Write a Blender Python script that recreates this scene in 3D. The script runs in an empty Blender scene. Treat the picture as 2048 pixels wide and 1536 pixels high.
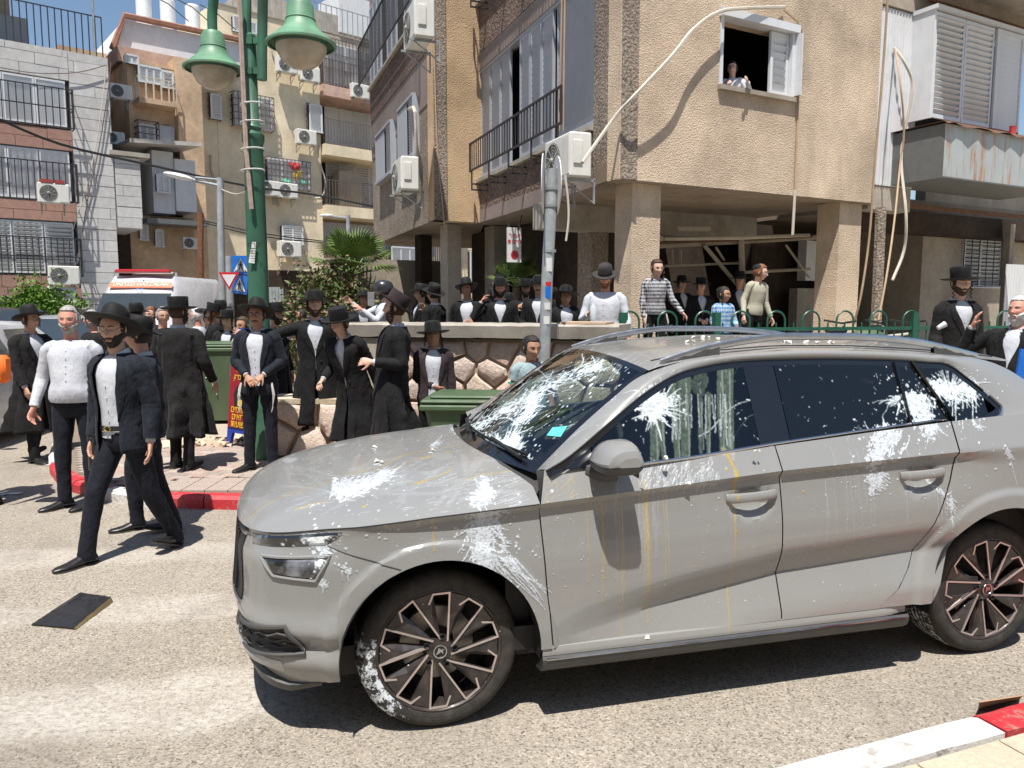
import bpy, bmesh, math, random
import numpy as np
from mathutils import Vector, Matrix, noise, Euler
random.seed(7); np.random.seed(7)
R = math.radians
V = Vector
SC = bpy.context.scene
COL = SC.collection
FPX, PITCH, CAMH = 1518.3, 0.10375, 1.685
cd = bpy.data.cameras.new('camera'); cam = bpy.data.objects.new('camera', cd); COL.objects.link(cam)
cam.location = (0, 0, CAMH); cam.rotation_euler = (math.pi/2-PITCH, 0, 0)
cd.sensor_width = 36; cd.lens = FPX/2048*36; cd.clip_start = .05; cd.clip_end = 800
SC.camera = cam
SC.render.resolution_x = 1024; SC.render.resolution_y = 768
w = bpy.data.worlds.new('World'); SC.world = w; w.use_nodes = True
nt = w.node_tree; nt.nodes.clear()
sky = nt.nodes.new('ShaderNodeTexSky'); sky.sky_type = 'NISHITA'; sky.sun_disc = False
SUN_EL, SUN_AZ = 68, 9          # elevation; shadows run away from the camera, slightly to the right
sky.sun_elevation = R(SUN_EL); sky.sun_rotation = R(180+SUN_AZ); sky.air_density = 1.1; sky.dust_density = .6; sky.ozone_density = 2.0
bg = nt.nodes.new('ShaderNodeBackground'); bg.inputs['Strength'].default_value = .085
wo = nt.nodes.new('ShaderNodeOutputWorld')
nt.links.new(sky.outputs[0], bg.inputs[0]); nt.links.new(bg.outputs[0], wo.inputs[0])
sd = bpy.data.lights.new('sun', 'SUN'); sun = bpy.data.objects.new('sun', sd); COL.objects.link(sun)
sd.energy = 4.9; sd.angle = R(.53); sd.color = (1, .955, .89)
ld = V((math.sin(R(SUN_AZ))*math.cos(R(SUN_EL)), math.cos(R(SUN_AZ))*math.cos(R(SUN_EL)), -math.sin(R(SUN_EL))))
sun.rotation_euler = ld.to_track_quat('-Z', 'Y').to_euler(); sun.location = (0, 0, 30)
SC.view_settings.view_transform = 'Standard'; SC.view_settings.look = 'None'
SC.view_settings.exposure = .58; SC.view_settings.gamma = 1; SC.view_settings.use_curve_mapping = False
CP, SP = math.cos(PITCH), math.sin(PITCH)
def ray(px, py):
 x = (px-1024)/FPX; y = -(py-768)/FPX
 return V((x, CP+y*SP, -SP+y*CP))
CAM = V((0, 0, CAMH))
def G(px, py, z=0):
 d = ray(px, py); return CAM+d*((z-CAMH)/d.z)
def D(px, py, Y):
 d = ray(px, py); return CAM+d*(Y/d.y)
def srgb(r, g, b):
 f = lambda c: (c/255/12.92) if c/255 <= .04045 else ((c/255+.055)/1.055)**2.4
 return (f(r), f(g), f(b))
class NT:
 def __init__(s, name):
  s.m = bpy.data.materials.new(name); s.m.use_nodes = True; s.t = s.m.node_tree
  s.b = s.t.nodes['Principled BSDF']; s.o = s.t.nodes['Material Output']; s._c = None
 def n(s, typ, **kw):
  nd = s.t.nodes.new(typ)
  for k, v in kw.items():
   if k.startswith('i_'):
    key = k[2:]; key = int(key) if key.isdigit() else key.replace('_', ' ')
    s.set(nd.inputs[key], v)
   else: setattr(nd, k, v)
  return nd
 def set(s, inp, v):
  if isinstance(v, bpy.types.NodeSocket): s.t.links.new(v, inp)
  elif isinstance(v, bpy.types.Node): s.t.links.new(v.outputs[0], inp)
  elif isinstance(v, tuple) and len(v) == 3 and inp.type == 'RGBA': inp.default_value = (*v, 1)
  else: inp.default_value = v
 def co(s, kind='Object'):
  if s._c is None: s._c = s.t.nodes.new('ShaderNodeTexCoord')
  return s._c.outputs[kind]
 def pos(s):
  return s.n('ShaderNodeNewGeometry').outputs['Position']
 def noise(s, scale, detail=3, rough=.5, vec=None, out=0):
  nd = s.n('ShaderNodeTexNoise', i_Scale=scale, i_Detail=detail, i_Roughness=rough)
  s.set(nd.inputs['Vector'], vec if vec is not None else s.co()); return nd.outputs[out]
 def vor(s, scale, vec=None, feature='F1', out='Distance', rnd=1):
  nd = s.n('ShaderNodeTexVoronoi', feature=feature, i_Scale=scale); nd.inputs['Randomness'].default_value = rnd
  s.set(nd.inputs['Vector'], vec if vec is not None else s.co()); return nd.outputs[out]
 def ramp(s, fac, stops, interp='LINEAR'):
  nd = s.n('ShaderNodeValToRGB'); cr = nd.color_ramp; cr.interpolation = interp
  while len(cr.elements) < len(stops): cr.elements.new(.5)
  for e, (p, c) in zip(cr.elements, stops):
   e.position = p; e.color = (*c, 1) if isinstance(c, tuple) else (c, c, c, 1)
  s.set(nd.inputs[0], fac); return nd.outputs[0]
 def mix(s, fac, a, b, mode='MIX'):
  nd = s.n('ShaderNodeMix', data_type='RGBA', blend_type=mode)
  s.set(nd.inputs[0], fac); s.set(nd.inputs[6], a); s.set(nd.inputs[7], b); return nd.outputs[2]
 def math(s, op, a, b=0, c=None, clamp=False):
  nd = s.n('ShaderNodeMath', operation=op); nd.use_clamp = clamp
  s.set(nd.inputs[0], a); s.set(nd.inputs[1], b)
  if c is not None: s.set(nd.inputs[2], c)
  return nd.outputs[0]
 def mr(s, v, a, b, c=0, d=1):
  nd = s.n('ShaderNodeMapRange'); 
  for i, x in enumerate((v, a, b, c, d)): s.set(nd.inputs[i], x)
  return nd.outputs[0]
 def mapping(s, scale=(1, 1, 1), loc=(0, 0, 0), rot=(0, 0, 0), vec=None):
  nd = s.n('ShaderNodeMapping'); nd.inputs['Scale'].default_value = scale; nd.inputs['Location'].default_value = loc; nd.inputs['Rotation'].default_value = rot
  s.set(nd.inputs['Vector'], vec if vec is not None else s.co()); return nd.outputs[0]
 def sep(s, v):
  nd = s.n('ShaderNodeSeparateXYZ'); s.set(nd.inputs[0], v); return nd.outputs
 def bump(s, h, strength=.3, dist=.01, normal=None):
  nd = s.n('ShaderNodeBump'); nd.inputs['Strength'].default_value = strength; nd.inputs['Distance'].default_value = dist
  s.set(nd.inputs['Height'], h)
  if normal is not None: s.set(nd.inputs['Normal'], normal)
  s.t.links.new(nd.outputs[0], s.b.inputs['Normal']); return nd.outputs[0]
 def base(s, c=None, rough=None, metal=None, spec=None, coat=None):
  for k, v in (('Base Color', c), ('Roughness', rough), ('Metallic', metal), ('Specular IOR Level', spec), ('Coat Weight', coat)):
   if v is not None: s.set(s.b.inputs[k], v)
  return s
def mul(c, k): return tuple(min(1, x*k) for x in c)
def plain(name, c, rough=.6, metal=0, var=.12, scale=6, bump=0, bscale=80, spec=.5, coat=0, dirt=0, bdist=.004):
 """solid colour with slow variation, fine relief and optional dirt"""
 s = NT(name); nz = s.noise(scale, 5, .6)
 col = s.mix(s.mr(nz, .3, .7), mul(c, 1-var), mul(c, 1+var))
 if dirt:
  d = s.ramp(s.noise(scale*.6, 8, .7, s.mapping((1, 1, .35))), [(.45, 0.0), (.72, 1.0)])
  col = s.mix(s.math('MULTIPLY', d, dirt), col, mul((.16, .13, .10), 1))
 s.base(col, s.mr(s.noise(scale*3, 3), .2, .8, max(.03, rough-.08), min(1, rough+.08)), metal, spec, coat)
 if bump: s.bump(s.noise(bscale, 3, .6), bump, bdist)
 return s.m
M = {}
class MB:
 def __init__(s): s.v = []; s.f = []; s.mi = []; s.cur = 0; s.uv = None
 def add(s, vs, fs):
  b = len(s.v); s.v += [tuple(p) for p in vs]; s.f += [tuple(i+b for i in f) for f in fs]; s.mi += [s.cur]*len(fs); return b
 def box(s, c, d, rot=None, bev=0):
  x, y, z = [k/2 for k in d]
  M3 = rot if rot is not None else Matrix.Identity(3); c = V(c)
  if bev:
   b = bev; vs = []; 
   pts = []
   for sx in (-1, 1):
    for sy in (-1, 1):
     for sz in (-1, 1):
      pts.append(V((sx*(x-b), sy*(y-b), sz*z))); pts.append(V((sx*(x-b), sy*y, sz*(z-b)))); pts.append(V((sx*x, sy*(y-b), sz*(z-b))))
   bm = bmesh.new()
   for p in pts: bm.verts.new(c+M3@p)
   r = bmesh.ops.convex_hull(bm, input=bm.verts); bmesh.ops.dissolve_limit(bm, angle_limit=.02, verts=bm.verts, edges=bm.edges)
   bm.verts.index_update(); s.add([v.co for v in bm.verts], [[v.index for v in f.verts] for f in bm.faces]); bm.free(); return s
  vs = [c+M3@V((sx*x, sy*y, sz*z)) for sx in (-1, 1) for sy in (-1, 1) for sz in (-1, 1)]
  s.add(vs, [(0, 1, 3, 2), (4, 6, 7, 5), (0, 4, 5, 1), (2, 3, 7, 6), (0, 2, 6, 4), (1, 5, 7, 3)]); return s
 def tube(s, pts, rad, n=8, caps=True, flat=1.0, up=None):
  pts = [V(p) for p in pts]; m = len(pts)
  if not hasattr(rad, '__len__'): rad = [rad]*m
  prev = None; rings = []
  for i, p in enumerate(pts):
   t = (pts[min(i+1, m-1)]-pts[max(i-1, 0)]).normalized()
   if prev is None:
    u = V(up) if up is not None else (V((0, 0, 1)) if abs(t.z) < .9 else V((0, 1, 0)))
   else: u = prev
   a = (u-t*u.dot(t)).normalized(); prev = a; b = t.cross(a)
   r = rad[i]; ra, rb = (r if hasattr(r, '__len__') else (r, r*flat))
   rings.append([p+a*(math.cos(2*math.pi*k/n)*ra)+b*(math.sin(2*math.pi*k/n)*rb) for k in range(n)])
  base = len(s.v); s.v += [tuple(q) for r in rings for q in r]; f = []
  for i in range(m-1):
   for k in range(n): f.append((base+i*n+k, base+i*n+(k+1) % n, base+(i+1)*n+(k+1) % n, base+(i+1)*n+k))
  if caps: f.append(tuple(base+k for k in range(n))[::-1]); f.append(tuple(base+(m-1)*n+k for k in range(n)))
  s.f += f; s.mi += [s.cur]*len(f); return s
 def lathe(s, prof, n=24, c=(0, 0, 0), M3=None, a0=0, a1=2*math.pi, cap=False):
  M3 = M3 or Matrix.Identity(3); c = V(c); full = abs(a1-a0-2*math.pi) < 1e-6; nn = n if full else n+1
  base = len(s.v)
  for r, z in prof:
   for k in range(nn):
    a = a0+(a1-a0)*k/n; s.v.append(tuple(c+M3@V((r*math.cos(a), r*math.sin(a), z))))
  f = []
  for i in range(len(prof)-1):
   for k in range(n):
    k2 = (k+1) % nn if full else k+1
    f.append((base+i*nn+k, base+i*nn+k2, base+(i+1)*nn+k2, base+(i+1)*nn+k))
  if cap: f.append(tuple(base+k for k in range(nn))[::-1]); f.append(tuple(base+(len(prof)-1)*nn+k for k in range(nn)))
  s.f += f; s.mi += [s.cur]*len(f); return s
 def grid(s, P, closed=False):
  """P[i][j] grid of points"""
  h = len(P); wd = len(P[0]); base = s.add([p for r in P for p in r], [])
  for i in range(h-1):
   for j in range(wd-(0 if closed else 1)):
    j2 = (j+1) % wd; s.f.append((base+i*wd+j, base+i*wd+j2, base+(i+1)*wd+j2, base+(i+1)*wd+j)); s.mi.append(s.cur)
  return s
 def prism(s, poly, d):
  """poly: list of 3D points (planar), d: extrusion vector"""
  n = len(poly); d = V(d); a = [V(p) for p in poly]; b = [p+d for p in a]
  s.add(a+b, [tuple(range(n))[::-1], tuple(range(n, 2*n))]+[(i, (i+1) % n, n+(i+1) % n, n+i) for i in range(n)]); return s
 def sphere(s, c, r, n=12, m=8, M3=None):
  rx, ry, rz = r if hasattr(r, '__len__') else (r, r, r); M3 = M3 or Matrix.Identity(3); c = V(c)
  vs = [c+M3@V((0, 0, -rz))]; fs = []
  for i in range(1, m):
   t = -math.pi/2+math.pi*i/m
   for k in range(n):
    a = 2*math.pi*k/n; vs.append(c+M3@V((rx*math.cos(t)*math.cos(a), ry*math.cos(t)*math.sin(a), rz*math.sin(t))))
  vs.append(c+M3@V((0, 0, rz)))
  for k in range(n): fs.append((0, 1+(k+1) % n, 1+k)); fs.append((len(vs)-1, len(vs)-1-n+k, len(vs)-1-n+(k+1) % n))
  for i in range(m-2):
   for k in range(n): fs.append((1+i*n+k, 1+i*n+(k+1) % n, 1+(i+1)*n+(k+1) % n, 1+(i+1)*n+k))
  s.add(vs, fs); return s
 def build(s, name, mat, parent=None, smooth=False, world=True, label=None, kind=None, fix=True, **kw):
  me = bpy.data.meshes.new(name); vs = s.v
  if parent is not None and world:
   mi = root_mat(parent).inverted(); vs = [tuple(mi @ V(p)) for p in vs]
  me.from_pydata(vs, [], s.f)
  mats = mat if isinstance(mat, (list, tuple)) else [mat]
  for m in mats: me.materials.append(M[m] if isinstance(m, str) else m)
  if len(mats) > 1: me.polygons.foreach_set('material_index', s.mi)
  if smooth == 'auto' or smooth is True: me.polygons.foreach_set('use_smooth', [True]*len(me.polygons))
  me.update()
  if fix:
   bm = bmesh.new(); bm.from_mesh(me); bmesh.ops.recalc_face_normals(bm, faces=bm.faces); bm.to_mesh(me); bm.free()
  if smooth == 'auto': me.set_sharp_from_angle(angle=R(38))
  o = bpy.data.objects.new(name, me); COL.objects.link(o)
  if parent is not None: o.parent = parent
  if label: o['label'] = label
  if kind: o['kind'] = kind
  for k, v in kw.items(): o[k] = v
  return o
_RM = {}
def root_mat(o):
 m = Matrix.LocRotScale(o.location, o.rotation_euler, o.scale)
 return root_mat(o.parent) @ m if o.parent else m
def thing(name, label, cat, loc=(0, 0, 0), rz=0, group=None, rot=None):
 o = bpy.data.objects.new(name, None); COL.objects.link(o); o.location = loc
 o.rotation_euler = rot if rot else (0, 0, rz); o.empty_display_size = .1
 o['label'] = label; o['category'] = cat
 if group: o['group'] = group
 return o
def tag(o, label, cat, group=None, kind=None):
 if label: o['label'] = label
 if cat: o['category'] = cat
 if group: o['group'] = group
 if kind: o['kind'] = kind
 return o
def copy_obj(o, parent=None):
 c = o.copy(); COL.objects.link(c); c.parent = parent; return c
CHILD = {}
def copy_tree(root, loc, rz=None, label=None, group=None, scale=None):
 def rec(o, par):
  c = copy_obj(o, par)
  for ch in o.children: rec(ch, c)
  return c
 r = rec(root, None); r.location = loc
 if rz is not None: r.rotation_euler = (0, 0, rz)
 if scale: r.scale = scale
 if label: r['label'] = label
 if group: r['group'] = group
 return r
def inst(src, name, parent=None, loc=None, rot=None):
 o = bpy.data.objects.new(name, src.data); COL.objects.link(o); o.parent = parent
 if loc is not None: o.location = loc
 if rot is not None: o.rotation_euler = rot
 return o
def curve_tube(name, pts, r, mat, parent=None, label=None, cat=None, n=6, sub=4, group=None, kind=None):
 """smooth cable through points (Catmull-Rom)"""
 P = [V(p) for p in pts]; out = []
 if len(P) > 2:
  Q = [P[0]*2-P[1]]+P+[P[-1]*2-P[-2]]
  for i in range(1, len(Q)-2):
   for k in range(sub):
    t = k/sub; a, b, c, d = Q[i-1], Q[i], Q[i+1], Q[i+2]
    out.append(.5*((2*b)+(-a+c)*t+(2*a-5*b+4*c-d)*t*t+(-a+3*b-3*c+d)*t*t*t))
  out.append(P[-1])
 else: out = P
 o = MB().tube(out, r, n).build(name, mat, parent, smooth='auto')
 return tag(o, label, cat, group, kind)
class Facade:
 """vertical plane; u runs along dir (to image right), z up, off towards the camera"""
 def __init__(s, org, az, flip=1):
  s.o = V((org[0], org[1], 0)); a = R(az); s.d = V((math.sin(a), math.cos(a), 0)); n = V((math.cos(a), -math.sin(a), 0))
  s.n = n*flip; s.M3 = Matrix((s.d, -s.n, V((0, 0, 1)))).transposed(); s.rz = math.atan2(s.d.y, s.d.x)
 def pt(s, u, z, off=0): p = s.o+s.d*u+s.n*off; return V((p.x, p.y, z))
 def hit(s, px, py, off=0):
  d = ray(px, py); o = s.o+s.n*off; t = ((o-CAM).dot(s.n))/(d.dot(s.n)); p = CAM+d*t
  return ((p-s.o).dot(s.d), p.z)
 def box(s, mb, u0, u1, z0, z1, o0, o1, bev=0):
  c = s.pt((u0+u1)/2, (z0+z1)/2, (o0+o1)/2)
  mb.box(c, (abs(u1-u0), abs(o1-o0), abs(z1-z0)), s.M3, bev); return mb
 def wall(s, mb, u0, u1, z0, z1, holes, o0=-.2, o1=0):
  us = sorted({u0, u1, *[h[0] for h in holes], *[h[1] for h in holes]}); us = [u for u in us if u0 <= u <= u1]
  for a, b in zip(us, us[1:]):
   if b-a < 1e-4: continue
   m = (a+b)/2; hs = sorted([(max(h[2], z0), min(h[3], z1)) for h in holes if h[0] < m < h[1] and h[3] > z0 and h[2] < z1]); z = z0
   for q0, q1 in hs:
    if q0 > z+1e-4: s.box(mb, a, b, z, q0, o0, o1)
    z = max(z, q1)
   if z < z1-1e-4: s.box(mb, a, b, z, z1, o0, o1)
  return mb
# ================================================================ ground materials
def mk_asphalt():
 s = NT('asphalt'); P = s.pos()
 vo = s.vor(125, P, out='Color'); g = s.sep(vo)[0]
 agg = s.ramp(g, [(0, (.12, .105, .088)), (.10, (.22, .195, .16)), (.3, (.30, .262, .212)), (.6, (.34, .298, .242)), (.85, (.385, .34, .28)), (1, (.47, .42, .355))])
 fine = s.ramp(s.noise(420, 2, .7, P), [(.3, .72), (.7, 1.2)])
 col = s.mix(1, agg, fine, 'MULTIPLY')
 big = s.ramp(s.noise(.55, 6, .6, P), [(.3, .78), (.5, .95), (.72, 1.1)])
 col = s.mix(1, col, big, 'MULTIPLY')
 pit = s.ramp(s.vor(48, P), [(.0, 1.0), (.17, 0.0)]); pn = s.ramp(s.noise(30, 2, .5, P), [(.5, 0.), (.6, 1.)])
 col = s.mix(s.math('MULTIPLY', s.math('MULTIPLY', pit, pn), .6), col, (.085, .08, .075))
 dark = s.ramp(s.noise(1.3, 5, .65, s.mapping((1, .5, 1), (3, 1, 0), vec=P)), [(.5, 0.), (.68, .45)])
 col = s.mix(dark, col, (.20, .18, .15))
 sx = s.sep(P); X, Y = sx[0], sx[1]
 wob = s.math('MULTIPLY', s.math('SUBTRACT', s.noise(1.6, 5, .7, P), .5), .55)
 Yw = s.math('ADD', s.math('ADD', Y, wob), s.math('MULTIPLY', X, -.16))
 m = None
 for a, b, x0, x1, k in ((2.98, 3.62, -9, -.85, 1), (4.2, 4.62, -9, -1.2, .8), (5.15, 5.65, -9, -1.1, .75), (6.2, 6.5, -9, -4.4, .35)):
  cy = s.math('SUBTRACT', 1, s.math('DIVIDE', s.math('ABSOLUTE', s.math('SUBTRACT', Yw, (a+b)/2)), (b-a)/2), clamp=True)
  cx = s.math('MULTIPLY', s.math('SUBTRACT', x1+.2, X), 3, clamp=True)
  q = s.math('MULTIPLY', s.math('MULTIPLY', s.math('MULTIPLY', cy, 2.0, clamp=True), cx), k)
  m = q if m is None else s.math('MAXIMUM', m, q)
 wear = s.ramp(s.noise(26, 6, .8, s.mapping((1, 1.5, 1), vec=P)), [(.36, 0.), (.6, 1.)])
 wear = s.math('MULTIPLY', s.math('MULTIPLY', m, wear), s.ramp(s.noise(2.2, 4, .6, P), [(.3, .3), (.6, 1.)]))
 col = s.mix(s.math('MULTIPLY', wear, .75), col, (.55, .52, .47))
 sp = s.ramp(s.noise(3.1, 3, .5, s.mapping((1, 1, 1), (9, 4, 0), vec=P)), [(.66, 0.), (.74, .35)])
 col = s.mix(s.math('MULTIPLY', sp, s.ramp(s.noise(40, 4, .7, P), [(.4, 0.), (.6, 1.)])), col, (.62, .56, .48))
 cr = s.ramp(s.vor(.7, s.mix(.12, P, s.noise(3, 4, .6, P, out=1)), 'DISTANCE_TO_EDGE'), [(.0, .25), (.005, 0.)])
 col = s.mix(cr, col, (.08, .075, .07))
 s.base(col, .88, spec=.3)
 h = s.math('ADD', s.math('MULTIPLY', g, .6), s.math('MULTIPLY', s.noise(300, 3, .6, P), .5))
 s.bump(h, .55, .006); return s.m
def mk_ground(name, c, c2, scale=1.2, grain=60):
 s = NT(name); P = s.pos()
 col = s.mix(s.ramp(s.noise(scale, 7, .65, P), [(.35, 0.), (.65, 1.)]), c, c2)
 col = s.mix(1, col, s.ramp(s.noise(grain, 4, .7, P), [(.25, .72), (.75, 1.2)]), 'MULTIPLY')
 s.base(col, .92, spec=.25); s.bump(s.noise(grain*1.6, 4, .7, P), .5, .01); return s.m
def mk_paver(name, base, var=.2):
 s = NT(name); oi = s.n('ShaderNodeObjectInfo').outputs['Random']; P = s.pos()
 col = s.ramp(oi, [(0, mul(base, 1-var)), (.35, mul(base, 1)), (.65, (base[0]*1.05, base[1]*.86, base[2]*.8)), (1, mul(base, 1+var))])
 col = s.mix(1, col, s.ramp(s.noise(70, 5, .7, P), [(.25, .7), (.75, 1.18)]), 'MULTIPLY')
 col = s.mix(s.ramp(s.noise(2.2, 6, .7, P), [(.45, 0.), (.7, .5)]), col, (.36, .31, .25))
 s.base(col, .85, spec=.3); s.bump(s.noise(160, 4, .7, P), .5, .004); return s.m
def mk_kerb(name, base, under=(.46, .42, .36), lvl=.52, f=0.0):
 s = NT(name); P = s.pos(); ch = s.ramp(s.noise(14, 7, .75, P), [(lvl, 0.), (lvl+.1, 1.)])
 b = s.mix(s.ramp(s.noise(5, 4, .6, P), [(.3, 0.), (.7, 1.)]), mul(base, .8), base)
 u = s.mix(s.noise(60, 4, .7, P), mul(under, .65), mul(under, 1.25))
 s.base(s.mix(ch, b, u), s.mix(ch, (.5,)*3, (.85,)*3)); s.bump(s.math('SUBTRACT', s.noise(50, 6, .7, P), s.math('MULTIPLY', ch, .6)), .6, .008); return s.m
M['asphalt'] = mk_asphalt()
M['earth'] = mk_ground('earth', (.42, .34, .24), (.56, .48, .37))
M['dusty'] = mk_ground('dusty paving', (.36, .31, .24), (.46, .40, .32), .8)
M['paver'] = mk_paver('paver', (.37, .315, .275))
M['paver_joint'] = plain('paver joint', (.2, .16, .12), .95, bump=.5)
M['slab'] = mk_paver('beige slab', (.52, .45, .34), .08)
M['slab_red'] = mk_paver('reddish slab', (.36, .24, .2), .1)
M['tactile'] = mk_paver('tactile tile', (.36, .35, .32), .08)
M['kerb_red'] = mk_kerb('red kerb paint', (.56, .035, .045), (.42, .22, .18), .54)
M['kerb_white'] = mk_kerb('white kerb paint', (.72, .70, .66), (.40, .37, .33), .55)
M['concrete'] = plain('concrete', (.36, .33, .28), .85, var=.25, scale=3, bump=.6, bscale=60, dirt=.35)
# ================================================================ ground
g = MB(); g.add([(-150, -40, 0), (150, -40, 0), (150, 300, 0), (-150, 300, 0)], [(0, 1, 2, 3)])
g.build('road', 'asphalt', kind='structure')
KZ = .11
kp = [V((-6.6, 11.2, 0)), V((-5.7, 9.4, 0)), V((-5.15, 8.35, 0)), V((-4.75, 7.65, 0)), V((-4.3, 7.05, 0)), V((-3.75, 6.55, 0)), V((-3.1, 6.24, 0)), V((-2.45, 6.14, 0)), V((-1.7, 6.1, 0)), V((-.6, 6.1, 0)), V((.8, 6.2, 0)), V((2.5, 6.5, 0)), V((5, 7.0, 0)), V((9, 7.9, 0)), V((16, 9.8, 0))]
def densify(P, step):
 Q = [P[0]*2-P[1]]+P+[P[-1]*2-P[-2]]; out = []
 for i in range(1, len(Q)-2):
  a, b, c, d = Q[i-1], Q[i], Q[i+1], Q[i+2]; n = max(1, int((c-b).length/.05))
  for k in range(n):
   t = k/n; out.append(.5*((2*b)+(-a+c)*t+(2*a-5*b+4*c-d)*t*t+(-a+3*b-3*c+d)*t*t*t))
 out.append(P[-1]); res = [out[0]]; acc = 0
 for p, q in zip(out, out[1:]):
  acc += (q-p).length
  if acc >= step: res.append(q); acc = 0
 return res
kl = densify(kp, .5)
def offs(P, i, d):
 a = P[max(i-1, 0)]; b = P[min(i+1, len(P)-1)]; t = (b-a).normalized(); n = V((-t.y, t.x, 0)); return P[i]+n*d
pave = thing('pavement', '', '', (0, 0, 0)); del pave['label'], pave['category']; pave['kind'] = 'structure'
inner = [offs(kl, i, .12) for i in range(len(kl))]
sw = MB(); n = len(kl)
sw.add([(p.x, p.y, KZ-.03) for p in inner]+[(inner[0].x+.5, 40, KZ-.03), (60, 40, KZ-.03), (60, inner[-1].y, KZ-.03)][::-1], [tuple(range(n+3))])
sw.build('pavement_bed', 'paver_joint', pave, kind='structure')
for i in range(n-1):
 a, b, a2, b2 = kl[i], kl[i+1], inner[i], inner[i+1]; g_ = .006
 t = (b-a).normalized()*g_
 mb = MB(); hgt = KZ+random.uniform(-.006, .006)
 a, a2, b, b2 = a+t, a2+t, b-t, b2-t; up = V((0, 0, hgt)); c = (a2-a).normalized()*.025
 lo = V((0, 0, hgt-.03))
 mb.add([a, b, b+lo, a+lo, a+c+up, b+c+up, b2+up, a2+up, a2, b2], [(0, 1, 2, 3), (3, 2, 5, 4), (4, 5, 6, 7), (7, 6, 9, 8), (0, 3, 4, 7, 8), (1, 9, 6, 5, 2)])
 mid = (a+b)/2
 red = (-4.75 < mid.x < -3.55) or (-2.93 < mid.x < -2.0) or (mid.x > -1.2 and int(mid.x/1.5) % 2 == 0)
 mb.build('kerbstone', 'kerb_red' if red else 'kerb_white', pave)
pm = MB().box((0, 0, 0), (.193, .093, .03), bev=.004).build('paver', 'paver', pave); pcount = 0
pmesh = pm; first = True; rest = MB()
def inside(x, y):
 best = 9
 for i in range(n-1):
  a, b = inner[i], inner[i+1]; ab = b-a; t = max(0, min(1, ((x-a.x)*ab.x+(y-a.y)*ab.y)/(ab.x**2+ab.y**2)))
  q = a+ab*t; dd = math.hypot(x-q.x, y-q.y); sgn = ab.x*(y-a.y)-ab.y*(x-a.x)
  if dd < abs(best): best = dd if sgn > 0 else -dd
 return best
TAC = (V((-3.0, 6.85, 0)), V((-1.95, 6.75, 0)))
cands = []
ang = R(-14); ca, sa = math.cos(ang), math.sin(ang)
for iy in range(-2, 34):
 for ix in range(-2, 26):
  lx = ix*.2+(iy % 2)*.1; ly = iy*.1
  x = -4.9+lx*ca-ly*sa; y = 6.1+lx*sa+ly*ca
  if y < 6.0 or y > 8.9 or x > -.9 or inside(x, y) < .1: continue
  if -3.05 < x < -1.9 and y < 6.86+(x+2.4)*-.05 and y > 6.0: continue
  cands.append((x, y))
cands.sort(key=lambda c: math.hypot(c[0]+2.8, c[1]-6.6))
for k, (x, y) in enumerate(cands):
 z = KZ-.017+random.uniform(-.002, .002); rz = ang+random.uniform(-.01, .01)
 if k < 290:
  if first: o = pmesh; first = False
  else: o = inst(pmesh, 'paver', pave)
  o.location = (x, y, z); o.rotation_euler = (random.uniform(-.01, .01), random.uniform(-.01, .01), rz)
 else: rest.box((x, y, z), (.193, .093, .03), Matrix.Rotation(rz, 3, 'Z'))
rest.build('paver_field', 'paver', pave, kind='stuff')
tac = MB()
for ix in range(6):
 for iy in range(4):
  x = -2.93+ix*.2+.1*0; y = 6.28+iy*.155; x -= 0
  if inside(x, y) < .09: continue
  tac.box((x, y, KZ-.016), (.193, .15, .03))
  for a in range(4):
   for b in range(3): tac.lathe([(.017, KZ-.001), (.012, KZ+.004), (0, KZ+.0045)], 6, (x-.072+a*.048, y-.05+b*.05, 0))
tac.build('tactile_tiles', 'tactile', pave, kind='stuff')
fp = MB(); fp.add([(-.9, 6.5, KZ-.006), (30, 8.6, KZ-.006), (30, 30, KZ-.006), (-.9, 9, KZ-.006)], [(0, 1, 2, 3)]); fp.build('pavement_slab', 'dusty', pave, kind='structure')
yard = MB(); yard.add([(-5.2, 9.0, KZ+.004), (-.4, 8.9, KZ+.004), (-.4, 24, .05), (-9.5, 26, .05)], [(0, 1, 2, 3)]); yard.build('dirt_yard', 'dusty', None, kind='structure')
rb = MB()
for k in range(90):
 x = random.uniform(-3.9, -2.6); y = 8.55+random.uniform(-.18, .35); r = random.uniform(.015, .07)*(1 if k > 10 else 1.6)
 c = V((x, y, KZ+r*.4)); bm = bmesh.new()
 for q in range(9): bm.verts.new(c+V((random.uniform(-1, 1), random.uniform(-1, 1), random.uniform(-.6, .6)))*r)
 bmesh.ops.convex_hull(bm, input=bm.verts); bm.verts.index_update(); rb.add([v.co for v in bm.verts if v.link_faces or True], [[v.index for v in f.verts] for f in bm.faces]); bm.free()
M['rubble'] = plain('rubble', (.56, .45, .33), .9, var=.3, scale=9, bump=.6)
rb.build('rubble', 'rubble', None, kind='stuff')
near = thing('near_pavement', '', ''); del near['label'], near['category']; near['kind'] = 'structure'
na, nb = V((.98, 2.5, 0)), V((4.2, 3.72, 0))
t = (nb-na).normalized(); nn = V((t.y, -t.x, 0))
nbed = MB(); q = [na-t*2, nb, nb+nn*3, na-t*2+nn*3]; nbed.add([(p.x, p.y, KZ-.03) for p in q], [(0, 1, 2, 3)]); nbed.build('pavement_bed', 'paver_joint', near, kind='structure')
Lk = .98
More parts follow.
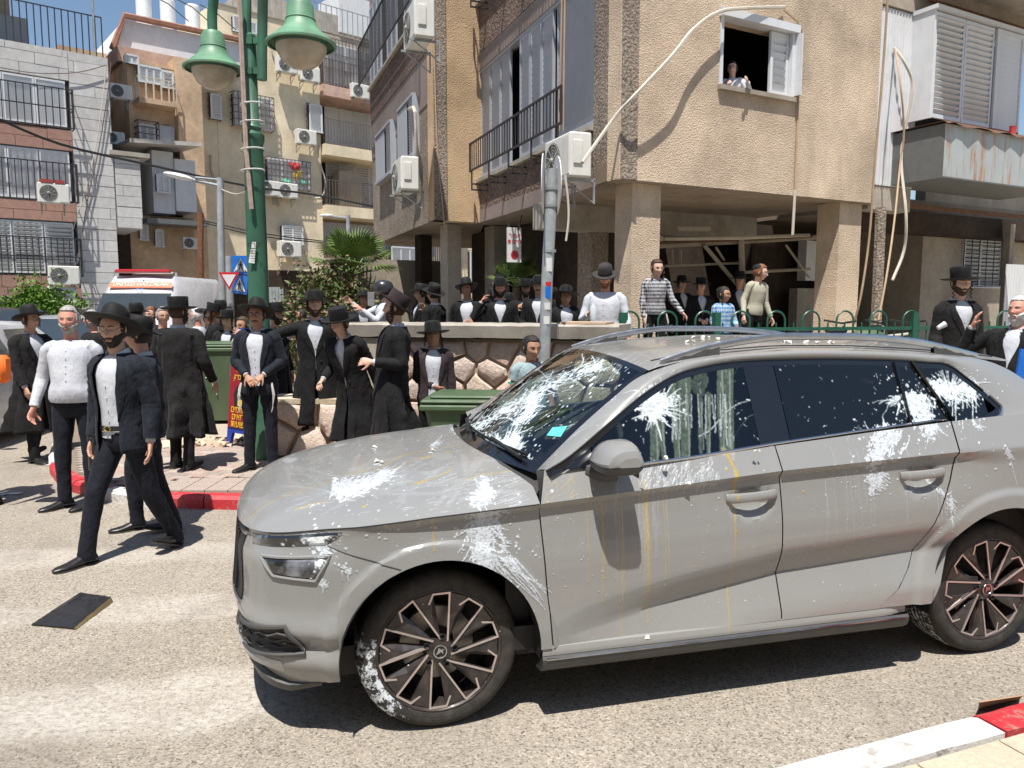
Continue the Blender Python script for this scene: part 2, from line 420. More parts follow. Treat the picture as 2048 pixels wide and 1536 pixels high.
for k in range(-1, 4):
 a = V((1.03, 2.52, 0))+t*(k*Lk-.175); b = a+t*(Lk-.012); w_ = .15
 mb = MB(); segs = 10; prof = [(0, 0), (0, KZ-.035), (.012, KZ-.01), (.04, KZ), (w_, KZ+.002), (w_, 0)]
 P = [[(a+(b-a)*(i/segs)+nn*(u+.004*noise.noise(V((i*.9+k*5, u*20, z*9)))*(1 if z > 0 else 0))+V((0, 0, z+(.004*noise.noise(V((i*.7+k*9, u*30, 2))) if z > .05 else 0)))) for u, z in prof] for i in range(segs+1)]
 mb.grid(P); mb.add(P[0], [tuple(range(6))]); mb.add(P[-1], [tuple(range(6))])
 mb.build('kerbstone', 'kerb_white' if k in (0,) else 'kerb_red' if k != -1 else 'kerb_white', near, smooth='auto')
S = .4
for i in range(-3, 10):
 for j in range(0, 3):
  c = V((1.03, 2.52, 0))+t*(i*S+.13)+nn*(.165+S*(j+.5)); mb = MB().box((0, 0, 0), (S-.01, S-.01, .03), bev=.004)
  if c.x > 3.9: continue
  o = mb.build('slab', 'slab_red' if j == 1 else 'slab', near); o.location = (c.x, c.y, KZ-.016); o.rotation_euler = (0, 0, math.atan2(t.y, t.x))
# ================================================================ car materials; the paint mask is drawn by this script into two generated images
SW, SH, TW, TH = 1760, 560, 1640, 760          # side: x -1..3.4, z .15..1.55 ; top: x -1..3.1, y -.95..+.95  (2.5 mm)
img_side = bpy.data.images.new('side_marks', SW, SH, alpha=False, float_buffer=False); img_top = bpy.data.images.new('top_marks', TW, TH, alpha=False, float_buffer=False)
for im in (img_side, img_top): im.colorspace_settings.name = 'Non-Color'
def marks(s, mode='auto'):
 """returns white, yolk, film masks mapped in the car's own space"""
 wv = s.n('ShaderNodeVectorMath', operation='MULTIPLY_ADD'); s.set(wv.inputs[0], s.noise(38, 4, .7, out=1)); wv.inputs[1].default_value = (.014,)*3; s.set(wv.inputs[2], s.co()); o = s.sep(wv); X, Y, Z = [s.math('SUBTRACT', o[i], .007) for i in range(3)]
 def look(img, u, v):
  c = s.n('ShaderNodeCombineXYZ'); s.set(c.inputs[0], u); s.set(c.inputs[1], v)
  t = s.n('ShaderNodeTexImage', image=img, interpolation='Cubic', extension='CLIP'); s.set(t.inputs[0], c.outputs[0]); return t.outputs[0]
 sd_ = look(img_side, s.math('DIVIDE', s.math('ADD', X, 1), 4.4), s.math('DIVIDE', s.math('SUBTRACT', Z, .15), 1.4))
 tp = look(img_top, s.math('DIVIDE', s.math('ADD', X, 1), 4.1), s.math('DIVIDE', s.math('ADD', Y, .95), 1.9))
 nearside = s.math('LESS_THAN', s.sep(s.co())[1], -.45)
 sd_ = s.mix(nearside, (0, 0, 0), sd_)
 if mode == 'side': c = sd_
 elif mode == 'top': c = tp
 else:
  nz = s.sep(s.n('ShaderNodeTexCoord').outputs['Normal'])[2]
  c = s.mix(s.math('GREATER_THAN', nz, .55), sd_, tp)
 return s.sep(c)
def carpaint():
 s = NT('grey car paint'); m = marks(s); P = s.co()
 base = s.mix(s.noise(1.2, 3), (.222, .225, .220), (.238, .240, .235))
 dust = s.ramp(s.noise(9, 6, .7, s.mapping((1, 1, .4))), [(.5, 0.), (.85, .14)])
 o = s.sep(P); low = s.mr(o[2], .55, .2, 0, .35)
 base = s.mix(s.math('MAXIMUM', dust, s.math('MULTIPLY', low, s.noise(14, 5, .7), clamp=True)), base, (.36, .34, .30))
 film = s.math('MULTIPLY', m[2], s.ramp(s.noise(60, 5, .7), [(.3, .2), (.7, 1.)]))
 base = s.mix(s.math('MULTIPLY', film, .5), base, (.52, .55, .56))
 base = s.mix(s.math('MULTIPLY', m[1], .85), base, (.40, .29, .05))
 foam = s.math('MULTIPLY', m[0], s.ramp(s.noise(150, 3, .7), [(.36, .25), (.52, 1.)]))
 col = s.mix(foam, base, (.52, .57, .62))
 k = s.math('MAXIMUM', m[0], s.math('MULTIPLY', m[1], .3))
 r = s.mix(k, s.mr(s.noise(6, 5, .6), .3, .7, .2, .36), (.45,)*3)
 s.base(col, r, 0, .5, s.math('MULTIPLY', s.math('SUBTRACT', 1, k), .55)); s.b.inputs['Coat Roughness'].default_value = .06
 s.bump(s.math('ADD', m[0], s.math('MULTIPLY', m[1], .5)), .8, .0035); return s.m
M['carpaint'] = carpaint()
def glass(name, tint, opac, col=(.01, .012, .012), mode='auto', film=.5):
 """thin tinted pane: reflects, lets tinted light through, carries the paint marks"""
 s = NT(name); t = s.t; t.nodes.remove(s.b)
 tr = s.n('ShaderNodeBsdfTransparent'); tr.inputs[0].default_value = (*tint, 1)
 gl = s.n('ShaderNodeBsdfGlossy'); gl.inputs['Roughness'].default_value = .015; gl.inputs[0].default_value = (.95, .97, 1, 1)
 df = s.n('ShaderNodeBsdfDiffuse'); df.inputs[0].default_value = (*col, 1)
 fr = s.n('ShaderNodeFresnel'); fr.inputs[0].default_value = 1.5
 a = s.n('ShaderNodeMixShader'); a.inputs[0].default_value = opac; t.links.new(tr.outputs[0], a.inputs[1]); t.links.new(df.outputs[0], a.inputs[2])
 b = s.n('ShaderNodeMixShader'); s.set(b.inputs[0], s.math('MULTIPLY', fr, 1.5, clamp=True)); t.links.new(a.outputs[0], b.inputs[1]); t.links.new(gl.outputs[0], b.inputs[2])
 out = b
 if mode:
  m = marks(s, mode)
  fd = s.n('ShaderNodeBsdfDiffuse'); fd.inputs[0].default_value = (.22, .30, .22, 1)
  pd = s.n('ShaderNodeBsdfPrincipled'); s.set(pd.inputs['Base Color'], s.mix(s.math('MULTIPLY', m[1], .9), (.58, .66, .70), (.34, .27, .08))); pd.inputs['Roughness'].default_value = .4
  bp = s.n('ShaderNodeBump'); bp.inputs['Distance'].default_value = .003; s.set(bp.inputs['Height'], m[0]); t.links.new(bp.outputs[0], pd.inputs['Normal'])
  c = s.n('ShaderNodeMixShader'); s.set(c.inputs[0], s.math('MULTIPLY', s.math('MULTIPLY', m[2], s.ramp(s.noise(50, 4, .7), [(.3, .3), (.7, 1.)])), film)); t.links.new(b.outputs[0], c.inputs[1]); t.links.new(fd.outputs[0], c.inputs[2])
  e = s.n('ShaderNodeMixShader'); s.set(e.inputs[0], s.math('MAXIMUM', m[0], s.math('MULTIPLY', m[1], .45))); t.links.new(c.outputs[0], e.inputs[1]); t.links.new(pd.outputs[0], e.inputs[2]); out = e
 t.links.new(out.outputs[0], s.o.inputs[0]); return s.m
M['glass_ws'] = glass('windshield glass', (.74, .84, .78), .04, mode='top')
M['glass_front'] = glass('front window glass', (.74, .86, .78), .03, mode='side')
M['glass_dark'] = glass('tinted glass', (.07, .08, .09), .35, mode='side')
M['lamp_glass'] = plain('lamp glass', (.55, .58, .6), .12, coat=1)
def lampd():
 s = NT('smoked lamp'); m = marks(s); P = s.co()
 c = s.mix(s.ramp(s.noise(9, 3, .6), [(.45, 0.), (.62, .9)]), (.012, .013, .015), (.20, .21, .24))
 s.base(s.mix(m[0], c, (.74, .8, .82)), .12, 0, .6, 1); return s.m
M['lamp_dark'] = lampd(); M['lamp_line'] = plain('lamp line', (.5, .52, .54), .3)
M['car_black'] = plain('car black', (.012, .012, .013), .6); M['car_gloss'] = plain('gloss black', (.008, .009, .012), .12, coat=.6)
M['car_plastic'] = plain('grey black plastic', (.055, .055, .055), .5, bump=.3, bscale=300, dirt=.25)
M['chrome'] = plain('chrome', (.62, .64, .66), .16, 1); M['rail'] = plain('brushed rail', (.58, .61, .65), .30, 1); M['satin'] = plain('satin silver', (.42, .42, .41), .38, .4)
M['mirror'] = plain('mirror', (.8, .82, .84), .02, 1); M['tail_red'] = plain('red lamp', (.35, .01, .01), .1, coat=1); M['seat_cloth'] = plain('seat cloth', (.045, .045, .045), .9, bump=.4, bscale=200)
def tyre_m(mk=1):
 s = NT('tyre'); P = s.co(); o = s.sep(P); r = s.math('SQRT', s.math('ADD', s.math('POWER', o[0], 2), s.math('POWER', o[2], 2)))
 rings = s.n('ShaderNodeTexWave', wave_type='RINGS', rings_direction='Y', i_Scale=24.); s.set(rings.inputs[0], P)
 c = s.mix(s.ramp(s.noise(18, 6, .7), [(.4, 0.), (.75, .7)]), (.030, .028, .026), (.085, .074, .062))
 an = s.math('ARCTAN2', o[2], o[0]); am = s.math('MULTIPLY', s.mr(s.math('ABSOLUTE', s.math('ADD', an, 2.65)), .35, .75, 1, 0), s.math('LESS_THAN', o[0], 0)); am = s.math('MAXIMUM', am, s.math('MULTIPLY', s.mr(s.math('ABSOLUTE', s.math('SUBTRACT', an, 3.0)), .05, .3, 1, 0), s.math('LESS_THAN', o[0], 0)))
 nn = s.noise(34, 8, .8, P); wm = s.ramp(s.math('ADD', s.math('MULTIPLY', am, .20), nn), [(.69, 0.), (.72, 1.)]); wm = s.math('MULTIPLY', wm, s.math('GREATER_THAN', am, .02))
 s.base(s.mix(s.math('MULTIPLY', wm, float(mk)), c, (.62, .66, .7)), .82, spec=.3); s.bump(s.math('ADD', s.math('MULTIPLY', rings.outputs[0], .3), s.noise(120, 3)), .35, .003); return s.m
M['tyre'] = tyre_m(); M['tyre2'] = tyre_m(0)
def rimm(name, base, rough, metal):
 s = NT(name); dots = s.ramp(s.vor(26), [(.05, 1.), (.085, 0.)]); dm = s.ramp(s.noise(5, 2), [(.5, 0.), (.58, 1.)])
 c = s.mix(s.ramp(s.noise(14, 5, .7), [(.4, 0.), (.75, .35)]), base, (.16, .12, .10)); c = s.mix(s.math('MULTIPLY', dots, dm), c, (.7, .73, .75))
 s.base(c, rough, metal, .5, .3); return s.m
M['rim_black'] = rimm('black rim', (.018, .016, .016), .3, 0); M['rim_dark'] = rimm('dark rim barrel', (.03, .022, .02), .45, .3)
M['rim_cut'] = plain('machined edge', (.62, .55, .52), .32, .75); M['disc'] = plain('brake disc', (.30, .28, .26), .4, .9)
# ================================================================ the grey car
CX, CY, CYAW = -.48423, 3.65193, .250957
cc, cs_ = math.cos(CYAW), math.sin(CYAW)
EXc, EYc, CO = V((cc, cs_, 0)), V((-cs_, cc, 0)), V((CX, CY, 0))
def c_loc(p): q = p-CO; return V((q.dot(EXc), q.dot(EYc), q.z))
def CSy(px, py, y=-.88):
 d = ray(px, py); t = (y-(CAM-CO).dot(EYc))/d.dot(EYc); return c_loc(CAM+d*t)
def CSz(px, py, z): return c_loc(G(px, py, z))
def lerp_tab(tab, x):
 if x <= tab[0][0]: return tab[0][1]
 for (a, b), (c, d) in zip(tab, tab[1:]):
  if x <= c: return b+(d-b)*(x-a)/(c-a)
 return tab[-1][1]
def sstep(a, b, x): t = max(0, min(1, (x-a)/(b-a))); return t*t*(3-2*t)
WB, WR, TR = 2.651, .392, .325
ARF, ARR, AZ = .388, .415, .335
PLANc = [(-.808, 0), (-.804, .15), (-.790, .32), (-.765, .47), (-.725, .60), (-.672, .695), (-.595, .765), (-.495, .812), (-.385, .845), (-.2, .874), (0, .887), (.4, .890), (1.0, .893), (1.6, .895), (2.2, .895), (2.651, .892), (2.95, .873), (3.15, .83), (3.28, .75), (3.35, .62), (3.385, .4), (3.395, 0)]
_pl = densify([V((x, y, 0)) for x, y in PLANc], .012)
_sl = [0.0]
for a, b in zip(_pl, _pl[1:]): _sl.append(_sl[-1]+(b-a).length)
def plan_s(s):
 import bisect
 i = max(1, min(len(_sl)-1, bisect.bisect(_sl, s))); t = (s-_sl[i-1])/(_sl[i]-_sl[i-1]); p = _pl[i-1].lerp(_pl[i], t); d = (_pl[i]-_pl[i-1]).normalized()
 return p, V((-d.y, d.x, 0))  # inward normal later corrected
_xs = [p.x for p in _pl]
def s_of_x(x):
 import bisect
 i = max(1, min(len(_xs)-1, bisect.bisect(_xs, x))); d = _xs[i]-_xs[i-1]
 return _sl[i-1]+((x-_xs[i-1])/d if d > 1e-6 else 0)*(_sl[i]-_sl[i-1])
zH = [(-.87, .785), (-.84, .79), (-.76, .805), (-.68, .818), (-.5, .842), (-.34, .862), (-.04, .890), (.383, .915), (1.45, .99), (2.383, 1.028), (2.8, 1.035), (3.4, 1.03)]
zB = [(.40, 1.034), (.8, 1.036), (1.07, 1.053), (1.44, 1.087), (1.9, 1.122), (2.36, 1.155), (2.7, 1.172), (3.1, 1.17), (3.4, 1.14)]
zL = [(.40, .352), (1.0, .455), (1.465, .53), (2.075, .568), (2.3, .58), (3.4, .6)]
zBot = [(-.9, .215), (-.6, .205), (-.37, .27), (.38, .33), (2.2, .335), (3.0, .34), (3.4, .33)]
def crease(x): return lerp_tab(zH, x)
def belt(x): return lerp_tab(zB, x)
HANDLES = [(1.315, .872), (2.172, .92)]
def inset(x, z):
 zc = crease(x); zl = lerp_tab(zL, x); k = sstep(.38, 1.1, x)*(1-sstep(2.15, 2.6, x)); i = 0
 if z > zc: i = .062*(z-zc)/.115
 else:
  ux = sstep(-.5, .1, x)*(1-.75*sstep(2.3, 2.7, x)); i = .023*sstep(0, .03+.05*sstep(2.3, 2.6, x), zc-z)*ux
  i -= .023*sstep(.03, .26, zc-z)*ux
  lowk = .050*k
  if z < zl: i += lowk*(1-min(1, (zl-z)/.16))
  else: i += lowk*max(0, 1-(z-zl)/.13)**1.3
  if x > -.38: i += .02*sstep(.42, .33, z)*0
 f = 1-sstep(-.45, -.3, x)
 if f > 0:
  b = .055*sstep(.34, .2, z)+.028*sstep(.70, .80, z)-.018*math.exp(-((z-.46)/.05)**2)+.02*math.exp(-((z-.40)/.03)**2)
  i = i*(1-f)+b*f
 r = 1-sstep(3.1, 3.25, x)
 if r < 1: i = i*r+(1-r)*(.05*sstep(.45, .3, z)+(.06*sstep(.95, 1.15, z)))
 for x0, ra in ((0, ARF), (WB, ARR)):
  d = math.hypot(x-x0, z-AZ)
  i -= .014*(1-sstep(ra+.058, ra+(.074 if x0 == 0 else .095), d))*(1 if z > .2 else 0)
 for hx, hz in HANDLES:
  q = ((x-hx)/.105)**2+((z-(hz-.018))/.052)**2
  if q < 1: i += .034*(1-q)**.7
 return i
def surf(s, z, off=0):
 p, nrm = plan_s(s); x = p.x
 d = (plan_s(min(s+.01, _sl[-1]))[0]-plan_s(max(0, s-.01))[0]).normalized(); n_in = V((d.y, -d.x, 0))  # towards centre
 if n_in.dot(V((1.2-p.x, -p.y, 0))) < 0: n_in = -n_in
 q = p+n_in*(inset(x, z)-off); return V((q.x, -q.y, z))
def proj(P):
 w_ = CO+EXc*P.x+EYc*P.y; w_ = V((w_.x, w_.y, P.z))-CAM
 zc = w_.y*CP-w_.z*SP; return (1024+FPX*w_.x/zc, 768-FPX*(w_.y*SP+w_.z*CP)/zc)
def hit_surf(px, py, s0=None, z0=None):
 best = None
 for si in range(0, 70):
  s = _sl[-1]*si/70
  for zi in range(20, 118, 6):
   q = proj(surf(s, zi/100)); 
   p, _ = plan_s(s)
   e = (q[0]-px)**2+(q[1]-py)**2
   if s > 4.2: continue
   if best is None or e < best[0]: best = (e, s, zi/100)
 _, s, z = best
 for it in range(8):
  q = V((*proj(surf(s, z)), 0)); a = V((*proj(surf(s+.004, z)), 0))-q; b = V((*proj(surf(s, z+.004)), 0))-q; r = V((px, py, 0))-q
  det = a.x*b.y-a.y*b.x
  if abs(det) < 1e-9: break
  ds = (r.x*b.y-r.y*b.x)/det; dz = (a.x*r.y-a.y*r.x)/det
  s += max(-.05, min(.05, ds*.004)); z += max(-.05, min(.05, dz*.004)); s = max(0, s)
 return s, z
car = thing('parked_car', 'light grey estate car splattered with white paint and egg yolk, filling the foreground', 'car', (CX, CY, 0), CYAW)
def cb(mb, name, mat, parent=None, smooth='auto', dbl=False, **kw):
 """build with car-local coordinates"""
 o = mb.build(name, mat, None, smooth=False, world=False, fix=not dbl, **kw); o.parent = parent or car
 if dbl:
  bm = bmesh.new(); bm.from_mesh(o.data); bmesh.ops.remove_doubles(bm, verts=bm.verts, dist=.0004); bmesh.ops.recalc_face_normals(bm, faces=bm.faces); bm.to_mesh(o.data); bm.free()
 if smooth:
  o.data.polygons.foreach_set('use_smooth', [True]*len(o.data.polygons))
  if smooth == 'auto': o.data.set_sharp_from_angle(angle=R(30))
 return o
def orient_out(o, c=V((1.3, 0, .7))):
 """flip faces so that normals point away from the car's middle"""
 me = o.data; tot = 0
 for p in me.polygons:
  q = p.center-c; q.x *= .2; tot += p.normal.dot(q)*p.area
 if tot < 0: me.flip_normals()
def rows_for(x, low, top, ext):
 zc = crease(x); b = [low]
 for q in (lerp_tab(zL, x), min(zc-.028, top-.028 if top <= zc+.005 else zc-.028), min(zc, top), top):
  b.append(max(b[-1]+.0006, min(q, top)))
 cnt = (6, 16, 2, 5); out = []
 for i, c_ in enumerate(cnt):
  for k in range(c_): out.append(b[i]+(b[i+1]-b[i])*k/c_)
 out.append(b[-1]); return out
def low_of(x):
 for x0, ra in ((0, ARF), (WB, ARR)):
  if abs(x-x0) < ra-1e-6: return AZ+math.sqrt(ra*ra-(x-x0)**2)
 return lerp_tab(zBot, x)
def patch(mb, xl, xr, us, topf, lowf=low_of, off=0, sidey=1):
 """xl,xr: functions of z giving x limits"""
 P = []
 for u in us:
  col = None; nrow = 29; zs = None
  x0 = (xl(.7)+(xr(.7)-xl(.7))*u); xx = [x0]*(nrow+1)
  for it in range(6):
   out = []
   for k in range(len(xx)):
    x = xx[k]; r = rows_for(x, lowf(x), topf(x), 0); k2 = min(k, len(r)-1); z = r[k2]; out.append((xl(z)+(xr(z)-xl(z))*u, z))
   xx = [.5*a[0]+.5*b for a, b in zip(out, xx)]; n_ = len(r)
  zz = [rows_for(xx[k], lowf(xx[k]), topf(xx[k]), 0)[min(k, n_-1)] for k in range(n_)]
  P.append([surf(s_of_x(xx[k]), zz[k], off) for k in range(n_)])
 if sidey < 0: P = [[V((p.x, -p.y, p.z)) for p in c_] for c_ in P]
 mb.grid(P)
def patch_s(mb, s0, s1, n_, z0f, z1f, nz, off=0, sidey=1):
 P = []
 for i in range(n_+1):
  s = s0+(s1-s0)*i/n_; x = plan_s(s)[0].x; a, b = z0f(x), z1f(x)
  P.append([surf(s, a+(b-a)*k/nz, off) for k in range(nz+1)])
 if sidey < 0: P = [[V((p.x, -p.y, p.z)) for p in c_] for c_ in P]
 mb.grid(P)
lin = lambda a, b, n_: [a+(b-a)*i/n_ for i in range(n_+1)]
cosd = [(.5-.5*math.cos(math.pi*i/36)) for i in range(37)]
gapF = lambda z: lerp_tab([(.3, .437), (.34, .437), (.6, .412), (.915, .385), (1.037, .418), (1.2, .45)], z)
gapM = lambda z: lerp_tab([(.3, 1.471), (.86, 1.456), (1.1, 1.441), (1.2, 1.44)], z)
gapR = lambda z: lerp_tab([(.30, 1.93), (.37, 2.0), (.42, 2.07), (.50, 2.135), (.60, 2.185), (.75, 2.262), (.9, 2.325), (1.0, 2.352), (1.16, 2.364)], z)
G_ = .0028
top_f = lambda x: crease(x)-.001
S0 = s_of_x(-ARF)
for sd in (1, -1):
 fb = MB(); patch_s(fb, 0, S0, 44, lambda x: lerp_tab(zBot, x), top_f, 34, sidey=sd); bo = cb(fb, 'front_bumper', 'carpaint')
 fn = MB(); patch(fn, lambda z: -ARF, lambda z: ARF, cosd, top_f, sidey=sd)
 patch(fn, lambda z: ARF, lambda z: gapF(z)-G_, lin(0, 1, 3), top_f, sidey=sd); fo = cb(fn, 'front_fender', 'carpaint', dbl=True)
 d1 = MB(); patch(d1, lambda z: gapF(z)+G_, lambda z: gapM(z)-G_, lin(0, 1, 74), belt, sidey=sd); do1 = cb(d1, 'front_door', 'carpaint')
 d2 = MB(); patch(d2, lambda z: gapM(z)+G_, lambda z: gapR(z)-G_, lin(0, 1, 62), belt, sidey=sd); do2 = cb(d2, 'rear_door', 'carpaint')
 al = WB-ARR
 def low_q(x): return AZ+math.sqrt(max(0, ARR*ARR-(x-WB)**2)) if x > al else .336
 P = []
 for i in range(0, 121):
  f = i/120
  if f < .18:
   xb = 1.965+(al-1.965)*(f/.18)
  else: xb = WB+ARR*(-math.cos(math.pi*(f-.18)/.82))
  zb_ = low_q(xb); col = []
  for k in range(0, 61):
   t = k/60; # blend from lower point to a top point spread along the belt
   xt = gapR(1.16)+G_+(WB+ARR-gapR(1.16))*f; zt = belt(xt)
   z = zb_+(zt-zb_)*t; x = xb+(xt-xb)*(t**.8 if f > .18 else t)
   x = max(x, gapR(z)+G_) if i else gapR(z)+G_
   col.append((x, z))
  P.append([surf(s_of_x(x), z) for x, z in col])
 if sd < 0: P = [[V((p.x, -p.y, p.z)) for p in c_] for c_ in P]
 q2 = MB(); q2.grid(P); qo = cb(q2, 'rear_quarter', 'carpaint')
 rbm = MB(); patch_s(rbm, s_of_x(WB+ARR), _sl[-1], 40, lambda x: lerp_tab(zBot, x), belt, 26, sidey=sd); ro = cb(rbm, 'rear_bumper', 'carpaint')
 un = MB()
 patch_s(un, s_of_x(.39), s_of_x(2.25), 40, lambda x: .34, lambda x: belt(x)-.004, 10, off=-.014, sidey=sd)
 patch(un, lambda z: -ARF, lambda z: ARF+.01, cosd, lambda x: crease(x)-.006, lowf=lambda x: AZ+math.sqrt(max(0, (ARF+.004)**2-x*x)), off=-.012, sidey=sd)
 cb(un, 'inner_shell', 'car_black')
 for x0, ra in ((0, ARF), (WB, ARR)):
  P = []
  for i in range(25):
   a = math.pi*(-.04+1.08*i/24); y0 = surf(s_of_x(x0-ra*.0), .8).y; P.append([V((x0-math.cos(a)*(ra+.002), yy*sd, AZ+math.sin(a)*(ra+.002))) for yy in (-.896 if x0 else -.888, -.86, -.6, -.42)])
  l = MB(); l.grid(P); l.add([p[-1] for p in P], [tuple(range(25))]); cb(l, 'arch_liner', 'car_black', smooth='auto')
 sl = MB(); xs = lin(.395, 2.12, 40); prof = [(.868, .335), (.893, .331), (.899, .312), (.897, .296)]
 sl.grid([[V((x, -(y-.02*sstep(2.0, 2.12, x))*sd, z+.002)) for y, z in prof] for x in xs]); cb(sl, 'sill', 'carpaint')
 sl = MB(); prof = [(.897, .296), (.905, .285), (.903, .262), (.895, .245), (.87, .225), (.80, .215)]
 sl.grid([[V((x, -(y)*sd, z)) for y, z in prof] for x in xs]); 
 for x in (xs[0], xs[-1]): sl.add([V((x, -y*sd, z)) for y, z in prof], [tuple(range(len(prof)))])
 cb(sl, 'sill_trim', 'car_plastic')
 sl = MB().tube([(x, -.905*sd, .286) for x in lin(.41, 2.1, 20)], .005, 6); cb(sl, 'sill_strip', 'chrome')
 for o in (bo, fo, do1, do2, qo, ro): orient_out(o)
 if sd == 1: near_doors = (do1, do2)
zCt = [(-.808, .79), (-.79, .825), (-.75, .850), (-.65, .880), (-.5, .912), (-.2, .968), (0, .99), (.2, 1.013), (.45, 1.035)]
def hood_w(x):
 p, _ = plan_s(s_of_x(x)); return max(.002, p.y-.004-.028*(1-sstep(-.45, -.3, x)))
def hood_z(x, y):
 w_ = hood_w(x); q = min(1, abs(y)/w_); ze = crease(x)+.001; zc = lerp_tab(zCt, x)
 z = ze+(zc-ze)*(1-q**4.2)
 z += .012*sstep(.60, .53, abs(y)+.12*(x+.0))*sstep(-.79, -.5, x)
 return z
def hood_rear(y): return .235+.16*(abs(y)/.78)**2.2
hm = MB(); P = []
nv = 72
for i in range(49):
 u = i/48; row = []
 for j in range(nv+1):
  v = -math.cos(math.pi*j/nv) if True else -1+2*j/nv
  v = .55*v+.45*(-1+2*j/nv)
  x0 = -.807; 
  xr = hood_rear(v*.86) if abs(v) < .93 else hood_rear(v*.86)
  uu = u**1.5; x = x0+(min(xr, .385)-x0)*uu
  w_ = hood_w(x); y = v*w_
  row.append(V((x, y, hood_z(x, y))))
 P.append(row)
hm.grid(P); ho = cb(hm, 'hood', 'carpaint'); orient_out(ho)
for sd in (1, -1):
 cb(MB().tube([V((q.x, q.y*sd, q.z)) for q in [surf(s_of_x(x), crease(x)-.0005, .0005) for x in lin(-.66, .38, 50)]], .0028, 5), 'hood_seam', 'car_black')
 sa_, sb_ = hit_surf(655, 1092), hit_surf(802, 1140)
 cb(MB().tube([V((q.x, q.y*sd, q.z)) for q in [surf(sa_[0]+(sb_[0]-sa_[0])*t, sa_[1]+(sb_[1]-sa_[1])*t, .0004) for t in lin(0, 1, 20)]], .0022, 5), 'bumper_seam', 'car_black')
gr = MB()
for sd in (1, -1): patch_s(gr, 0, s_of_x(-.75), 20, lambda x: .50, lambda x: .775, 8, off=.004, sidey=sd)
gro = cb(gr, 'grille', 'car_black')
gs = MB()
for k in range(17):
 yy = -.44+k*.055; s = _sl[min(range(len(_pl)), key=lambda i: abs(_pl[i].y-abs(yy))+(0 if _pl[i].x < 0 else 9))]
 p0 = surf(s, .52, .012); p1 = surf(s, .76, .012); sg = 1 if yy < 0 else -1
 gs.tube([V((p0.x, p0.y*sg, p0.z)), V((p1.x, p1.y*sg, p1.z))], .007, 6)
cb(gs, 'grille_bars', 'car_black', gro)
gf = MB()
for z in (.50, .777):
 gf.tube([p for sd in (-1, 1) for p in ([V((p.x, p.y*sd, p.z)) for p in [surf(_sl[-1]*0+s, z, .008) for s in lin(0, s_of_x(-.75), 14)]])[::sd][0 if sd < 0 else 1:]], .009, 6)
gfo = cb(gf, 'grille_frame', 'chrome', gro); gfo['kind'] = 'stuff'
def quad_patch(c4, nu, nv, off, fn=None):
 """c4: (s,z) corners TL,TR,BR,BL"""
 P = []
 for j in range(nv+1):
  row = []
  for i in range(nu+1):
   u, v = i/nu, j/nv
   s = (c4[0][0]*(1-u)+c4[1][0]*u)*(1-v)+(c4[3][0]*(1-u)+c4[2][0]*u)*v
   z = (c4[0][1]*(1-u)+c4[1][1]*u)*(1-v)+(c4[3][1]*(1-u)+c4[2][1]*u)*v
   o_ = off(u, v) if callable(off) else off
   row.append(surf(s, z, o_))
  P.append(row)
 return P
def both(P): return [P, [[V((p.x, -p.y, p.z)) for p in r] for r in P]]
def sz(L): return [hit_surf(*p) for p in L]
rim_off = lambda k: (lambda u, v: .006*(1 if 0 < u < 1 and 0 < v < 1 else -.3)*k)
HL = sz([(506, 1062), (702, 1062), (652, 1091), (500, 1086)]); LL = sz([(524, 1110), (661, 1112), (632, 1162), (547, 1150)])
for P in both(quad_patch(HL, 16, 4, rim_off(1.2))): 
 o = cb(MB().grid(P), 'headlight', 'lamp_dark'); orient_out(o)
for P in both(quad_patch(LL, 10, 6, rim_off(1.4))): 
 o = cb(MB().grid(P), 'lower_lamp', 'lamp_dark'); orient_out(o)
for P in both(quad_patch(LL, 10, 6, .004)):
 ring = P[0]+[r[-1] for r in P[1:]]+P[-1][::-1][1:]+[r[0] for r in P[::-1][1:]]
 cb(MB().tube(ring, .0065, 6), 'lamp_frame', 'carpaint')
LG = sz([(487, 1212), (572, 1252), (612, 1305), (489, 1262)])
for P in both(quad_patch(LG, 12, 8, .003)): o = cb(MB().grid(P), 'intake', 'car_black'); orient_out(o)
for P in both(quad_patch(LG, 12, 8, .008)):
 m = MB()
 for j in range(0, 9, 2):
  m.tube([P[j][i]+V((0, 0, .006 if i % 2 else -.006)) for i in range(13)], .004, 4)
 ring = P[0]+[r[-1] for r in P[1:]]+P[-1][::-1][1:]+[r[0] for r in P[::-1][1:]]; m.tube(ring, .009, 6)
 cb(m, 'intake_bars', 'car_plastic')
for sd in (1, -1):
 m = MB(); P = []
 for q_ in lin(0, s_of_x(-.47), 40):
  k = 1-q_/s_of_x(-.47); zb_ = lerp_tab(zBot, plan_s(q_)[0].x); P.append([V((p.x, p.y*sd, p.z)) for p in (surf(q_, zb_-.015, .0), surf(q_, zb_-.005, .022*min(1, k*5)), surf(q_, zb_+.045*min(1, k*3), .024*min(1, k*5)), surf(q_, zb_+.062*min(1, k*3), .004))])
 m.grid(P); cb(m, 'bumper_chin', 'car_plastic')
 m = MB(); P = []
 for q_ in lin(0, s_of_x(-.60), 30): k = min(1, (1-q_/s_of_x(-.60))*4); P.append([V((p.x, p.y*sd, p.z)) for p in (surf(q_, .285, .002), surf(q_, .295, .020*k), surf(q_, .318, .018*k), surf(q_, .335, .002))])
 m.grid(P); cb(m, 'bumper_lip', 'satin')
def yg(z): return -(.838-.48*(z-1.05))
def hit_glass(px, py):
 z = 1.2
 for _ in range(12): p = CSy(px, py, yg(z)); z = p.z
 return p
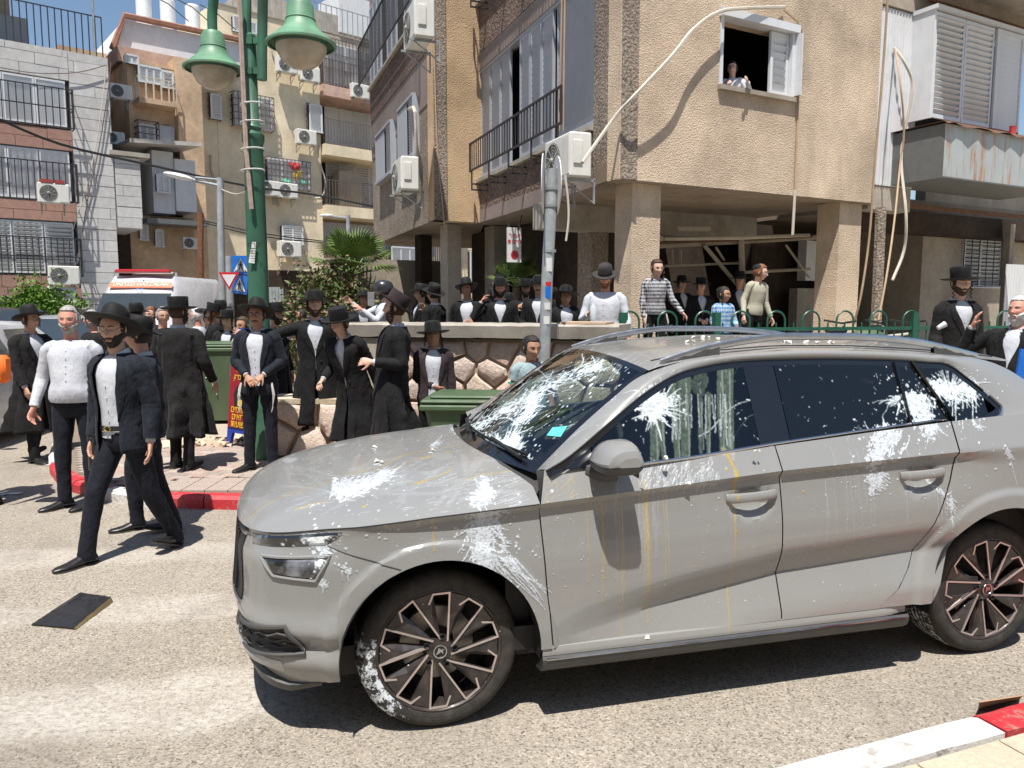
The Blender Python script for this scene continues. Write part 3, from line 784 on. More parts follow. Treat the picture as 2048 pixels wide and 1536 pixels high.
DL = [(1108, 940), (1140, 911), (1212, 850), (1286, 788), (1353, 748), (1415, 731), (1470, 723), (1539, 719), (1630, 717), (1716, 718), (1790, 720), (1849, 724), (1894, 729), (1932, 755), (1965, 781), (1990, 802), (2002, 816), (1996, 832), (1960, 848), (1920, 862)]
dl = [hit_glass(*p) for p in DL]
dl[0] = V((.425, -.842, 1.037))
def bow(x): return 0
def ws(u, v):
 """windshield surface, u 0 base..1 top, v -1..1 across"""
 yb, yt = .715*v, .625*v
 xb = .275+.145*abs(v)**2; xt = .905+.045*abs(v)**2; zb_ = 1.008+.012*(1-v*v); zt = 1.402+.052*(1-v*v)
 x = xb+(xt-xb)*u; y = yb+(yt-yb)*u; z = zb_+(zt-zb_)*u+.022*math.sin(math.pi*u)
 x -= .0; return V((x, y, z))
zE = [(.95, 1.408), (1.1, 1.438), (1.25, 1.458), (1.6, 1.482), (2.0, 1.476), (2.4, 1.452), (2.7, 1.425), (2.9, 1.405)]
zT = [(.9, 1.455), (1.1, 1.482), (1.35, 1.505), (1.7, 1.52), (2.1, 1.514), (2.5, 1.49), (2.8, 1.462), (2.95, 1.44)]
def roof(x, v):
 w_ = .628-.03*sstep(2.2, 2.9, x); ze, zc = lerp_tab(zE, x), lerp_tab(zT, x)
 return V((x, v*w_, ze+(zc-ze)*(1-abs(v)**3)))
qs = [ws(t, -1) for t in (0, .12, .38, .68, .93)]+[roof(x, -1) for x in (1.12, 1.28, 1.45, 1.66, 1.88, 2.1, 2.3, 2.48)]+[V((2.72, -.61, 1.42)), V((2.87, -.62, 1.375)), V((2.99, -.655, 1.30)), V((3.08, -.69, 1.24)), V((3.15, -.73, 1.19)), V((3.20, -.765, 1.165)), V((3.24, -.775, 1.155))]
roofm = MB(); xs = lin(.95, 2.93, 44)
P = [[(ws(1, v) if i == 0 else roof(x, v)) for v in lin(-1, 1, 28)] for i, x in enumerate(xs)]
roofm.grid(P); ro = cb(roofm, 'roof', 'carpaint'); orient_out(ro)
def resample(L, n_):
 out = []
 for i in range(n_+1):
  t = i/n_*(len(L)-1); k = min(int(t), len(L)-2); f = t-k
  Q = [L[max(k-1, 0)], L[k], L[k+1], L[min(k+2, len(L)-1)]]; a, b, c, d = Q
  out.append(.5*((2*b)+(-a+c)*f+(2*a-5*b+4*c-d)*f*f+(-a+3*b-3*c+d)*f**3))
 return out
A1 = resample(dl, 95); B1 = resample(qs, 95)
for sd in (1, -1):
 P = []
 for i, (a, b) in enumerate(zip(A1, B1)):
  row = []
  for k in range(9):
   t = k/8; p = a.lerp(b, t); bul = .016*math.sin(math.pi*t)*(1 if i < 95*.62 else 1.5)
   row.append(V((p.x, (p.y-bul)*sd if True else 0, p.z+bul*.5)))
  P.append(row)
 o = cb(MB().grid(P), 'roof_side', 'carpaint'); orient_out(o)
 def inn(d):
  cen = V((1.4, 0, 1.25)); out = []
  for i, p in enumerate(A1):
   a = A1[max(i-1, 0)]; b = A1[min(i+1, 95)]; t = (b-a).normalized(); nrm = V((t.z, 0, -t.x))
   q = p+nrm*d
   out.append(V((q.x, yg(q.z), q.z)))
  return out
 I1 = inn(.028)
 m = MB().grid([[V((a.x, (a.y-.0015)*sd, a.z)), V((b.x, (b.y+.003)*sd, b.z))] for a, b in zip(A1, I1)]); cb(m, 'window_surround', 'car_gloss')
 def clip_x(poly, x, keep):
  out = []
  for p, q in zip(poly, poly[1:]+poly[:1]):
   ip, iq = (p.x-x)*keep >= 0, (q.x-x)*keep >= 0
   if ip: out.append(p)
   if ip != iq: t = (x-p.x)/(q.x-p.x); out.append(p.lerp(q, t))
  return out
 I0 = [p for p in I1]
 bl = [V((x, yg(belt(x)+.004), belt(x)+.004)) for x in lin(2.34, .45, 16)]
 outl = I0+bl
 for x0, x1, nm, mt in ((.40, .62, 'quarter_panel', 'car_gloss'), (.626, 1.385, 'front_window', 'glass_front'), (1.385, 1.535, 'pillar_trim', 'car_gloss'), (1.54, 2.19, 'rear_window', 'glass_dark'), (2.192, 2.62, 'quarter_window', 'glass_dark')):
  pl = clip_x(clip_x(outl, x0, 1), x1, -1)
  if len(pl) < 3: continue
  m = MB(); m.add([V((p.x, p.y*sd-(0.002*sd if 'pillar' in nm or 'panel' in nm else 0), p.z)) for p in pl], [tuple(range(len(pl)))]); po_ = cb(m, nm, mt, smooth=False)
  if po_.data.polygons[0].normal.y*sd > 0: po_.data.flip_normals()
 for a, b, r in (((1787, 724), (1824, 862), .013), ((1822, 724), (1915, 856), .016)):
  ga, gb = hit_glass(*a), hit_glass(*b); cb(MB().tube([V((p.x, (yg(p.z)-.004)*sd, p.z)) for p in (ga, gb)], r, 6, flat=.4, up=(0, 1, 0)), 'divider', 'car_gloss')
 ch = [V((x, (yg(belt(x))-.006)*sd, belt(x)+.004)) for x in lin(.62, 2.36, 24)]+[V((p.x, (p.y-.004)*sd, p.z)) for p in A1[::-1][0:24]]
 cb(MB().tube(ch, .0075, 6), 'window_strip', 'chrome')
 cb(MB().tube([V((p.x, (p.y-.004)*sd, p.z)) for p in A1[0:95-24]], .004, 6), 'window_seal', 'car_black')
P = [[ws(u, v) for v in lin(-.955, .955, 30)] for u in lin(.03, .965, 16)]
wo_ = cb(MB().grid(P), 'windshield', 'glass_ws'); orient_out(wo_)
fr = MB()
P1 = [ws(u, -.955) for u in lin(.0, 1, 12)]; 
for sd in (1, -1): fr.grid([[ws(u, sd*1.0)+V((0, 0, -.001)), ws(u, sd*.945)+V((0, 0, .0012))] for u in lin(0, 1, 14)])
fr.grid([[ws(u, v)+V((0, 0, .0012)) for u in (.955, 1.0)] for v in lin(-1, 1, 20)]); fr.grid([[ws(u, v)+V((0, 0, .0012)) for u in (-.02, .055)] for v in lin(-1, 1, 20)])
cb(fr, 'windshield_frame', 'car_gloss')
cw = MB(); cw.grid([[V((hood_rear(y)+d*(ws(0, y/.72 if abs(y) < .72 else math.copysign(1, y)).x-hood_rear(y)+.05), y, (hood_z(min(hood_rear(y), .38), y)-.02 if d else hood_z(min(hood_rear(y), .38), y)-.012))) for d in (-.1, .5, 1)] for y in lin(-.80, .80, 30)]); cb(cw, 'cowl', 'car_plastic')
for y0, y1 in ((-.62, .02), (.0, .62)):
 a = V((.30, y0, 1.035)); pts = [ws(.07, (y0+(y1-y0)*t)/.72)+V((-.012, 0, .012)) for t in lin(0, 1, 8)]
 cb(MB().tube(pts, (.008), 6, flat=.6).tube([pts[0]+V((-.03, 0, -.01)), pts[4]+V((-.004, 0, .012))], .010, 6), 'wiper', 'car_black')
st = MB(); c = [(1106, 856), (1136, 853), (1122, 875), (1094, 872)]
def hit_ws(px, py):
 u, v = .4, -.5
 for it in range(25):
  q = V((*proj(ws(u, v)), 0)); a = V((*proj(ws(u+.01, v)), 0))-q; b = V((*proj(ws(u, v+.01)), 0))-q; r = V((px, py, 0))-q; det = a.x*b.y-a.y*b.x
  u += .01*(r.x*b.y-r.y*b.x)/det; v += .01*(a.x*r.y-a.y*r.x)/det; u = max(-.2, min(1.2, u)); v = max(-1.2, min(1.2, v))
 return u, v
M['sticker'] = plain('sticker', (.10, .55, .58), .5)
st.add([ws(*hit_ws(*p))+V((-.002, 0, .003)) for p in c], [(0, 1, 2, 3)]); cb(st, 'window_sticker', 'sticker', smooth=False)
for sd in (1, -1):
 rl = []
 for i in range(31):
  t = i/30; x = 1.02+1.72*t; h = .052*min(1, math.sin(math.pi*min(t, 1-t)/.36*.5) if min(t, 1-t) < .36 else 1); r = roof(min(2.9, x), -.955); rl.append(V((x, r.y*sd, r.z+.004+h)))
 cb(MB().tube(rl, .017, 8, flat=.62), 'roof_rail', 'rail')
 for a, b in ((1.02, 1.30), (2.46, 2.74)):
  m = MB(); P = []
  for x in lin(a, b, 8):
   r = roof(x, -.955); k = min(range(31), key=lambda i: abs(rl[i].x-x)); P.append([V((x, (r.y-.012)*sd, r.z-.006)), V((x, (r.y-.010)*sd, rl[k].z-.006)), V((x, (r.y+.012)*sd, rl[k].z-.006)), V((x, (r.y+.012)*sd, r.z-.006))])
  cb(m.grid(P), 'rail_foot', 'car_plastic')
cb(MB().tube([roof(x, -.86)+V((0, 0, .001)) for x in lin(1.0, 2.9, 20)], .004, 5), 'roof_seam', 'car_black')
P = []
T = B1[int(95*.66):]
for p in T: P.append([V((p.x+.10*(1-(v)**2), p.y*-v, p.z+.02*(1-v*v))) for v in lin(-1, 1, 16)])
rt = cb(MB().grid(P), 'tailgate', 'carpaint'); orient_out(rt)
P = []
for p in T[6:26]: P.append([V((p.x+.10*(1-v*v)+.006, p.y*-v, p.z+.02*(1-v*v)+.004)) for v in lin(-.96, .96, 14)])
cb(MB().grid(P), 'rear_screen', 'glass_dark')
for sd in (1, -1):
 m = MB(); P = quad_patch([(s_of_x(3.05), 1.06), (s_of_x(3.36), 1.04), (s_of_x(3.37), .92), (s_of_x(3.10), .90)], 10, 4, .012)
 cb(m.grid([[V((p.x, p.y*sd, p.z)) for p in r] for r in P]), 'tail_light', 'tail_red')
cab = MB(); cab.box((1.45, 0, .34), (2.3, 1.6, .1)); cab.box((.45, 0, .86), (.42, 1.45, .22), bev=.05); cab.box((2.75, 0, .72), (.8, 1.45, .7)); cb(cab, 'cabin', 'car_black', smooth=False)
def seat(x, y, w_, head=True):
 m = MB(); m.box((x, y, .62), (.52, w_, .16), Matrix.Rotation(.1, 3, 'Y'), .05); m.box((x+.30, y, .92), (.13, w_-.02, .60), Matrix.Rotation(.3, 3, 'Y'), .05)
 hs = [y] if w_ < .8 else [y-.4, y, y+.4]
 for h in hs:
  if head: m.box((x+.41, h, 1.26), (.10, .25, .17), Matrix.Rotation(.2, 3, 'Y'), .04)
 return m
for y in (-.37, .37): cb(seat(1.15, y, .5), 'seat', 'seat_cloth')
cb(seat(2.0, 0, 1.3), 'rear_seat', 'seat_cloth')
Ms = Matrix.Rotation(R(-68), 3, 'Y'); sw_ = MB(); sw_.tube([V((.83, -.37, .97))+Ms@V((.185*math.cos(a), .185*math.sin(a), 0)) for a in lin(0, 2*math.pi, 28)], .014, 8); sw_.sphere((.84, -.37, .965), (.03, .07, .06)); sw_.tube([(.84, -.37, .965), (.50, -.37, .88)], .03, 8); cb(sw_, 'steering_wheel', 'car_black')
m = MB().box((.80, .05, 1.345), (.03, .22, .06), bev=.01); cb(m, 'inner_mirror', 'car_black')
hl = MB().grid([[V((p.x, p.y*.98, p.z-.03)) for p in [roof(x, v) for v in lin(-1, 1, 8)]] for x in lin(1.02, 2.8, 10)]); cb(hl, 'headliner', 'car_black')
un = MB().box((1.3, 0, .27), (3.9, 1.35, .12)); un.box((-.35, 0, .5), (.6, 1.2, .4)); un.box((.33, 0, .55), (.1, 1.5, .6)); cb(un, 'underbody', 'car_black', smooth=False)
for sd in (1, -1):
 c = CSy(1232, 926, -.945)
 if sd < 0: c.z -= .045; c.x += .06
 prof = [(-.825, .35, .50), (-.84, .70, .72), (-.88, .93, .90), (-.93, 1, 1), (-.98, 1, .97), (-1.02, .95, .85), (-1.05, .80, .62), (-1.06, .5, .30)]
 def shell(z_lo, z_hi):
  P = []
  for y, kx, kz in prof:
   ring = []
   for k in range(24):
    a_ = 2*math.pi*k/24; ca_, sa_ = math.cos(a_), math.sin(a_); sx = math.copysign(abs(ca_)**.6, ca_); sz_ = math.copysign(abs(sa_)**.8, sa_)
    z_ = .080*kz*sz_*(1 if sz_ > 0 else .72)+.012*(1+(y+.95)/.14*-.4); xx = .125*kx*sx*(1 if sx < 0 else .42)*(1-.25*max(0, sz_)); ring.append(V((c.x+xx+.028, y*sd, c.z+max(z_lo, min(z_hi, z_)))))
   P.append(ring)
  m_ = MB(); m_.grid(P, True); m_.add(P[0], [tuple(range(24))]); m_.add(P[-1], [tuple(range(24))]); return m_
 o = cb(shell(.004, .2), 'door_mirror', 'carpaint'); cb(shell(-.2, .001), 'mirror_housing', 'car_plastic', o)
 g = MB(); g.box((c.x+.062, -.95*sd, c.z+.005), (.006, .17, .105), bev=.002); cb(g, 'mirror_glass', 'mirror', o)
 g = MB(); g.tube([V((c.x+.02, -.90*sd, c.z-.055)), V((c.x-.02, -.87*sd, c.z-.062)), V((c.x-.08, -.83*sd, c.z-.055))], [.03, .026, .035], 10, flat=.6); cb(g, 'mirror_arm', 'car_plastic', o)
for hi, (hx, hz) in enumerate(HANDLES):
 for sd in (1, -1):
  y = surf(s_of_x(hx), hz+.05).y*sd; L_ = .115
  pts = [V((hx-L_+2*L_*t, y-(.004+.026*math.sin(math.pi*t)**.5)*sd*1, hz+.010+.010*t)) for t in lin(0, 1, 12)]
  o = cb(MB().tube(pts, [(.016, .010)]+[(.021, .012)]*11+[(.016, .010)], 10, up=(0, 0, 1)), 'door_handle', 'carpaint', near_doors[hi] if sd == 1 else None)
def wheel(x, y, sd):
 root = bpy.data.objects.new('wheel', None); COL.objects.link(root); root.parent = car; root.location = (x, y, TR); root.rotation_euler = (0, 0, 0 if sd > 0 else math.pi)
 M3 = Matrix.Rotation(R(90), 3, 'X')  # lathe axis z -> -y (outwards for near side)
 t = MB(); W = .205
 prof = [(.248, .0), (.254, .004), (.262, .006), (.285, .010), (.300, .006), (.312, -.004), (.3195, -.018), (.323, -.032), (.3245, -.06), (.325, -.10), (.3245, -.14), (.323, -.17), (.316, -.19), (.29, -.20), (.25, -.20)]
 t.lathe(prof, 72, (0, 0, 0), M3)
 o = t.build('tyre', 'tyre', None, world=False); o.parent = root; o.data.polygons.foreach_set('use_smooth', [True]*len(o.data.polygons))
 tg = MB()
 for k in range(90):
  a = 2*math.pi*k/90
  for z0, z1, r in ((-.022, -.062, .3262), (-.142, -.176, .3262)):
   p = [M3@V((math.cos(a+da)*rr, math.sin(a+da)*rr, zz)) for da, rr, zz in ((0, r-.003, z0), (.045, r-.003, z0), (.05, r, z1), (.0, r, z1))]
   tg.add([q.lerp(V((0, q.y, 0)), 0) for q in p], [(0, 1, 2, 3)])
  for zz in (-.078, -.102, -.126): tg.add([M3@V((math.cos(a+da)*.3264, math.sin(a+da)*.3264, zz+dz)) for da, dz in ((0, -.008), (.066, -.008), (.066, .008), (0, .008))], [(0, 1, 2, 3)])
 g = tg.build('tread', 'tyre', None, world=False, kind='stuff'); g.parent = o
 rb_ = MB(); rb_.lathe([(.250, -.002), (.252, .003), (.247, .006), (.241, .002), (.236, -.012), (.222, -.10), (.21, -.17)], 60, (0, 0, 0), M3); o = rb_.build('rim', 'rim_dark', None, world=False, smooth='auto'); o.parent = root
 bk = MB(); bk.lathe([(.235, -.13), (.0, -.13)], 40, (0, 0, 0), M3); bk.build('backplate', 'car_black', None, world=False).parent = root
 di = MB(); di.lathe([(.07, -.085), (.15, -.085), (.155, -.09), (.155, -.105), (.07, -.105)], 40, (0, 0, 0), M3); di.build('brake_disc', 'disc', None, world=False, smooth='auto').parent = root
 RR_ = .238; pol = lambda r, a, z: M3@V((r*RR_*math.cos(a), r*RR_*math.sin(a), z))
 off0 = R(80)
 for k in range(10):
  a = off0+k*R(36); d = 1
  b = MB(); 
  A_ = pol(.22, a-R(20), .001); B_ = pol(1.0, a, -.004); C_ = pol(1.0, a-R(20), -.004); D_ = pol(.64, a-R(20)+R(18)-R(0), -.022)
  hk_in = pol(.60, a-R(3), -.010)
  quad = [pol(.20, a-R(31), -.004), pol(1.0, a, -.003), pol(1.0, a-R(20), -.003), pol(.62, a-R(4)-R(18), -.012)]
  rid = pol(.62, a-R(14), .004)
  b.add(quad+[rid]+[q+V((0, .02, 0)) for q in quad], [(0, 1, 4), (1, 2, 4), (2, 3, 4), (3, 0, 4), (0, 5, 6, 1), (3, 8, 5, 0), (2, 7, 8, 3)])
  b.build('spoke', 'rim_black', None, world=False).parent = root
  s = MB(); path = [pol(.21, a-R(29), .003), pol(.6, a-R(7), .0035), pol(1.0, a, .002), pol(.995, a+R(16), .002), pol(.66, a+R(33)-R(15), -.004)]
  path = [pol(.21, a-R(29), .003), pol(1.0, a, .003), pol(.985, a+R(16), .003), pol(.66, a+R(14)+R(18), -.003)]
  wd = .0036
  for p, q in zip(path, path[1:]):
   t_ = (q-p).normalized(); nrm = V((-t_.z, 0, t_.x))
   s.prism([p-t_*wd*.6+nrm*wd, q+t_*wd*.6+nrm*wd, q+t_*wd*.6-nrm*wd, p-t_*wd*.6-nrm*wd], (0, .006, 0))
  s.build('spoke_edge', 'rim_cut', None, world=False).parent = root
 h = MB(); h.lathe([(.0, .004), (.03, .004), (.052, -.002), (.058, -.03)], 30, (0, 0, 0), M3)
 h.build('hub', 'rim_black', None, world=False, smooth='auto').parent = root
 for k in range(5):
  a = off0+k*R(72)+R(10)*0; c0 = pol(.255, a, 0)
  n_ = MB(); n_.lathe([(.012, .004), (.012, .007), (.009, .007), (.009, -.004), (0, -.004)], 12, c0, M3); n_.build('wheel_nut', 'car_black', None, world=False, smooth='auto').parent = root
 cp = MB(); cp.lathe([(.029, .004), (.030, .008), (.027, .010), (.0, .0095)], 24, (0, 0, 0), M3); co_ = cp.build('hub_cap', 'car_black', None, world=False, smooth='auto'); co_.parent = root
 em = MB(); em.lathe([(.0285, .0098), (.0275, .0115), (.0235, .0115), (.0225, .0098)], 24, (0, 0, 0), M3)
 em.prism([M3@V((x_, y_, .0105)) for x_, y_ in ((-.018, -.012), (.004, .0), (.012, -.010), (.010, .004), (.020, .010), (.002, .009), (-.006, .018), (-.010, .004))], (0, -.002, 0))
 em.build('emblem', 'chrome', None, world=False, smooth=False).parent = co_
 return root
W1 = wheel(0, -.800, 1); 
def dup_wheel(x, y, sd, rot):
 w2 = copy_tree(W1, (x, y, TR)); w2.parent = car; w2.rotation_euler = (0, rot, 0 if sd > 0 else math.pi)
 for o in w2.children:
  if o.name.startswith('tyre'): o.material_slots[0].link = 'OBJECT'; o.material_slots[0].material = M['tyre2']
 return w2
dup_wheel(WB, -.80, 1, R(-14)); dup_wheel(0, .80, -1, .4); dup_wheel(WB, .80, -1, .2)
# ================================================================ drawing the marks (paint, yolk, runs) into the two masks
AS = np.zeros((SH, SW, 3), np.float32); AT = np.zeros((TH, TW, 3), np.float32)
PX = 400.0
def S2(px, py): q = CSy(px, py, -.884); return ((q.x+1)*PX, (q.z-.15)*PX)
def SG(px, py): q = hit_glass(px, py); return ((q.x+1)*PX, (q.z-.15)*PX)
def H2(px, py):
 z = .92
 for _ in range(30):
  q = CSz(px, py, z); z = .5*z+.5*hood_z(max(-.80, min(.4, q.x)), q.y)
 return ((q.x+1)*PX, (q.y+.95)*PX)
def R2(px, py):
 z = 1.5
 for _ in range(20):
  q = CSz(px, py, z); z = .5*z+.5*roof(max(.95, min(2.9, q.x)), max(-1, min(1, q.y/.62))).z
 return ((q.x+1)*PX, (q.y+.95)*PX)
def W2(px, py):
 u, v = hit_ws(px, py); q = ws(u, v); return ((q.x+1)*PX, (q.y+.95)*PX)
rs = np.random.RandomState(4)
def stamp(A, x, y, r, ch, val=1.0):
 h, w_ = A.shape[:2]; x0, x1, y0, y1 = int(x-r-1), int(x+r+2), int(y-r-1), int(y+r+2)
 if x1 < 1 or y1 < 1 or x0 >= w_-1 or y0 >= h-1: return
 x0, y0 = max(0, x0), max(0, y0); x1, y1 = min(w_, x1), min(h, y1)
 yy, xx = np.mgrid[y0:y1, x0:x1]; m = np.clip(r+.5-np.hypot(xx-x, yy-y), 0, 1)*val
 A[y0:y1, x0:x1, ch] = np.maximum(A[y0:y1, x0:x1, ch], m)
def line(A, p, q, r0, r1, ch=0, val=1.0, wob=0):
 L_ = math.hypot(q[0]-p[0], q[1]-p[1]); n_ = max(2, int(L_/max(.6, min(r0, r1)*.8))); ph = rs.rand()*6
 for i in range(n_+1):
  t = i/n_; w_ = math.sin(t*5+ph)*wob*L_; nx, ny = -(q[1]-p[1])/max(L_, 1), (q[0]-p[0])/max(L_, 1)
  stamp(A, p[0]+(q[0]-p[0])*t+nx*w_, p[1]+(q[1]-p[1])*t+ny*w_, r0+(r1-r0)*t, ch, val)
def streaks(A, f, region, n_, direc, ln, wid, drops=30, spread=30, ch=0, val=1.0):
 """fill a spine region (list of (px,py,halfwidth)) with short strokes along direc (pixel vector)"""
 for k in range(int(n_*.75)):
  i = rs.randint(len(region)-1); t = rs.rand(); a, b = region[i], region[i+1]
  hw = a[2]+(b[2]-a[2])*t; ox, oy = rs.normal(0, .46), rs.normal(0, .46)
  x = a[0]+(b[0]-a[0])*t+ox*hw; y = a[1]+(b[1]-a[1])*t+oy*hw
  l = ln*(.12+rs.rand()**2.6*1.25); dx, dy = direc(x, y) if callable(direc) else direc; m_ = math.hypot(dx, dy) or 1; jit = rs.normal(0, .45 if rs.rand() < .6 else .12)
  dx, dy = dx/m_-jit*dy/m_, dy/m_+jit*dx/m_
  w_ = wid*(.4+rs.rand()*.8); line(A, f(x, y), f(x+dx*l, y+dy*l), w_, w_*.35, ch, val, .03)
 for k in range(int(n_*1.5)):
  i = rs.randint(len(region)-1); t = rs.rand(); a, b = region[i], region[i+1]; hw = a[2]+(b[2]-a[2])*t; r_ = abs(rs.normal(0, .55)); th = rs.rand()*6.28
  p = f(a[0]+(b[0]-a[0])*t+math.cos(th)*hw*r_, a[1]+(b[1]-a[1])*t+math.sin(th)*hw*r_); stamp(A, p[0], p[1], wid*(.5+rs.rand()**2*1.9)*(1.25-.5*min(1, r_)), ch, val)
 for k in range(drops):
  i = rs.randint(len(region)); a = region[i]; x = a[0]+rs.normal(0, spread); y = a[1]+rs.normal(0, spread*.7)
  p = f(x, y); stamp(A, p[0], p[1], .5+rs.rand()**2*2.0, ch, val)
def drips(A, f, xs, y0, y1, w_, ch=0, val=.9, jit=6):
 for x in xs:
  a = f(x, y0+rs.normal(0, jit)); l = (y1-y0)*(.4+rs.rand()*.7); b = f(x+rs.normal(0, 1.0), y0+l); line(A, a, b, w_*(.4+rs.rand()*.5), w_*.45, ch, val, .004); stamp(A, b[0], b[1], w_*1.1, ch, val)
rad = lambda cx, cy: (lambda x, y: (x-cx+rs.normal(0, 6), y-cy+rs.normal(0, 6)))
streaks(AS, S2, [(965, 960, 22), (972, 1010, 22), (965, 1050, 32), (960, 1095, 28), (975, 1120, 24)], 420, lambda x, y: ((x-960)*.5, 18), 22, 2.3, 90, 55)
streaks(AS, S2, [(985, 1010, 10), (1008, 1090, 10), (1005, 1120, 8)], 60, (10, 6), 18, 1.4, 20, 20)
for k in range(15): x = 955+rs.rand()*75; line(AS, S2(x, 1110+rs.rand()*25), S2(x+55+rs.rand()*30, 1170+rs.rand()*60), 1.3, .5)
drips(AS, S2, [940+rs.rand()*55 for _ in range(18)], 1060, 1135, 1.3)
streaks(AS, S2, [(600, 1080, 12), (640, 1100, 22), (648, 1115, 12)], 90, (14, 3), 20, 1.7, 40, 40)
streaks(AS, S2, [(640, 1125, 10), (636, 1140, 6)], 24, (5, 10), 12, 1.4, 8, 12)
for x, y in ((695, 1150), (643, 1180)): streaks(AS, S2, [(x-4, y-4, 7), (x+4, y+4, 7)], 16, lambda a, b: (rs.normal(), rs.normal()), 10, 1.5, 6, 10); line(AS, S2(x, y), S2(x+3, y+20), 1.2, .6)
for k in range(40): x, y = 510+rs.rand()*180, 1068+rs.rand()*18; line(AS, S2(x, y), S2(x+rs.normal(0, 16), y+rs.normal(0, 10)), .5, .3, 0, .6)
streaks(AS, S2, [(1745, 930, 20), (1765, 900, 26), (1790, 880, 22), (1800, 870, 12)], 170, (16, -22), 22, 2.0, 30, 40)
streaks(AS, S2, [(1738, 960, 16), (1765, 955, 14), (1740, 985, 8)], 70, (14, 8), 16, 1.8, 20, 26)
streaks(AS, S2, [(1860, 960, 5), (1898, 1005, 10), (1900, 1020, 7)], 50, (10, 22), 18, 1.3, 26, 18)
drips(AS, S2, [1868+rs.rand()*45 for _ in range(9)], 985, 1060, .9)
streaks(AS, S2, [(2010, 900, 10), (2018, 915, 7)], 26, (5, 10), 12, 1.5, 8, 14); line(AS, S2(2018, 915), S2(2032, 970), 1.0, .5)
streaks(AS, S2, [(1960, 850, 12), (1975, 860, 6)], 14, (10, 6), 12, 1.4, 6, 20)
for k in range(26): x, y = 1690+rs.rand()*330, 880+rs.rand()*160; stamp(AS, *S2(x, y), .5+rs.rand(), 0)
for k in range(150): x = 1290+rs.rand()*150; y = 925+rs.rand()*45; line(AS, S2(x, y), S2(x-14+rs.rand()*8, y+30*rs.rand()), .7, .4, 0, .5)
drips(AS, S2, [1230+rs.rand()*130 for _ in range(17)], 960, 1180, .9, 0, .32, 25)
drips(AS, S2, [1640+rs.rand()*210 for _ in range(14)], 930, 1090, .8, 0, .3, 40)
drips(AS, S2, [1176, 1203, 1207, 1240, 1246, 1293, 1298, 1330], 1000, 1270, 1.5, 1, .8, 20)
drips(AS, S2, [1290, 1294], 960, 1240, 1.9, 1, .55, 10)
for a, b in (((1462, 905), (1472, 945)), ((1472, 945), (1470, 1000)), ((1470, 1010), (1467, 1140)), ((1467, 1140), (1455, 1270))): line(AS, S2(*a), S2(*b), 4.0 if a[1] < 950 else 1.6, 1.8 if a[1] < 950 else .8, 1, .95)
for x, y in ((1470, 1062), (1292, 1220), (1455, 940), (1608, 985)): stamp(AS, *S2(x, y), 2.4, 1)
drips(AS, S2, [868, 867], 1030, 1120, 1.5, 1, .7, 5); line(AS, S2(868, 975), S2(866, 1032), 3.2, 2.2, 0, .9)
for k in range(50): x, y = 1100+rs.rand()*60, 910+rs.rand()*110; line(AS, S2(x, y), S2(x-8+rs.normal(0, 10), y+24*rs.rand()), .7, .4, 1, .5)
streaks(AS, S2, [(1000, 1020, 60), (880, 1010, 60), (760, 1040, 40)], 110, (22, -12), 20, .7, 160, 70, 0, .6)
for k in range(260): x, y = 1090+rs.rand()*900, 930+rs.rand()*280; stamp(AS, *S2(x, y), .35+rs.rand()**3*1.1, 0 if rs.rand() < .8 else 1, .8)
streaks(AS, SG, [(1300, 815, 20), (1320, 805, 22), (1308, 835, 16)], 230, rad(1306, 815), 34, 1.7, 60, 38)
for k in range(14): a = rs.rand()*6.28; line(AS, SG(1306+18*math.cos(a), 815+18*math.sin(a)), SG(1306+(40+rs.rand()*22)*math.cos(a), 815+(36+rs.rand()*20)*math.sin(a)), 1.5, .4)
streaks(AS, SG, [(1815, 800, 20), (1835, 805, 26), (1845, 835, 26), (1850, 855, 16)], 270, (4, 20), 20, 2.2, 80, 44)
streaks(AS, SG, [(1868, 770, 18), (1890, 785, 24), (1925, 778, 16), (1950, 785, 16)], 200, (14, 16), 24, 2.0, 60, 36)
streaks(AS, SG, [(1800, 795, 14), (1785, 805, 10)], 30, (-20, 4), 26, .9, 20, 24)
drips(AS, SG, [1850, 1858, 1864, 1905, 1910, 1912, 1945, 1952], 800, 850, 1.6)
for k in range(28): a = -2.6+rs.rand()*2.2; line(AS, SG(1900, 785), SG(1900+60*math.cos(a), 785+45*math.sin(a)), .9, .3)
line(AS, SG(1493, 800), SG(1530, 808), .7, 2.0); line(AS, SG(1530, 808), SG(1563, 822), 2.0, 1.2); stamp(AS, *SG(1528, 807), 3, 0)
for k in range(150):
 x, y = 1250+rs.rand()*700, 725+rs.rand()*165
 p = SG(x, y)
 if rs.rand() < .55: stamp(AS, *p, .35+rs.rand()**3*1.3, 0)
 else: line(AS, p, SG(x+rs.normal(0, 4), y+rs.normal(3, 4)), .4, .25, 0, .6)
for x0, w_, y0, y1 in ((1345, 9, 770, 920), (1370, 14, 760, 930), (1400, 5, 800, 905), (1415, 6, 790, 920), (1442, 10, 735, 905), (1455, 14, 735, 900), (1460, 5, 860, 915), (1310, 13, 830, 925), (1322, 7, 840, 930)):
 line(AS, SG(x0, y0), SG(x0+rs.normal(2, 4), y1), w_*.9, w_*.55, 2, .75, .012); line(AS, SG(x0+3, y0+8), SG(x0+rs.normal(4, 4), y1-5), 1.3, .8, 1, .55, .01)
for k in range(30): p = SG(1350+rs.rand()*60, 745+rs.rand()*40); stamp(AS, *p, 5+rs.rand()*5, 2, .45)
for k in range(16): x = 1345+rs.rand()*120; line(AS, SG(x, 790), SG(x+rs.normal(0, 3), 830+rs.rand()*70), .9, 1.2, 0, .35)
line(AS, SG(1395, 868), SG(1495, 805), .6, .5, 0, .6, .05)
drips(AS, SG, [1535, 1545, 1552, 1558], 850, 890, 1.1, 0, .7)
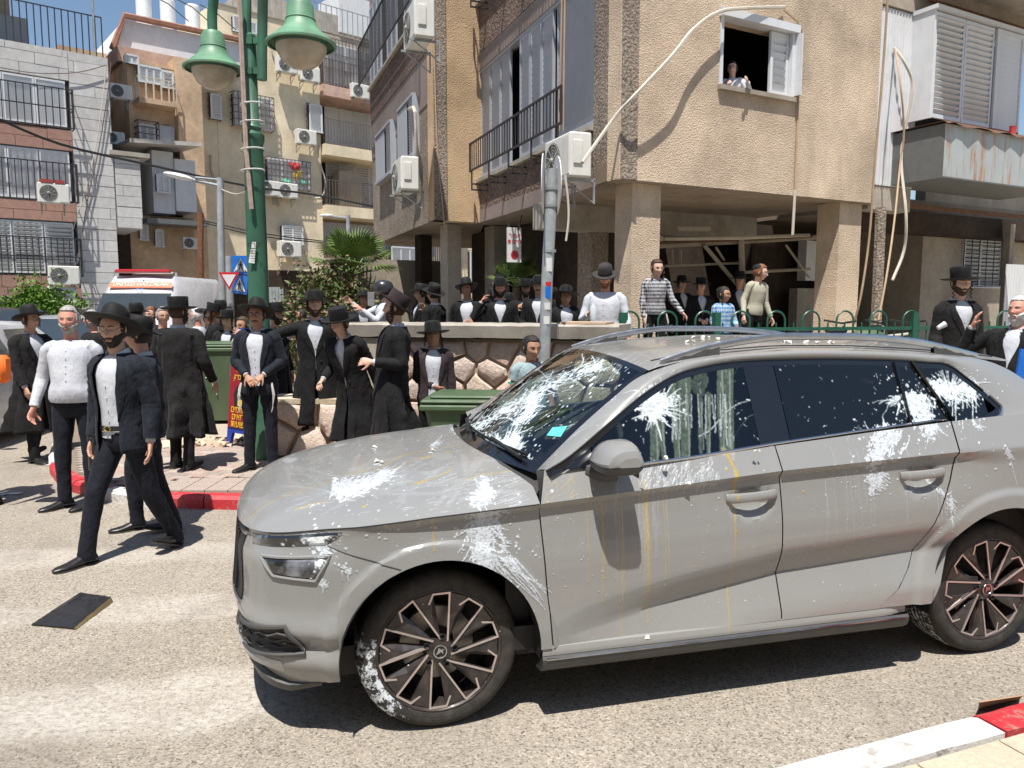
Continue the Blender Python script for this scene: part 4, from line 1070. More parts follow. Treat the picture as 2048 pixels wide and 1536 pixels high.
streaks(AT, W2, [(930, 868, 16), (980, 840, 16), (1040, 800, 18), (1100, 770, 18), (1170, 740, 14), (1200, 735, 10)], 300, (34, -17), 34, 1.7, 200, 36)
streaks(AT, W2, [(1030, 845, 14), (1055, 830, 20), (1060, 810, 16), (1070, 790, 12)], 150, (16, -12), 20, 1.9, 60, 36)
streaks(AT, W2, [(990, 915, 18), (1010, 890, 26), (1020, 910, 22), (1030, 870, 14)], 260, lambda x, y: ((x-1000), (y-930)), 24, 1.9, 90, 44)
streaks(AT, W2, [(905, 875, 14), (930, 880, 14)], 90, (20, -12), 20, 1.5, 40, 18)
for k in range(50): x, y = 930+rs.rand()*330, 720+rs.rand()*180; line(AT, W2(x, y), W2(x+20+rs.rand()*30, y-12-rs.rand()*16), .6, .3, 0, .75)
for k in range(160): stamp(AT, *W2(920+rs.rand()*340, 720+rs.rand()*210), .4+rs.rand()**3*1.6, 0)
for k in range(6): stamp(AT, *W2(1120+rs.rand()*70, 755+rs.rand()*20), 2+rs.rand()*2.4, 0)
for k in range(20): x = 960+rs.rand()*200; line(AT, W2(x, 870), W2(x+120, 800), 4+rs.rand()*6, 3, 2, .25)
streaks(AT, H2, [(670, 985, 20), (700, 975, 22), (740, 965, 14), (770, 950, 10)], 330, (26, -12), 30, 2.0, 70, 40)
streaks(AT, H2, [(668, 955, 5), (672, 985, 8)], 30, (2, 12), 16, 1.7, 10, 14); streaks(AT, H2, [(770, 960, 8), (790, 940, 5)], 30, (20, -14), 26, 1.2, 10, 16)
streaks(AT, H2, [(860, 892, 7), (880, 885, 6)], 34, (14, -5), 16, 1.3, 10, 16)
for x, y, r in ((747, 897, 4), (752, 928, 5), (760, 930, 4), (860, 905, 4.5), (628, 1050, 3), (632, 1056, 3)): stamp(AT, *H2(x, y), r, 0)
for pts in (((495, 1040), (530, 1010), (600, 980), (660, 962), (700, 948), (720, 943), (760, 935), (795, 915), (850, 905)), ((785, 940), (815, 925), (850, 915), (865, 908)), ((820, 968), (850, 963), (880, 950), (905, 938)), ((590, 1018), (620, 1010), (650, 1003)), ((795, 915), (830, 903), (890, 895), (925, 888)), ((930, 960), (960, 950), (1000, 945), (1040, 940))):
 for a, b in zip(pts, pts[1:]): line(AT, H2(*a), H2(*b), 2.2, 1.4, 1, .62, .03)
for x, y in ((850, 915), (843, 916), (856, 913), (845, 963), (837, 966), (725, 942), (788, 938), (727, 1013), (895, 903)): stamp(AT, *H2(x, y), 3.2+rs.rand()*1.5, 1)
for k in range(260): x, y = 560+rs.rand()*480, 880+rs.rand()*150; line(AT, H2(x, y), H2(x+rs.rand()*26, y-rs.rand()*6), .5+rs.rand()*.5, .3, 0, .45)
for k in range(90): stamp(AT, *H2(540+rs.rand()*500, 880+rs.rand()*160), .5+rs.rand()**2*1.6, 0)
streaks(AT, H2, [(965, 960, 18), (975, 985, 20), (945, 1000, 20)], 150, (8, 14), 16, 1.8, 40, 34)
for k in range(70): x, y = 880+rs.rand()*150, 950+rs.rand()*60; line(AT, H2(x, y), H2(x+30, y-10), .5, .3, 0, .55)
for x0 in (560, 640, 740, 860): 
 for k in range(10): line(AT, H2(x0+rs.rand()*80, 930+rs.rand()*90), H2(x0+60+rs.rand()*120, 900+rs.rand()*90), 4, 5, 2, .35)
for k in range(60): stamp(AT, *R2(1320+rs.rand()*380, 672+rs.rand()*18), .8+rs.rand()*2, 0 if rs.rand() < .6 else 1)
for a, b in (((1360, 682), (1430, 680)), ((1300, 695), (1330, 690))): line(AT, R2(*a), R2(*b), 4, 3, 1, .8)
for k in range(60): x, y = 1180+rs.rand()*250, 690+rs.rand()*35; line(AT, R2(x, y), R2(x+25, y-8), .6, .3, 0, .5)
for A, im in ((AS, img_side), (AT, img_top)):
 h, w_ = A.shape[:2]; q = rs.rand(h//3+2, w_//3+2); q = np.kron(q, np.ones((3, 3)))[:h, :w_]; q = (q+np.roll(q, 1, 0)+np.roll(q, 1, 1)+np.roll(q, -1, 0)+np.roll(q, -1, 1))/5
 A[..., 0] = np.clip(A[..., 0]*(.45+q*1.2), 0, 1)
 buf = np.ones((h, w_, 4), np.float32); buf[..., :3] = A; im.pixels.foreach_set(buf.ravel()); im.update(); im.pack()
M['shell'] = plain('eggshell', (.78, .74, .66), .6)
sh = MB()
def frag(p, r):
 bm = bmesh.new()
 for q in range(8): bm.verts.new(p+V((random.uniform(-1, 1), random.uniform(-1, 1), random.uniform(-.5, .8)))*r)
 bmesh.ops.convex_hull(bm, input=bm.verts); bm.verts.index_update(); sh.add([v.co for v in bm.verts], [[v.index for v in f.verts] for f in bm.faces]); bm.free()
for px_, py_, r in ((1332, 916, .014), (1285, 975, .010), (1376, 967, .012), (1512, 903, .010), (1293, 1275, .012), (1520, 902, .006)):
 q = CSy(px_, py_, -.895); frag(V((q.x, -.893, q.z)), r)
for px_, py_, r in ((750, 896, .014), (754, 925, .016), (764, 928, .012), (868, 902, .012)):
 a = H2(px_, py_); x, y = a[0]/PX-1, a[1]/PX-.95; frag(V((x, y, hood_z(x, y)+.006)), r)
for px_, py_, r in ((948, 918, .022), (958, 914, .02), (940, 912, .016)):
 q = ws(*hit_ws(px_, py_)); frag(q+V((-.01, 0, .01)), r)
for k in range(26):
 a = R2(1350+random.random()*330, 674+random.random()*14); x, y = a[0]/PX-1, a[1]/PX-.95
 if .96 < x < 2.8 and abs(y) < .58: frag(V((x, y, roof(x, y/.62).z+.004)), random.uniform(.004, .016))
so = cb(sh, 'egg_shell', 'shell', smooth=False); so['kind'] = 'stuff'
# ================================================================ building materials
def mk_render(name, c, c2, bs=45, bd=.02, st=1.0, mott=.35, stain=.3):
 """sprayed pebbly plaster"""
 s = NT(name); P = s.pos()
 n1 = s.noise(bs, 4, .65, P); v = s.vor(bs*.9, P)
 col = s.mix(s.ramp(n1, [(.35, 0.), (.65, 1.)]), c2, c)
 col = s.mix(1, col, s.ramp(s.noise(.8, 6, .65, P), [(.3, 1-mott), (.7, 1.12)]), 'MULTIPLY')
 stn = s.ramp(s.noise(1.1, 8, .72, s.mapping((2.2, 2.2, .35), vec=P)), [(.5, 0.), (.78, 1.)])
 col = s.mix(s.math('MULTIPLY', stn, stain), col, mul(c2, .55))
 s.base(col, .95, spec=.15); s.bump(s.math('ADD', s.math('MULTIPLY', n1, .7), s.math('MULTIPLY', v, .5)), st, bd); return s.m
M['render_tan'] = mk_render('tan sprayed render', (.76, .61, .46), (.56, .44, .32), 62, .014, 1.0, .42, .5)
M['render_ochre'] = mk_render('ochre sprayed render', (.68, .50, .32), (.54, .38, .23), 50, .012)
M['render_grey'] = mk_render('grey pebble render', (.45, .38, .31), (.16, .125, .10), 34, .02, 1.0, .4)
M['chips'] = mk_render('dark stone chips', (.30, .22, .18), (.10, .07, .06), 22, .03, 1.0, .4)
M['render_beige'] = mk_render('beige render', (.82, .71, .51), (.74, .64, .46), 8, .01, .5, .28, .35)
M['render_orange'] = mk_render('peach render', (.74, .54, .36), (.62, .44, .29), 7, .01, .5, .4, .5)
M['render_pink'] = mk_render('pink render', (.62, .44, .36), (.5, .34, .27), 7, .01, .5, .4, .4)
M['plaster_mauve'] = mk_render('mauve plaster', (.31, .25, .22), (.26, .21, .19), 12, .006, .4, .25, .3)
M['plaster_grey'] = mk_render('weathered plaster', (.42, .37, .30), (.36, .31, .25), 10, .006, .4, .3, .45)
M['plaster_shade_dark'] = mk_render('shade-darkened brown plaster', (.075, .055, .042), (.05, .038, .03), 6, .006, .4, .4, .5)  # brown plaster, colour deepened to carry the shade of the open ground floor
M['soffit'] = mk_render('soffit plaster', (.34, .28, .22), (.28, .23, .18), 6, .006, .3, .3, .5)  # colour lowered as well, shade under the block painted in
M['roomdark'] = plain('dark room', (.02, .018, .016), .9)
M['alu'] = plain('white aluminium', (.64, .66, .68), .45, var=.05, dirt=.08)
M['alu_grey'] = plain('grey aluminium', (.36, .38, .42), .5, var=.06, dirt=.1)
M['white_panel'] = plain('white sheet metal', (.66, .67, .68), .5, var=.05, dirt=.18)
M['iron'] = plain('dark painted iron', (.03, .028, .03), .5)
M['iron_brown'] = plain('brown iron', (.13, .095, .08), .6)
M['wire_white'] = plain('dirty white cable', (.55, .50, .42), .7, dirt=.3); M['wire_tan'] = plain('tan pipe', (.42, .30, .19), .7); M['wire_black'] = plain('black cable', (.02, .02, .02), .6)
M['ac_white'] = plain('air conditioner white', (.70, .69, .64), .5, var=.05, dirt=.15); M['ac_grille'] = plain('fan grille', (.30, .30, .28), .6); M['ac_dark'] = plain('fan shade', (.10, .10, .10), .8)
M['galv'] = plain('galvanised bracket', (.34, .37, .38), .5, .4, dirt=.3)
def rustbox():
 s = NT('rust streaked sheet'); P = s.co()
 st = s.ramp(s.noise(9, 4, .6, s.mapping((1, 1, .06), vec=P)), [(.52, 0.), (.6, 1.)]); z = s.sep(P)[2]
 up = s.ramp(s.noise(3, 4, .6, s.mapping((1.5, 1.5, .8), vec=P)), [(.35, 0.), (.55, 1.)])
 c = s.mix(s.noise(3, 5, .6, P), (.34, .38, .38), (.50, .53, .52)); c = s.mix(s.math('MULTIPLY', st, up), c, s.mix(s.noise(30, 3, .6, P), (.34, .13, .06), (.50, .30, .15)))
 s.base(c, .6, .2); return s.m
M['rustsheet'] = rustbox(); M['rust'] = plain('rusty iron', (.13, .065, .04), .85, var=.35, scale=12, bump=.5)
M['darksheet'] = plain('dark galvanised sheet', (.16, .17, .17), .6, .3, dirt=.3)
def mk_clad(name, c, c2, sx=1.5, sz=4.2, mort=(.34, .33, .31)):
 """thin course lines are geometry; this only varies the stones"""
 s = NT(name); oi = s.n('ShaderNodeObjectInfo').outputs['Random']; P = s.pos()
 c_ = s.mix(oi, c, c2); c_ = s.mix(1, c_, s.ramp(s.noise(6, 5, .7, P), [(.3, .82), (.7, 1.08)]), 'MULTIPLY'); s.base(c_, .85, spec=.3); s.bump(s.noise(22, 4, .7, P), .4, .006); return s.m
M['clad_grey'] = mk_clad('grey stone cladding', (.50, .49, .47), (.60, .59, .57)); M['clad_pink'] = mk_clad('pink stone cladding', (.36, .215, .175), (.44, .265, .215))
M['stone_joint'] = plain('stone joint', (.27, .25, .23), .95); M['pink_joint'] = plain('pink joint', (.44, .31, .26), .95)
M['tile_roof'] = plain('roof edge tiles', (.30, .15, .10), .85, var=.2); M['tank'] = plain('water tank', (.74, .74, .72), .5)
M['corrug'] = plain('corrugated sheet', (.50, .47, .42), .6, var=.15, dirt=.35)
M['cloth_red'] = plain('red cloth', (.55, .05, .05), .9); M['cloth_yellow'] = plain('yellow toy', (.75, .5, .05), .6); M['toy_green'] = plain('green toy', (.15, .5, .35), .6)
M['pot'] = plain('plant pot', (.30, .05, .04), .6)
# ================================================================ shared pieces
def bpart(F, name, mat, parent, boxes, smooth=False, **kw):
 m = MB()
 for b in boxes: F.box(m, *b)
 return m.build(name, mat, parent, smooth, **kw)
_AC = None
def ac_proto():
 r = thing('air_conditioner', 'x', 'air conditioner', (0, 0, 0))
 b = MB().box((0, .0, .30), (.84, .32, .58), bev=.02); b.build('casing', 'ac_white', r, world=False)
 M3 = Matrix.Rotation(R(90), 3, 'X')
 f = MB(); f.lathe([(.235, .0), (.235, .012), (.225, .014), (.0, .006)], 26, (-.14, -.155, .30), M3); f.build('fan_opening', 'ac_dark', r, world=False, smooth='auto')
 g = MB()
 for rr in (.06, .10, .14, .18, .22): g.tube([V((-.14+rr*math.cos(a), -.172, .30+rr*math.sin(a))) for a in lin(0, 2*math.pi, 20)], .004, 4, caps=False)
 for k in range(10): a = math.pi*2*k/10; g.tube([(-.14+.03*math.cos(a), -.174, .30+.03*math.sin(a)), (-.14+.232*math.cos(a+.3), -.172, .30+.232*math.sin(a+.3))], .004, 4)
 g.sphere((-.14, -.172, .30), .04, 10, 6); g.build('fan_guard', 'ac_grille', r, world=False)
 s = MB().box((.27, -.162, .30), (.24, .012, .50), bev=.004); s.box((.43, -.05, .33), (.02, .13, .30), bev=.005); s.build('side_cover', 'ac_white', r, world=False)
 k = MB()
 for x in (-.3, .3): k.box((x, .02, -.015), (.03, .5, .03)); k.tube([(x, .24, -.30), (x, -.16, -.03)], .012, 4); k.box((x, .255, -.15), (.03, .02, .34))
 k.build('bracket', 'galv', r, world=False, kind='stuff')
 return r
def ac(F, px, py, wpx, label, off=.30, group='air conditioners on the house walls', scale=1, turn=0):
 """air conditioner whose casing is centred on photo pixel (px,py)"""
 global _AC
 u, z = F.hit(px, py, off+.16); p = F.pt(u, z, off)
 rz = F.rz+turn
 if _AC is None: _AC = ac_proto(); r = _AC; r.location = (p.x, p.y, z-.30*scale); r.rotation_euler = (0, 0, rz); r.scale = (scale,)*3; r['group'] = group
 else: r = copy_tree(_AC, (p.x, p.y, z-.30*scale), rz, None, group, (scale,)*3)
 r['label'] = label; return r
def louvre(F, parent, u0, u1, z0, z1, o, n_pan=1, pitch=.07, mat='alu', open_=.5, fr=.04, each=False, name='shutter'):
 """louvred shutter panels side by side: frame + slats"""
 w_ = (u1-u0)/n_pan; out = []
 for k in range(n_pan):
  a, b = u0+k*w_+.006, u0+(k+1)*w_-.006
  f = MB(); F.box(f, a, a+fr, z0, z1, o-.02, o+.02); F.box(f, b-fr, b, z0, z1, o-.02, o+.02); F.box(f, a+fr, b-fr, z0, z0+fr*1.3, o-.02, o+.02); F.box(f, a+fr, b-fr, z1-fr*1.3, z1, o-.02, o+.02)
  fo = f.build(name, mat, parent); n_ = max(2, int((z1-z0-fr*2.6)/pitch)); op = open_[k % len(open_)] if hasattr(open_, '__len__') else open_
  M3 = F.M3 @ Matrix.Rotation(R(8+42*op), 3, 'X')
  if each:
   sm = None
   for i in range(n_):
    z = z0+fr*1.3+(i+.5)*(z1-z0-fr*2.6)/n_; c = F.pt((a+b)/2, z, o)
    if sm is None: sm = MB().box(c, (b-a-2*fr, .008, pitch*1.06), M3).build('slat', mat, fo); zb = z
    else: q = inst(sm, 'slat', fo); q.location = (0, 0, z-zb)
  else:
   s = MB()
   for i in range(n_):
    z = z0+fr*1.3+(i+.5)*(z1-z0-fr*2.6)/n_; s.box(F.pt((a+b)/2, z, o), (b-a-2*fr, .008, pitch*1.04), M3)
   s.build('louvre_slats', mat, fo, kind='stuff')
  out.append(fo)
 return out
def railing(F, parent, u0, u1, z0, z1, o, pitch=.11, mat='iron', r=.008, rails=(0, 1), each=False, side=0, mid=None):
 f = MB()
 for t in rails: F.box(f, u0, u1, z0+(z1-z0)*t-.014, z0+(z1-z0)*t+.014, o-.014, o+.014)
 for u in (u0, u1): F.box(f, u-.014, u+.014, z0-.02, z1+.014, o-.015, o+.015)
 if side:
  for u in (u0, u1):
   for t in rails: F.box(f, u-.012, u+.012, z0+(z1-z0)*t-.012, z0+(z1-z0)*t+.012, o-side, o-.015)
 fo = f.build('railing', mat, parent); n_ = int((u1-u0)/pitch); bars = MB(); sm = None
 for i in range(1, n_):
  u = u0+(u1-u0)*i/n_
  if each:
   if sm is None: b = MB(); F.box(b, u-r, u+r, z0, z1, o-r, o+r); sm = b.build('bar', mat, fo); ub = u
   else: q = inst(sm, 'bar', fo); q.location = F.d*(u-ub)
  else: F.box(bars, u-r, u+r, z0, z1, o-r, o+r)
 if side:
  ns = int(side/pitch)
  for u in (u0, u1):
   for i in range(1, ns): F.box(bars, u-r, u+r, z0, z1, o-side*i/ns-r, o-side*i/ns+r)
 if bars.v: bars.build('railing_bars', mat, fo, kind='stuff')
 return fo
def cage(F, parent, u0, u1, z0, z1, o0, o1, nu, nz, mat='iron_brown', r=.009):
 m = MB()
 for i in range(nu+1): u = u0+(u1-u0)*i/nu; F.box(m, u-r, u+r, z0, z1, o1-r, o1+r)
 for j in range(nz+1): z = z0+(z1-z0)*j/nz; F.box(m, u0, u1, z-r, z+r, o1-r, o1+r)
 if o1-o0 > .05:
  for z in lin(z0, z1, nz):
   for u in (u0, u1): F.box(m, u-r, u+r, z-r, z+r, o0, o1)
 return m.build('window_grille', mat, parent, kind='stuff')
def window(F, parent, u0, u1, z0, z1, n_pan=2, pitch=.07, mat='alu', open_=.4, depth=.12, name='window'):
 w = MB(); F.box(w, u0, u1, z0, z1, -.22, -depth-.02); wo_ = w.build(name, 'roomdark', parent)
 f = MB()
 for b in ((u0-.03, u0+.02, z0, z1), (u1-.02, u1+.03, z0, z1), (u0+.02, u1-.02, z1-.03, z1+.03), (u0-.05, u1+.05, z0-.05, z0-.001)): F.box(f, *b, -depth*.4, .03)
 f.build('frame', mat, wo_)
 s = MB(); w_ = (u1-u0-.04)/n_pan
 for k in range(n_pan):
  a, b = u0+.02+k*w_, u0+.02+(k+1)*w_; op = open_[k % len(open_)] if hasattr(open_, '__len__') else open_
  F.box(s, a, a+.03, z0+.001, z1-.031, -depth, -depth+.035); F.box(s, b-.03, b-.001, z0+.001, z1-.031, -depth, -depth+.035)
  n_ = max(2, int((z1-z0)/pitch)); M3 = F.M3 @ Matrix.Rotation(R(8+42*op), 3, 'X')
  for i in range(n_): s.box(F.pt((a+b)/2, z0+(i+.5)*(z1-.03-z0)/n_, -depth+.015), (b-a-.062, .007, pitch*1.04), M3)
 s.build('louvre_slats', mat, wo_, kind='stuff'); return wo_
# ================================================================ right-hand apartment block on pillars
C0 = D(1238, 357, 9.4); ZS = C0.z
F1 = Facade(C0, 61.5); L1 = Facade(C0, -21+180)          # L1: u runs towards the camera corner, normal to the left
L1.n = V((-math.cos(R(-21)), math.sin(R(-21)), 0)); L1.d = V((-math.sin(R(-21)), -math.cos(R(-21)), 0)); L1.M3 = Matrix((L1.d, -L1.n, V((0, 0, 1)))).transposed(); L1.rz = math.atan2(L1.d.y, L1.d.x)
blk = thing('apartment_block', 'tan pebble-rendered apartment block raised on pillars behind the wall on the right', 'building', (C0.x, C0.y, 0))
uJ = L1.hit(948, 450)[0]; J = L1.pt(uJ, 0)
F2 = Facade(G(868, 440, ZS), 61.5); L2 = Facade(F2.o, 0); L2.o = V((F2.o.x, F2.o.y, 0))
E2 = G(748, 490, ZS); a2 = math.atan2(E2.x-F2.o.x, E2.y-F2.o.y)
L2.n = V((-math.cos(a2), math.sin(a2), 0)); L2.d = V((-math.sin(a2), -math.cos(a2), 0)); L2.M3 = Matrix((L2.d, -L2.n, V((0, 0, 1)))).transposed(); L2.rz = math.atan2(L2.d.y, L2.d.x)
u2 = -(V((E2.x, E2.y, 0))-F2.o).length
ZT = 11.5
wu0, wz1 = F1.hit(1443, 42); wu1, wz0 = F1.hit(1583, 183); uW = F1.hit(1757, 180)[0]
wz0 = F1.hit(1440, 170)[1]; wz1 = (F1.hit(1443, 38)[1]+F1.hit(1583, 62)[1])/2
m = MB(); F1.wall(m, 0, uW, ZS, ZT, [(wu0, wu1, wz0, wz1)], -.25, 0); m.build('front_wall', 'render_tan', blk)
us = L1.hit(1187, 200)[0]; ub0 = L1.hit(957, 300)[0]
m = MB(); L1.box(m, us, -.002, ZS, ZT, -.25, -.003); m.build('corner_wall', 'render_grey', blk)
zsl = L1.hit(1085, 302)[1]; zhd = L1.hit(1107, 7)[1]; fl = 2.95
print('sill', zsl, 'head', zhd, 'ZS', ZS)
zhd = zsl+1.95 if not 1.2 < zhd-zsl < 2.6 else zhd
fl = (zhd-zsl)+1.15
zb1 = ZS+.22
for k in range(3):
 z0 = zsl+k*fl
 m = MB(); L1.box(m, uJ, us, z0-.03-(zsl-zb1) if k == 0 else z0-.85, z0-.04, -.25, -.01); m.build('chip_band', 'chips', blk)
 m = MB(); L1.box(m, uJ, us, z0-.04, z0+.02, -.2, .07); m.build('sill', 'concrete', blk)
 m = MB(); L1.box(m, uJ, us, z0+(zhd-zsl), z0+(zhd-zsl)+.28, -.25, -.006); m.build('lintel', 'plaster_mauve', blk)
m = MB(); L1.box(m, uJ, us, ZS, zb1, -.25, -.004); m.build('base_band', 'plaster_mauve', blk)
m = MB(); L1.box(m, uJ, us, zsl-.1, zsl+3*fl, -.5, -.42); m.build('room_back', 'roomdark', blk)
L_ = us-ub0
for k in range(3):
 z0, z1 = zsl+k*fl+.02, zsl+k*fl+(zhd-zsl)
 f = MB()
 for a, b, c, d in ((uJ, ub0, z0, z1),): 
  if b-a > .02: L1.box(f, a, b, c, d, -.25, -.02)
 if f.v: f.build('pier', 'plaster_mauve', blk)
 f = MB(); L1.box(f, ub0, us, z0, z0+.05, -.14, -.02); L1.box(f, ub0, us, z1-.05, z1, -.14, -.02); f.build('window_frame', 'alu_grey', blk, kind='stuff')
 x1 = L1.hit(1015, 200)[0]; x2 = L1.hit(1035, 200)[0]; x3 = L1.hit(1103, 120)[0]
 louvre(L1, blk, ub0, x1, z0+.05, z1-.05, -.07, 3, .085, 'alu_grey', .05)
 louvre(L1, blk, x2+.02, x3, z0+.05, z1-.05, -.045, 3, .085, 'alu_grey', (.05, .1, .05))
 louvre(L1, blk, x3+.03, us, z0+.05, z1-.05, -.09, 1, .085, 'alu_grey', .1)
 ur0, ur1 = L1.hit(940, 330, .3)[0], L1.hit(1122, 230, .3)[0]
 zr1 = L1.hit(1122, 172, .3)[1]+k*fl; zr0 = z0+.08
 if k < 2:
  railing(L1, blk, ur0, min(ur1, us+.1), zr0, zr1, .30, .115, 'iron', .007, each=(k == 0))
  b = MB()
  for u in lin(ur0+.1, min(ur1, us)-.1, 4): L1.box(b, u-.012, u+.012, zr0-.35, zr0, .29, .312); L1.box(b, u-.012, u+.012, zr0-.35, zr0-.325, 0, .29); L1.box(b, u-.012, u+.012, zr0-.25, zr0-.225, 0, .29)
  b.build('railing_brackets', 'iron', blk, kind='stuff')
Jf = F2.hit(948, 450)[0]
m = MB(); F2.box(m, 0, (J-F2.o).dot(F2.d)+.02, ZS, ZT, -.25, 0); m.build('bay_front', 'render_ochre', blk)
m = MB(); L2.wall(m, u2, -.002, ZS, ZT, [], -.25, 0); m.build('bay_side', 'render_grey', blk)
zb = L2.hit(800, 258)[1]; zc = L2.hit(780, 195)[1]
m = MB(); L2.box(m, u2, -.25, L2.hit(850, 185)[1]-.25, L2.hit(850, 110)[1], 0, .012); m.build('smooth_band', 'plaster_mauve', blk)
zq = L2.hit(850, 110)[1]; 
m = MB(); L2.box(m, u2, -.25, zq, zq+.75, 0, .03); m.build('chip_band', 'chips', blk)
m = MB(); L2.box(m, u2, -.2, zq+.75, zq+.81, 0, .1); m.build('sill', 'concrete', blk)
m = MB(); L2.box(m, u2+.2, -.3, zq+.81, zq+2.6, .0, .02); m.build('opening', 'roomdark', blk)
louvre(L2, blk, u2+.3, u2+1.7, zq+.83, zq+2.6, .05, 3, .085, 'alu_grey', .05); louvre(L2, blk, u2+2.4, u2+3.4, zq+.83, zq+2.6, .05, 2, .085, 'alu_grey', .05); louvre(L2, blk, u2+4.2, -.5, zq+.83, zq+2.6, .05, 2, .085, 'alu_grey', .2)
railing(L2, blk, u2+.1, -.35, zq+.85, zq+1.75, .32, .12, 'iron', .007)
for (a, b, t0, t1) in ((752, 773, 268, 366), (797, 818, 215, 330)):
 ua, ub_ = L2.hit(a, 300, .12)[0], L2.hit(b+8, 300, .12)[0]; z0, z1 = L2.hit(a, t1, .12)[1], L2.hit(a, t0+8, .12)[1]
 o = MB(); L2.box(o, ua, ub_, z0, z1, 0, .05); oo = o.build('window', 'roomdark', blk)
 f = MB(); L2.box(f, ua-.05, ub_+.05, z0-.07, z0, 0, .16); L2.box(f, ua-.04, ub_+.04, z1, z1+.05, 0, .14); L2.box(f, ua-.04, ua, z0, z1, 0, .13); L2.box(f, ub_, ub_+.04, z0, z1, 0, .13); f.build('frame', 'alu_grey', oo)
 s = MB(); mid = ua+(ub_-ua)*.62
 for k in range(9): u = ua+.02+(mid-ua)*k/9; L2.box(s, u, u+.05, z0+.03, z1-.03, .11, .125)
 n_ = 18
 for i in range(n_): s.box(L2.pt((mid+ub_)/2, z0+(i+.5)*(z1-z0)/n_, .08), (ub_-mid-.03, .008, .07), L2.M3 @ Matrix.Rotation(R(30), 3, 'X'))
 s.build('louvre_slats', 'alu_grey', oo, kind='stuff')
def flatpoly(name, mat, parent, pts, z0, z1, **kw):
 m = MB(); m.prism([V((p.x, p.y, z0)) for p in pts], (0, 0, z1-z0)); return m.build(name, mat, parent, **kw)
bk = V((3.3*math.sin(R(-21))*2+0, 0, 0))
cA, cJ, cB, cE = F1.pt(0, 0), J, F2.pt(0, 0), L2.pt(u2, 0)
ins = F1.pt(.10, 0, -.10)
far = cE+F1.d*14; rgt = F1.pt(uW+.05, 0, -.02); rgt2 = rgt-F1.n*14
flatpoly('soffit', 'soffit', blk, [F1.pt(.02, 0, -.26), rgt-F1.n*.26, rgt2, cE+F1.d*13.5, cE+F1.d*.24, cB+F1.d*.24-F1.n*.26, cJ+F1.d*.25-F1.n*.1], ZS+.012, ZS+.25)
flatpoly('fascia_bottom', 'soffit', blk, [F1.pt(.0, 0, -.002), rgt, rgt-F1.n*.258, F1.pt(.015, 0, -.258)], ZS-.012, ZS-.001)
bm_ = MB(); F1.box(bm_, .3, uW, ZS-.38, ZS+.01, -2.6, -2.3); bm_.build('beam', 'concrete', blk)
def pillar(px0, px1, Y, mat, d=.35, z0=.2, label=None):
 a, b = D(px0, 500, Y), D(px1, 500, Y); m = MB(); w_ = abs(b.x-a.x)*.93
 c = V(((a.x+b.x)/2, Y+d/2, 0)); P = []
 for k in range(13):
  z = z0+(ZS-z0)*k/12; ring = []
  for (sx, sy) in ((-1, -1), (0, -1), (1, -1), (1, 0), (1, 1), (0, 1), (-1, 1), (-1, 0)):
   q = c+F1.d*(sx*w_/2)*1.0-F1.n*(sy*d/2); nz = noise.noise(V((sx*3+k*.8, sy*3, px0)))*.012; ring.append(V((q.x+nz, q.y+nz, z)))
  P.append(ring)
 m.grid(P, True); return m.build('pillar', mat, blk)
pillar(1240, 1317, 9.75, 'render_tan'); pillar(1652, 1722, 11.55, 'render_tan', .4)
pillar(1166, 1216, 12.2, 'render_grey', .4); pillar(975, 1012, 14.9, 'plaster_grey', .4); pillar(884, 916, 14.6, 'plaster_grey', .35); pillar(832, 858, 16.9, 'plaster_shade_dark', .35)
bw = MB(); F1.box(bw, 1.9, 16, .3, ZS, -5.2, -5.0); bw.build('back_wall', 'plaster_shade_dark', blk)
bw = MB(); F1.box(bw, 1.6, 1.85, .3, ZS, -7.5, -2.4); bw.build('inner_wall', 'plaster_shade_dark', blk)
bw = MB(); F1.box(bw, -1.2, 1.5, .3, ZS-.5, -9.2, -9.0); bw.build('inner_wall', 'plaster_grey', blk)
sc = MB()
def Pn(x, y, Y): return D(x, y, Y)
for a, b, r in (((1315, 492), (1640, 474), .04), ((1330, 532), (1480, 526), .02), ((1480, 545), (1620, 538), .025), ((1408, 490), (1475, 570), .035), ((1482, 478), (1486, 600), .05), ((1432, 495), (1448, 520), .02), ((1572, 490), (1618, 555), .02), ((1345, 500), (1345, 535), .02), ((1362, 500), (1362, 530), .02)):
 sc.tube([Pn(*a, 12.3), Pn(*b, 12.6)], r, 6)
sc.build('pole_frame', 'plaster_grey', blk, kind='stuff')
sc = MB(); sc.tube([Pn(1313, 487, 12.2), Pn(1330, 484, 12.2), Pn(1480, 480, 12.3), Pn(1625, 472, 12.4)], .022, 6); sc.build('rusty_rail', 'rust', blk)
sc = MB(); sc.prism([Pn(1318, 470, 12.2), Pn(1345, 483, 12.2), Pn(1310, 486, 12.2)], (0, .05, 0)); sc.tube([Pn(1330, 478, 12.15), Pn(1480, 476, 12.2), Pn(1620, 470, 12.3)], .028, 6, flat=.5); sc.build('plank', 'wire_white', blk)
lt = MB(); lt.box(Pn(1387, 458, 12), (.5, .12, .06)); lt.build('ceiling_lamp', 'plaster_grey', blk)
f = MB(); F1.box(f, wu0-.02, wu0+.03, wz0, wz1, -.12, .02); F1.box(f, wu1-.03, wu1+.02, wz0, wz1, -.12, .02); F1.box(f, wu0-.04, wu1+.06, wz1, wz1+.10, -.12, .07); wfo = f.build('window_frame', 'alu', blk)
f = MB(); F1.box(f, wu0-.04, wu1+.04, wz0-.06, wz0-.002, -.2, .06); f.build('window_sill', 'plaster_grey', blk)
f = MB(); F1.box(f, wu1+.02, wu1+.035, wz0+.02, wz1-.02, .0, .14); f.build('shutter_edge', 'alu', blk)
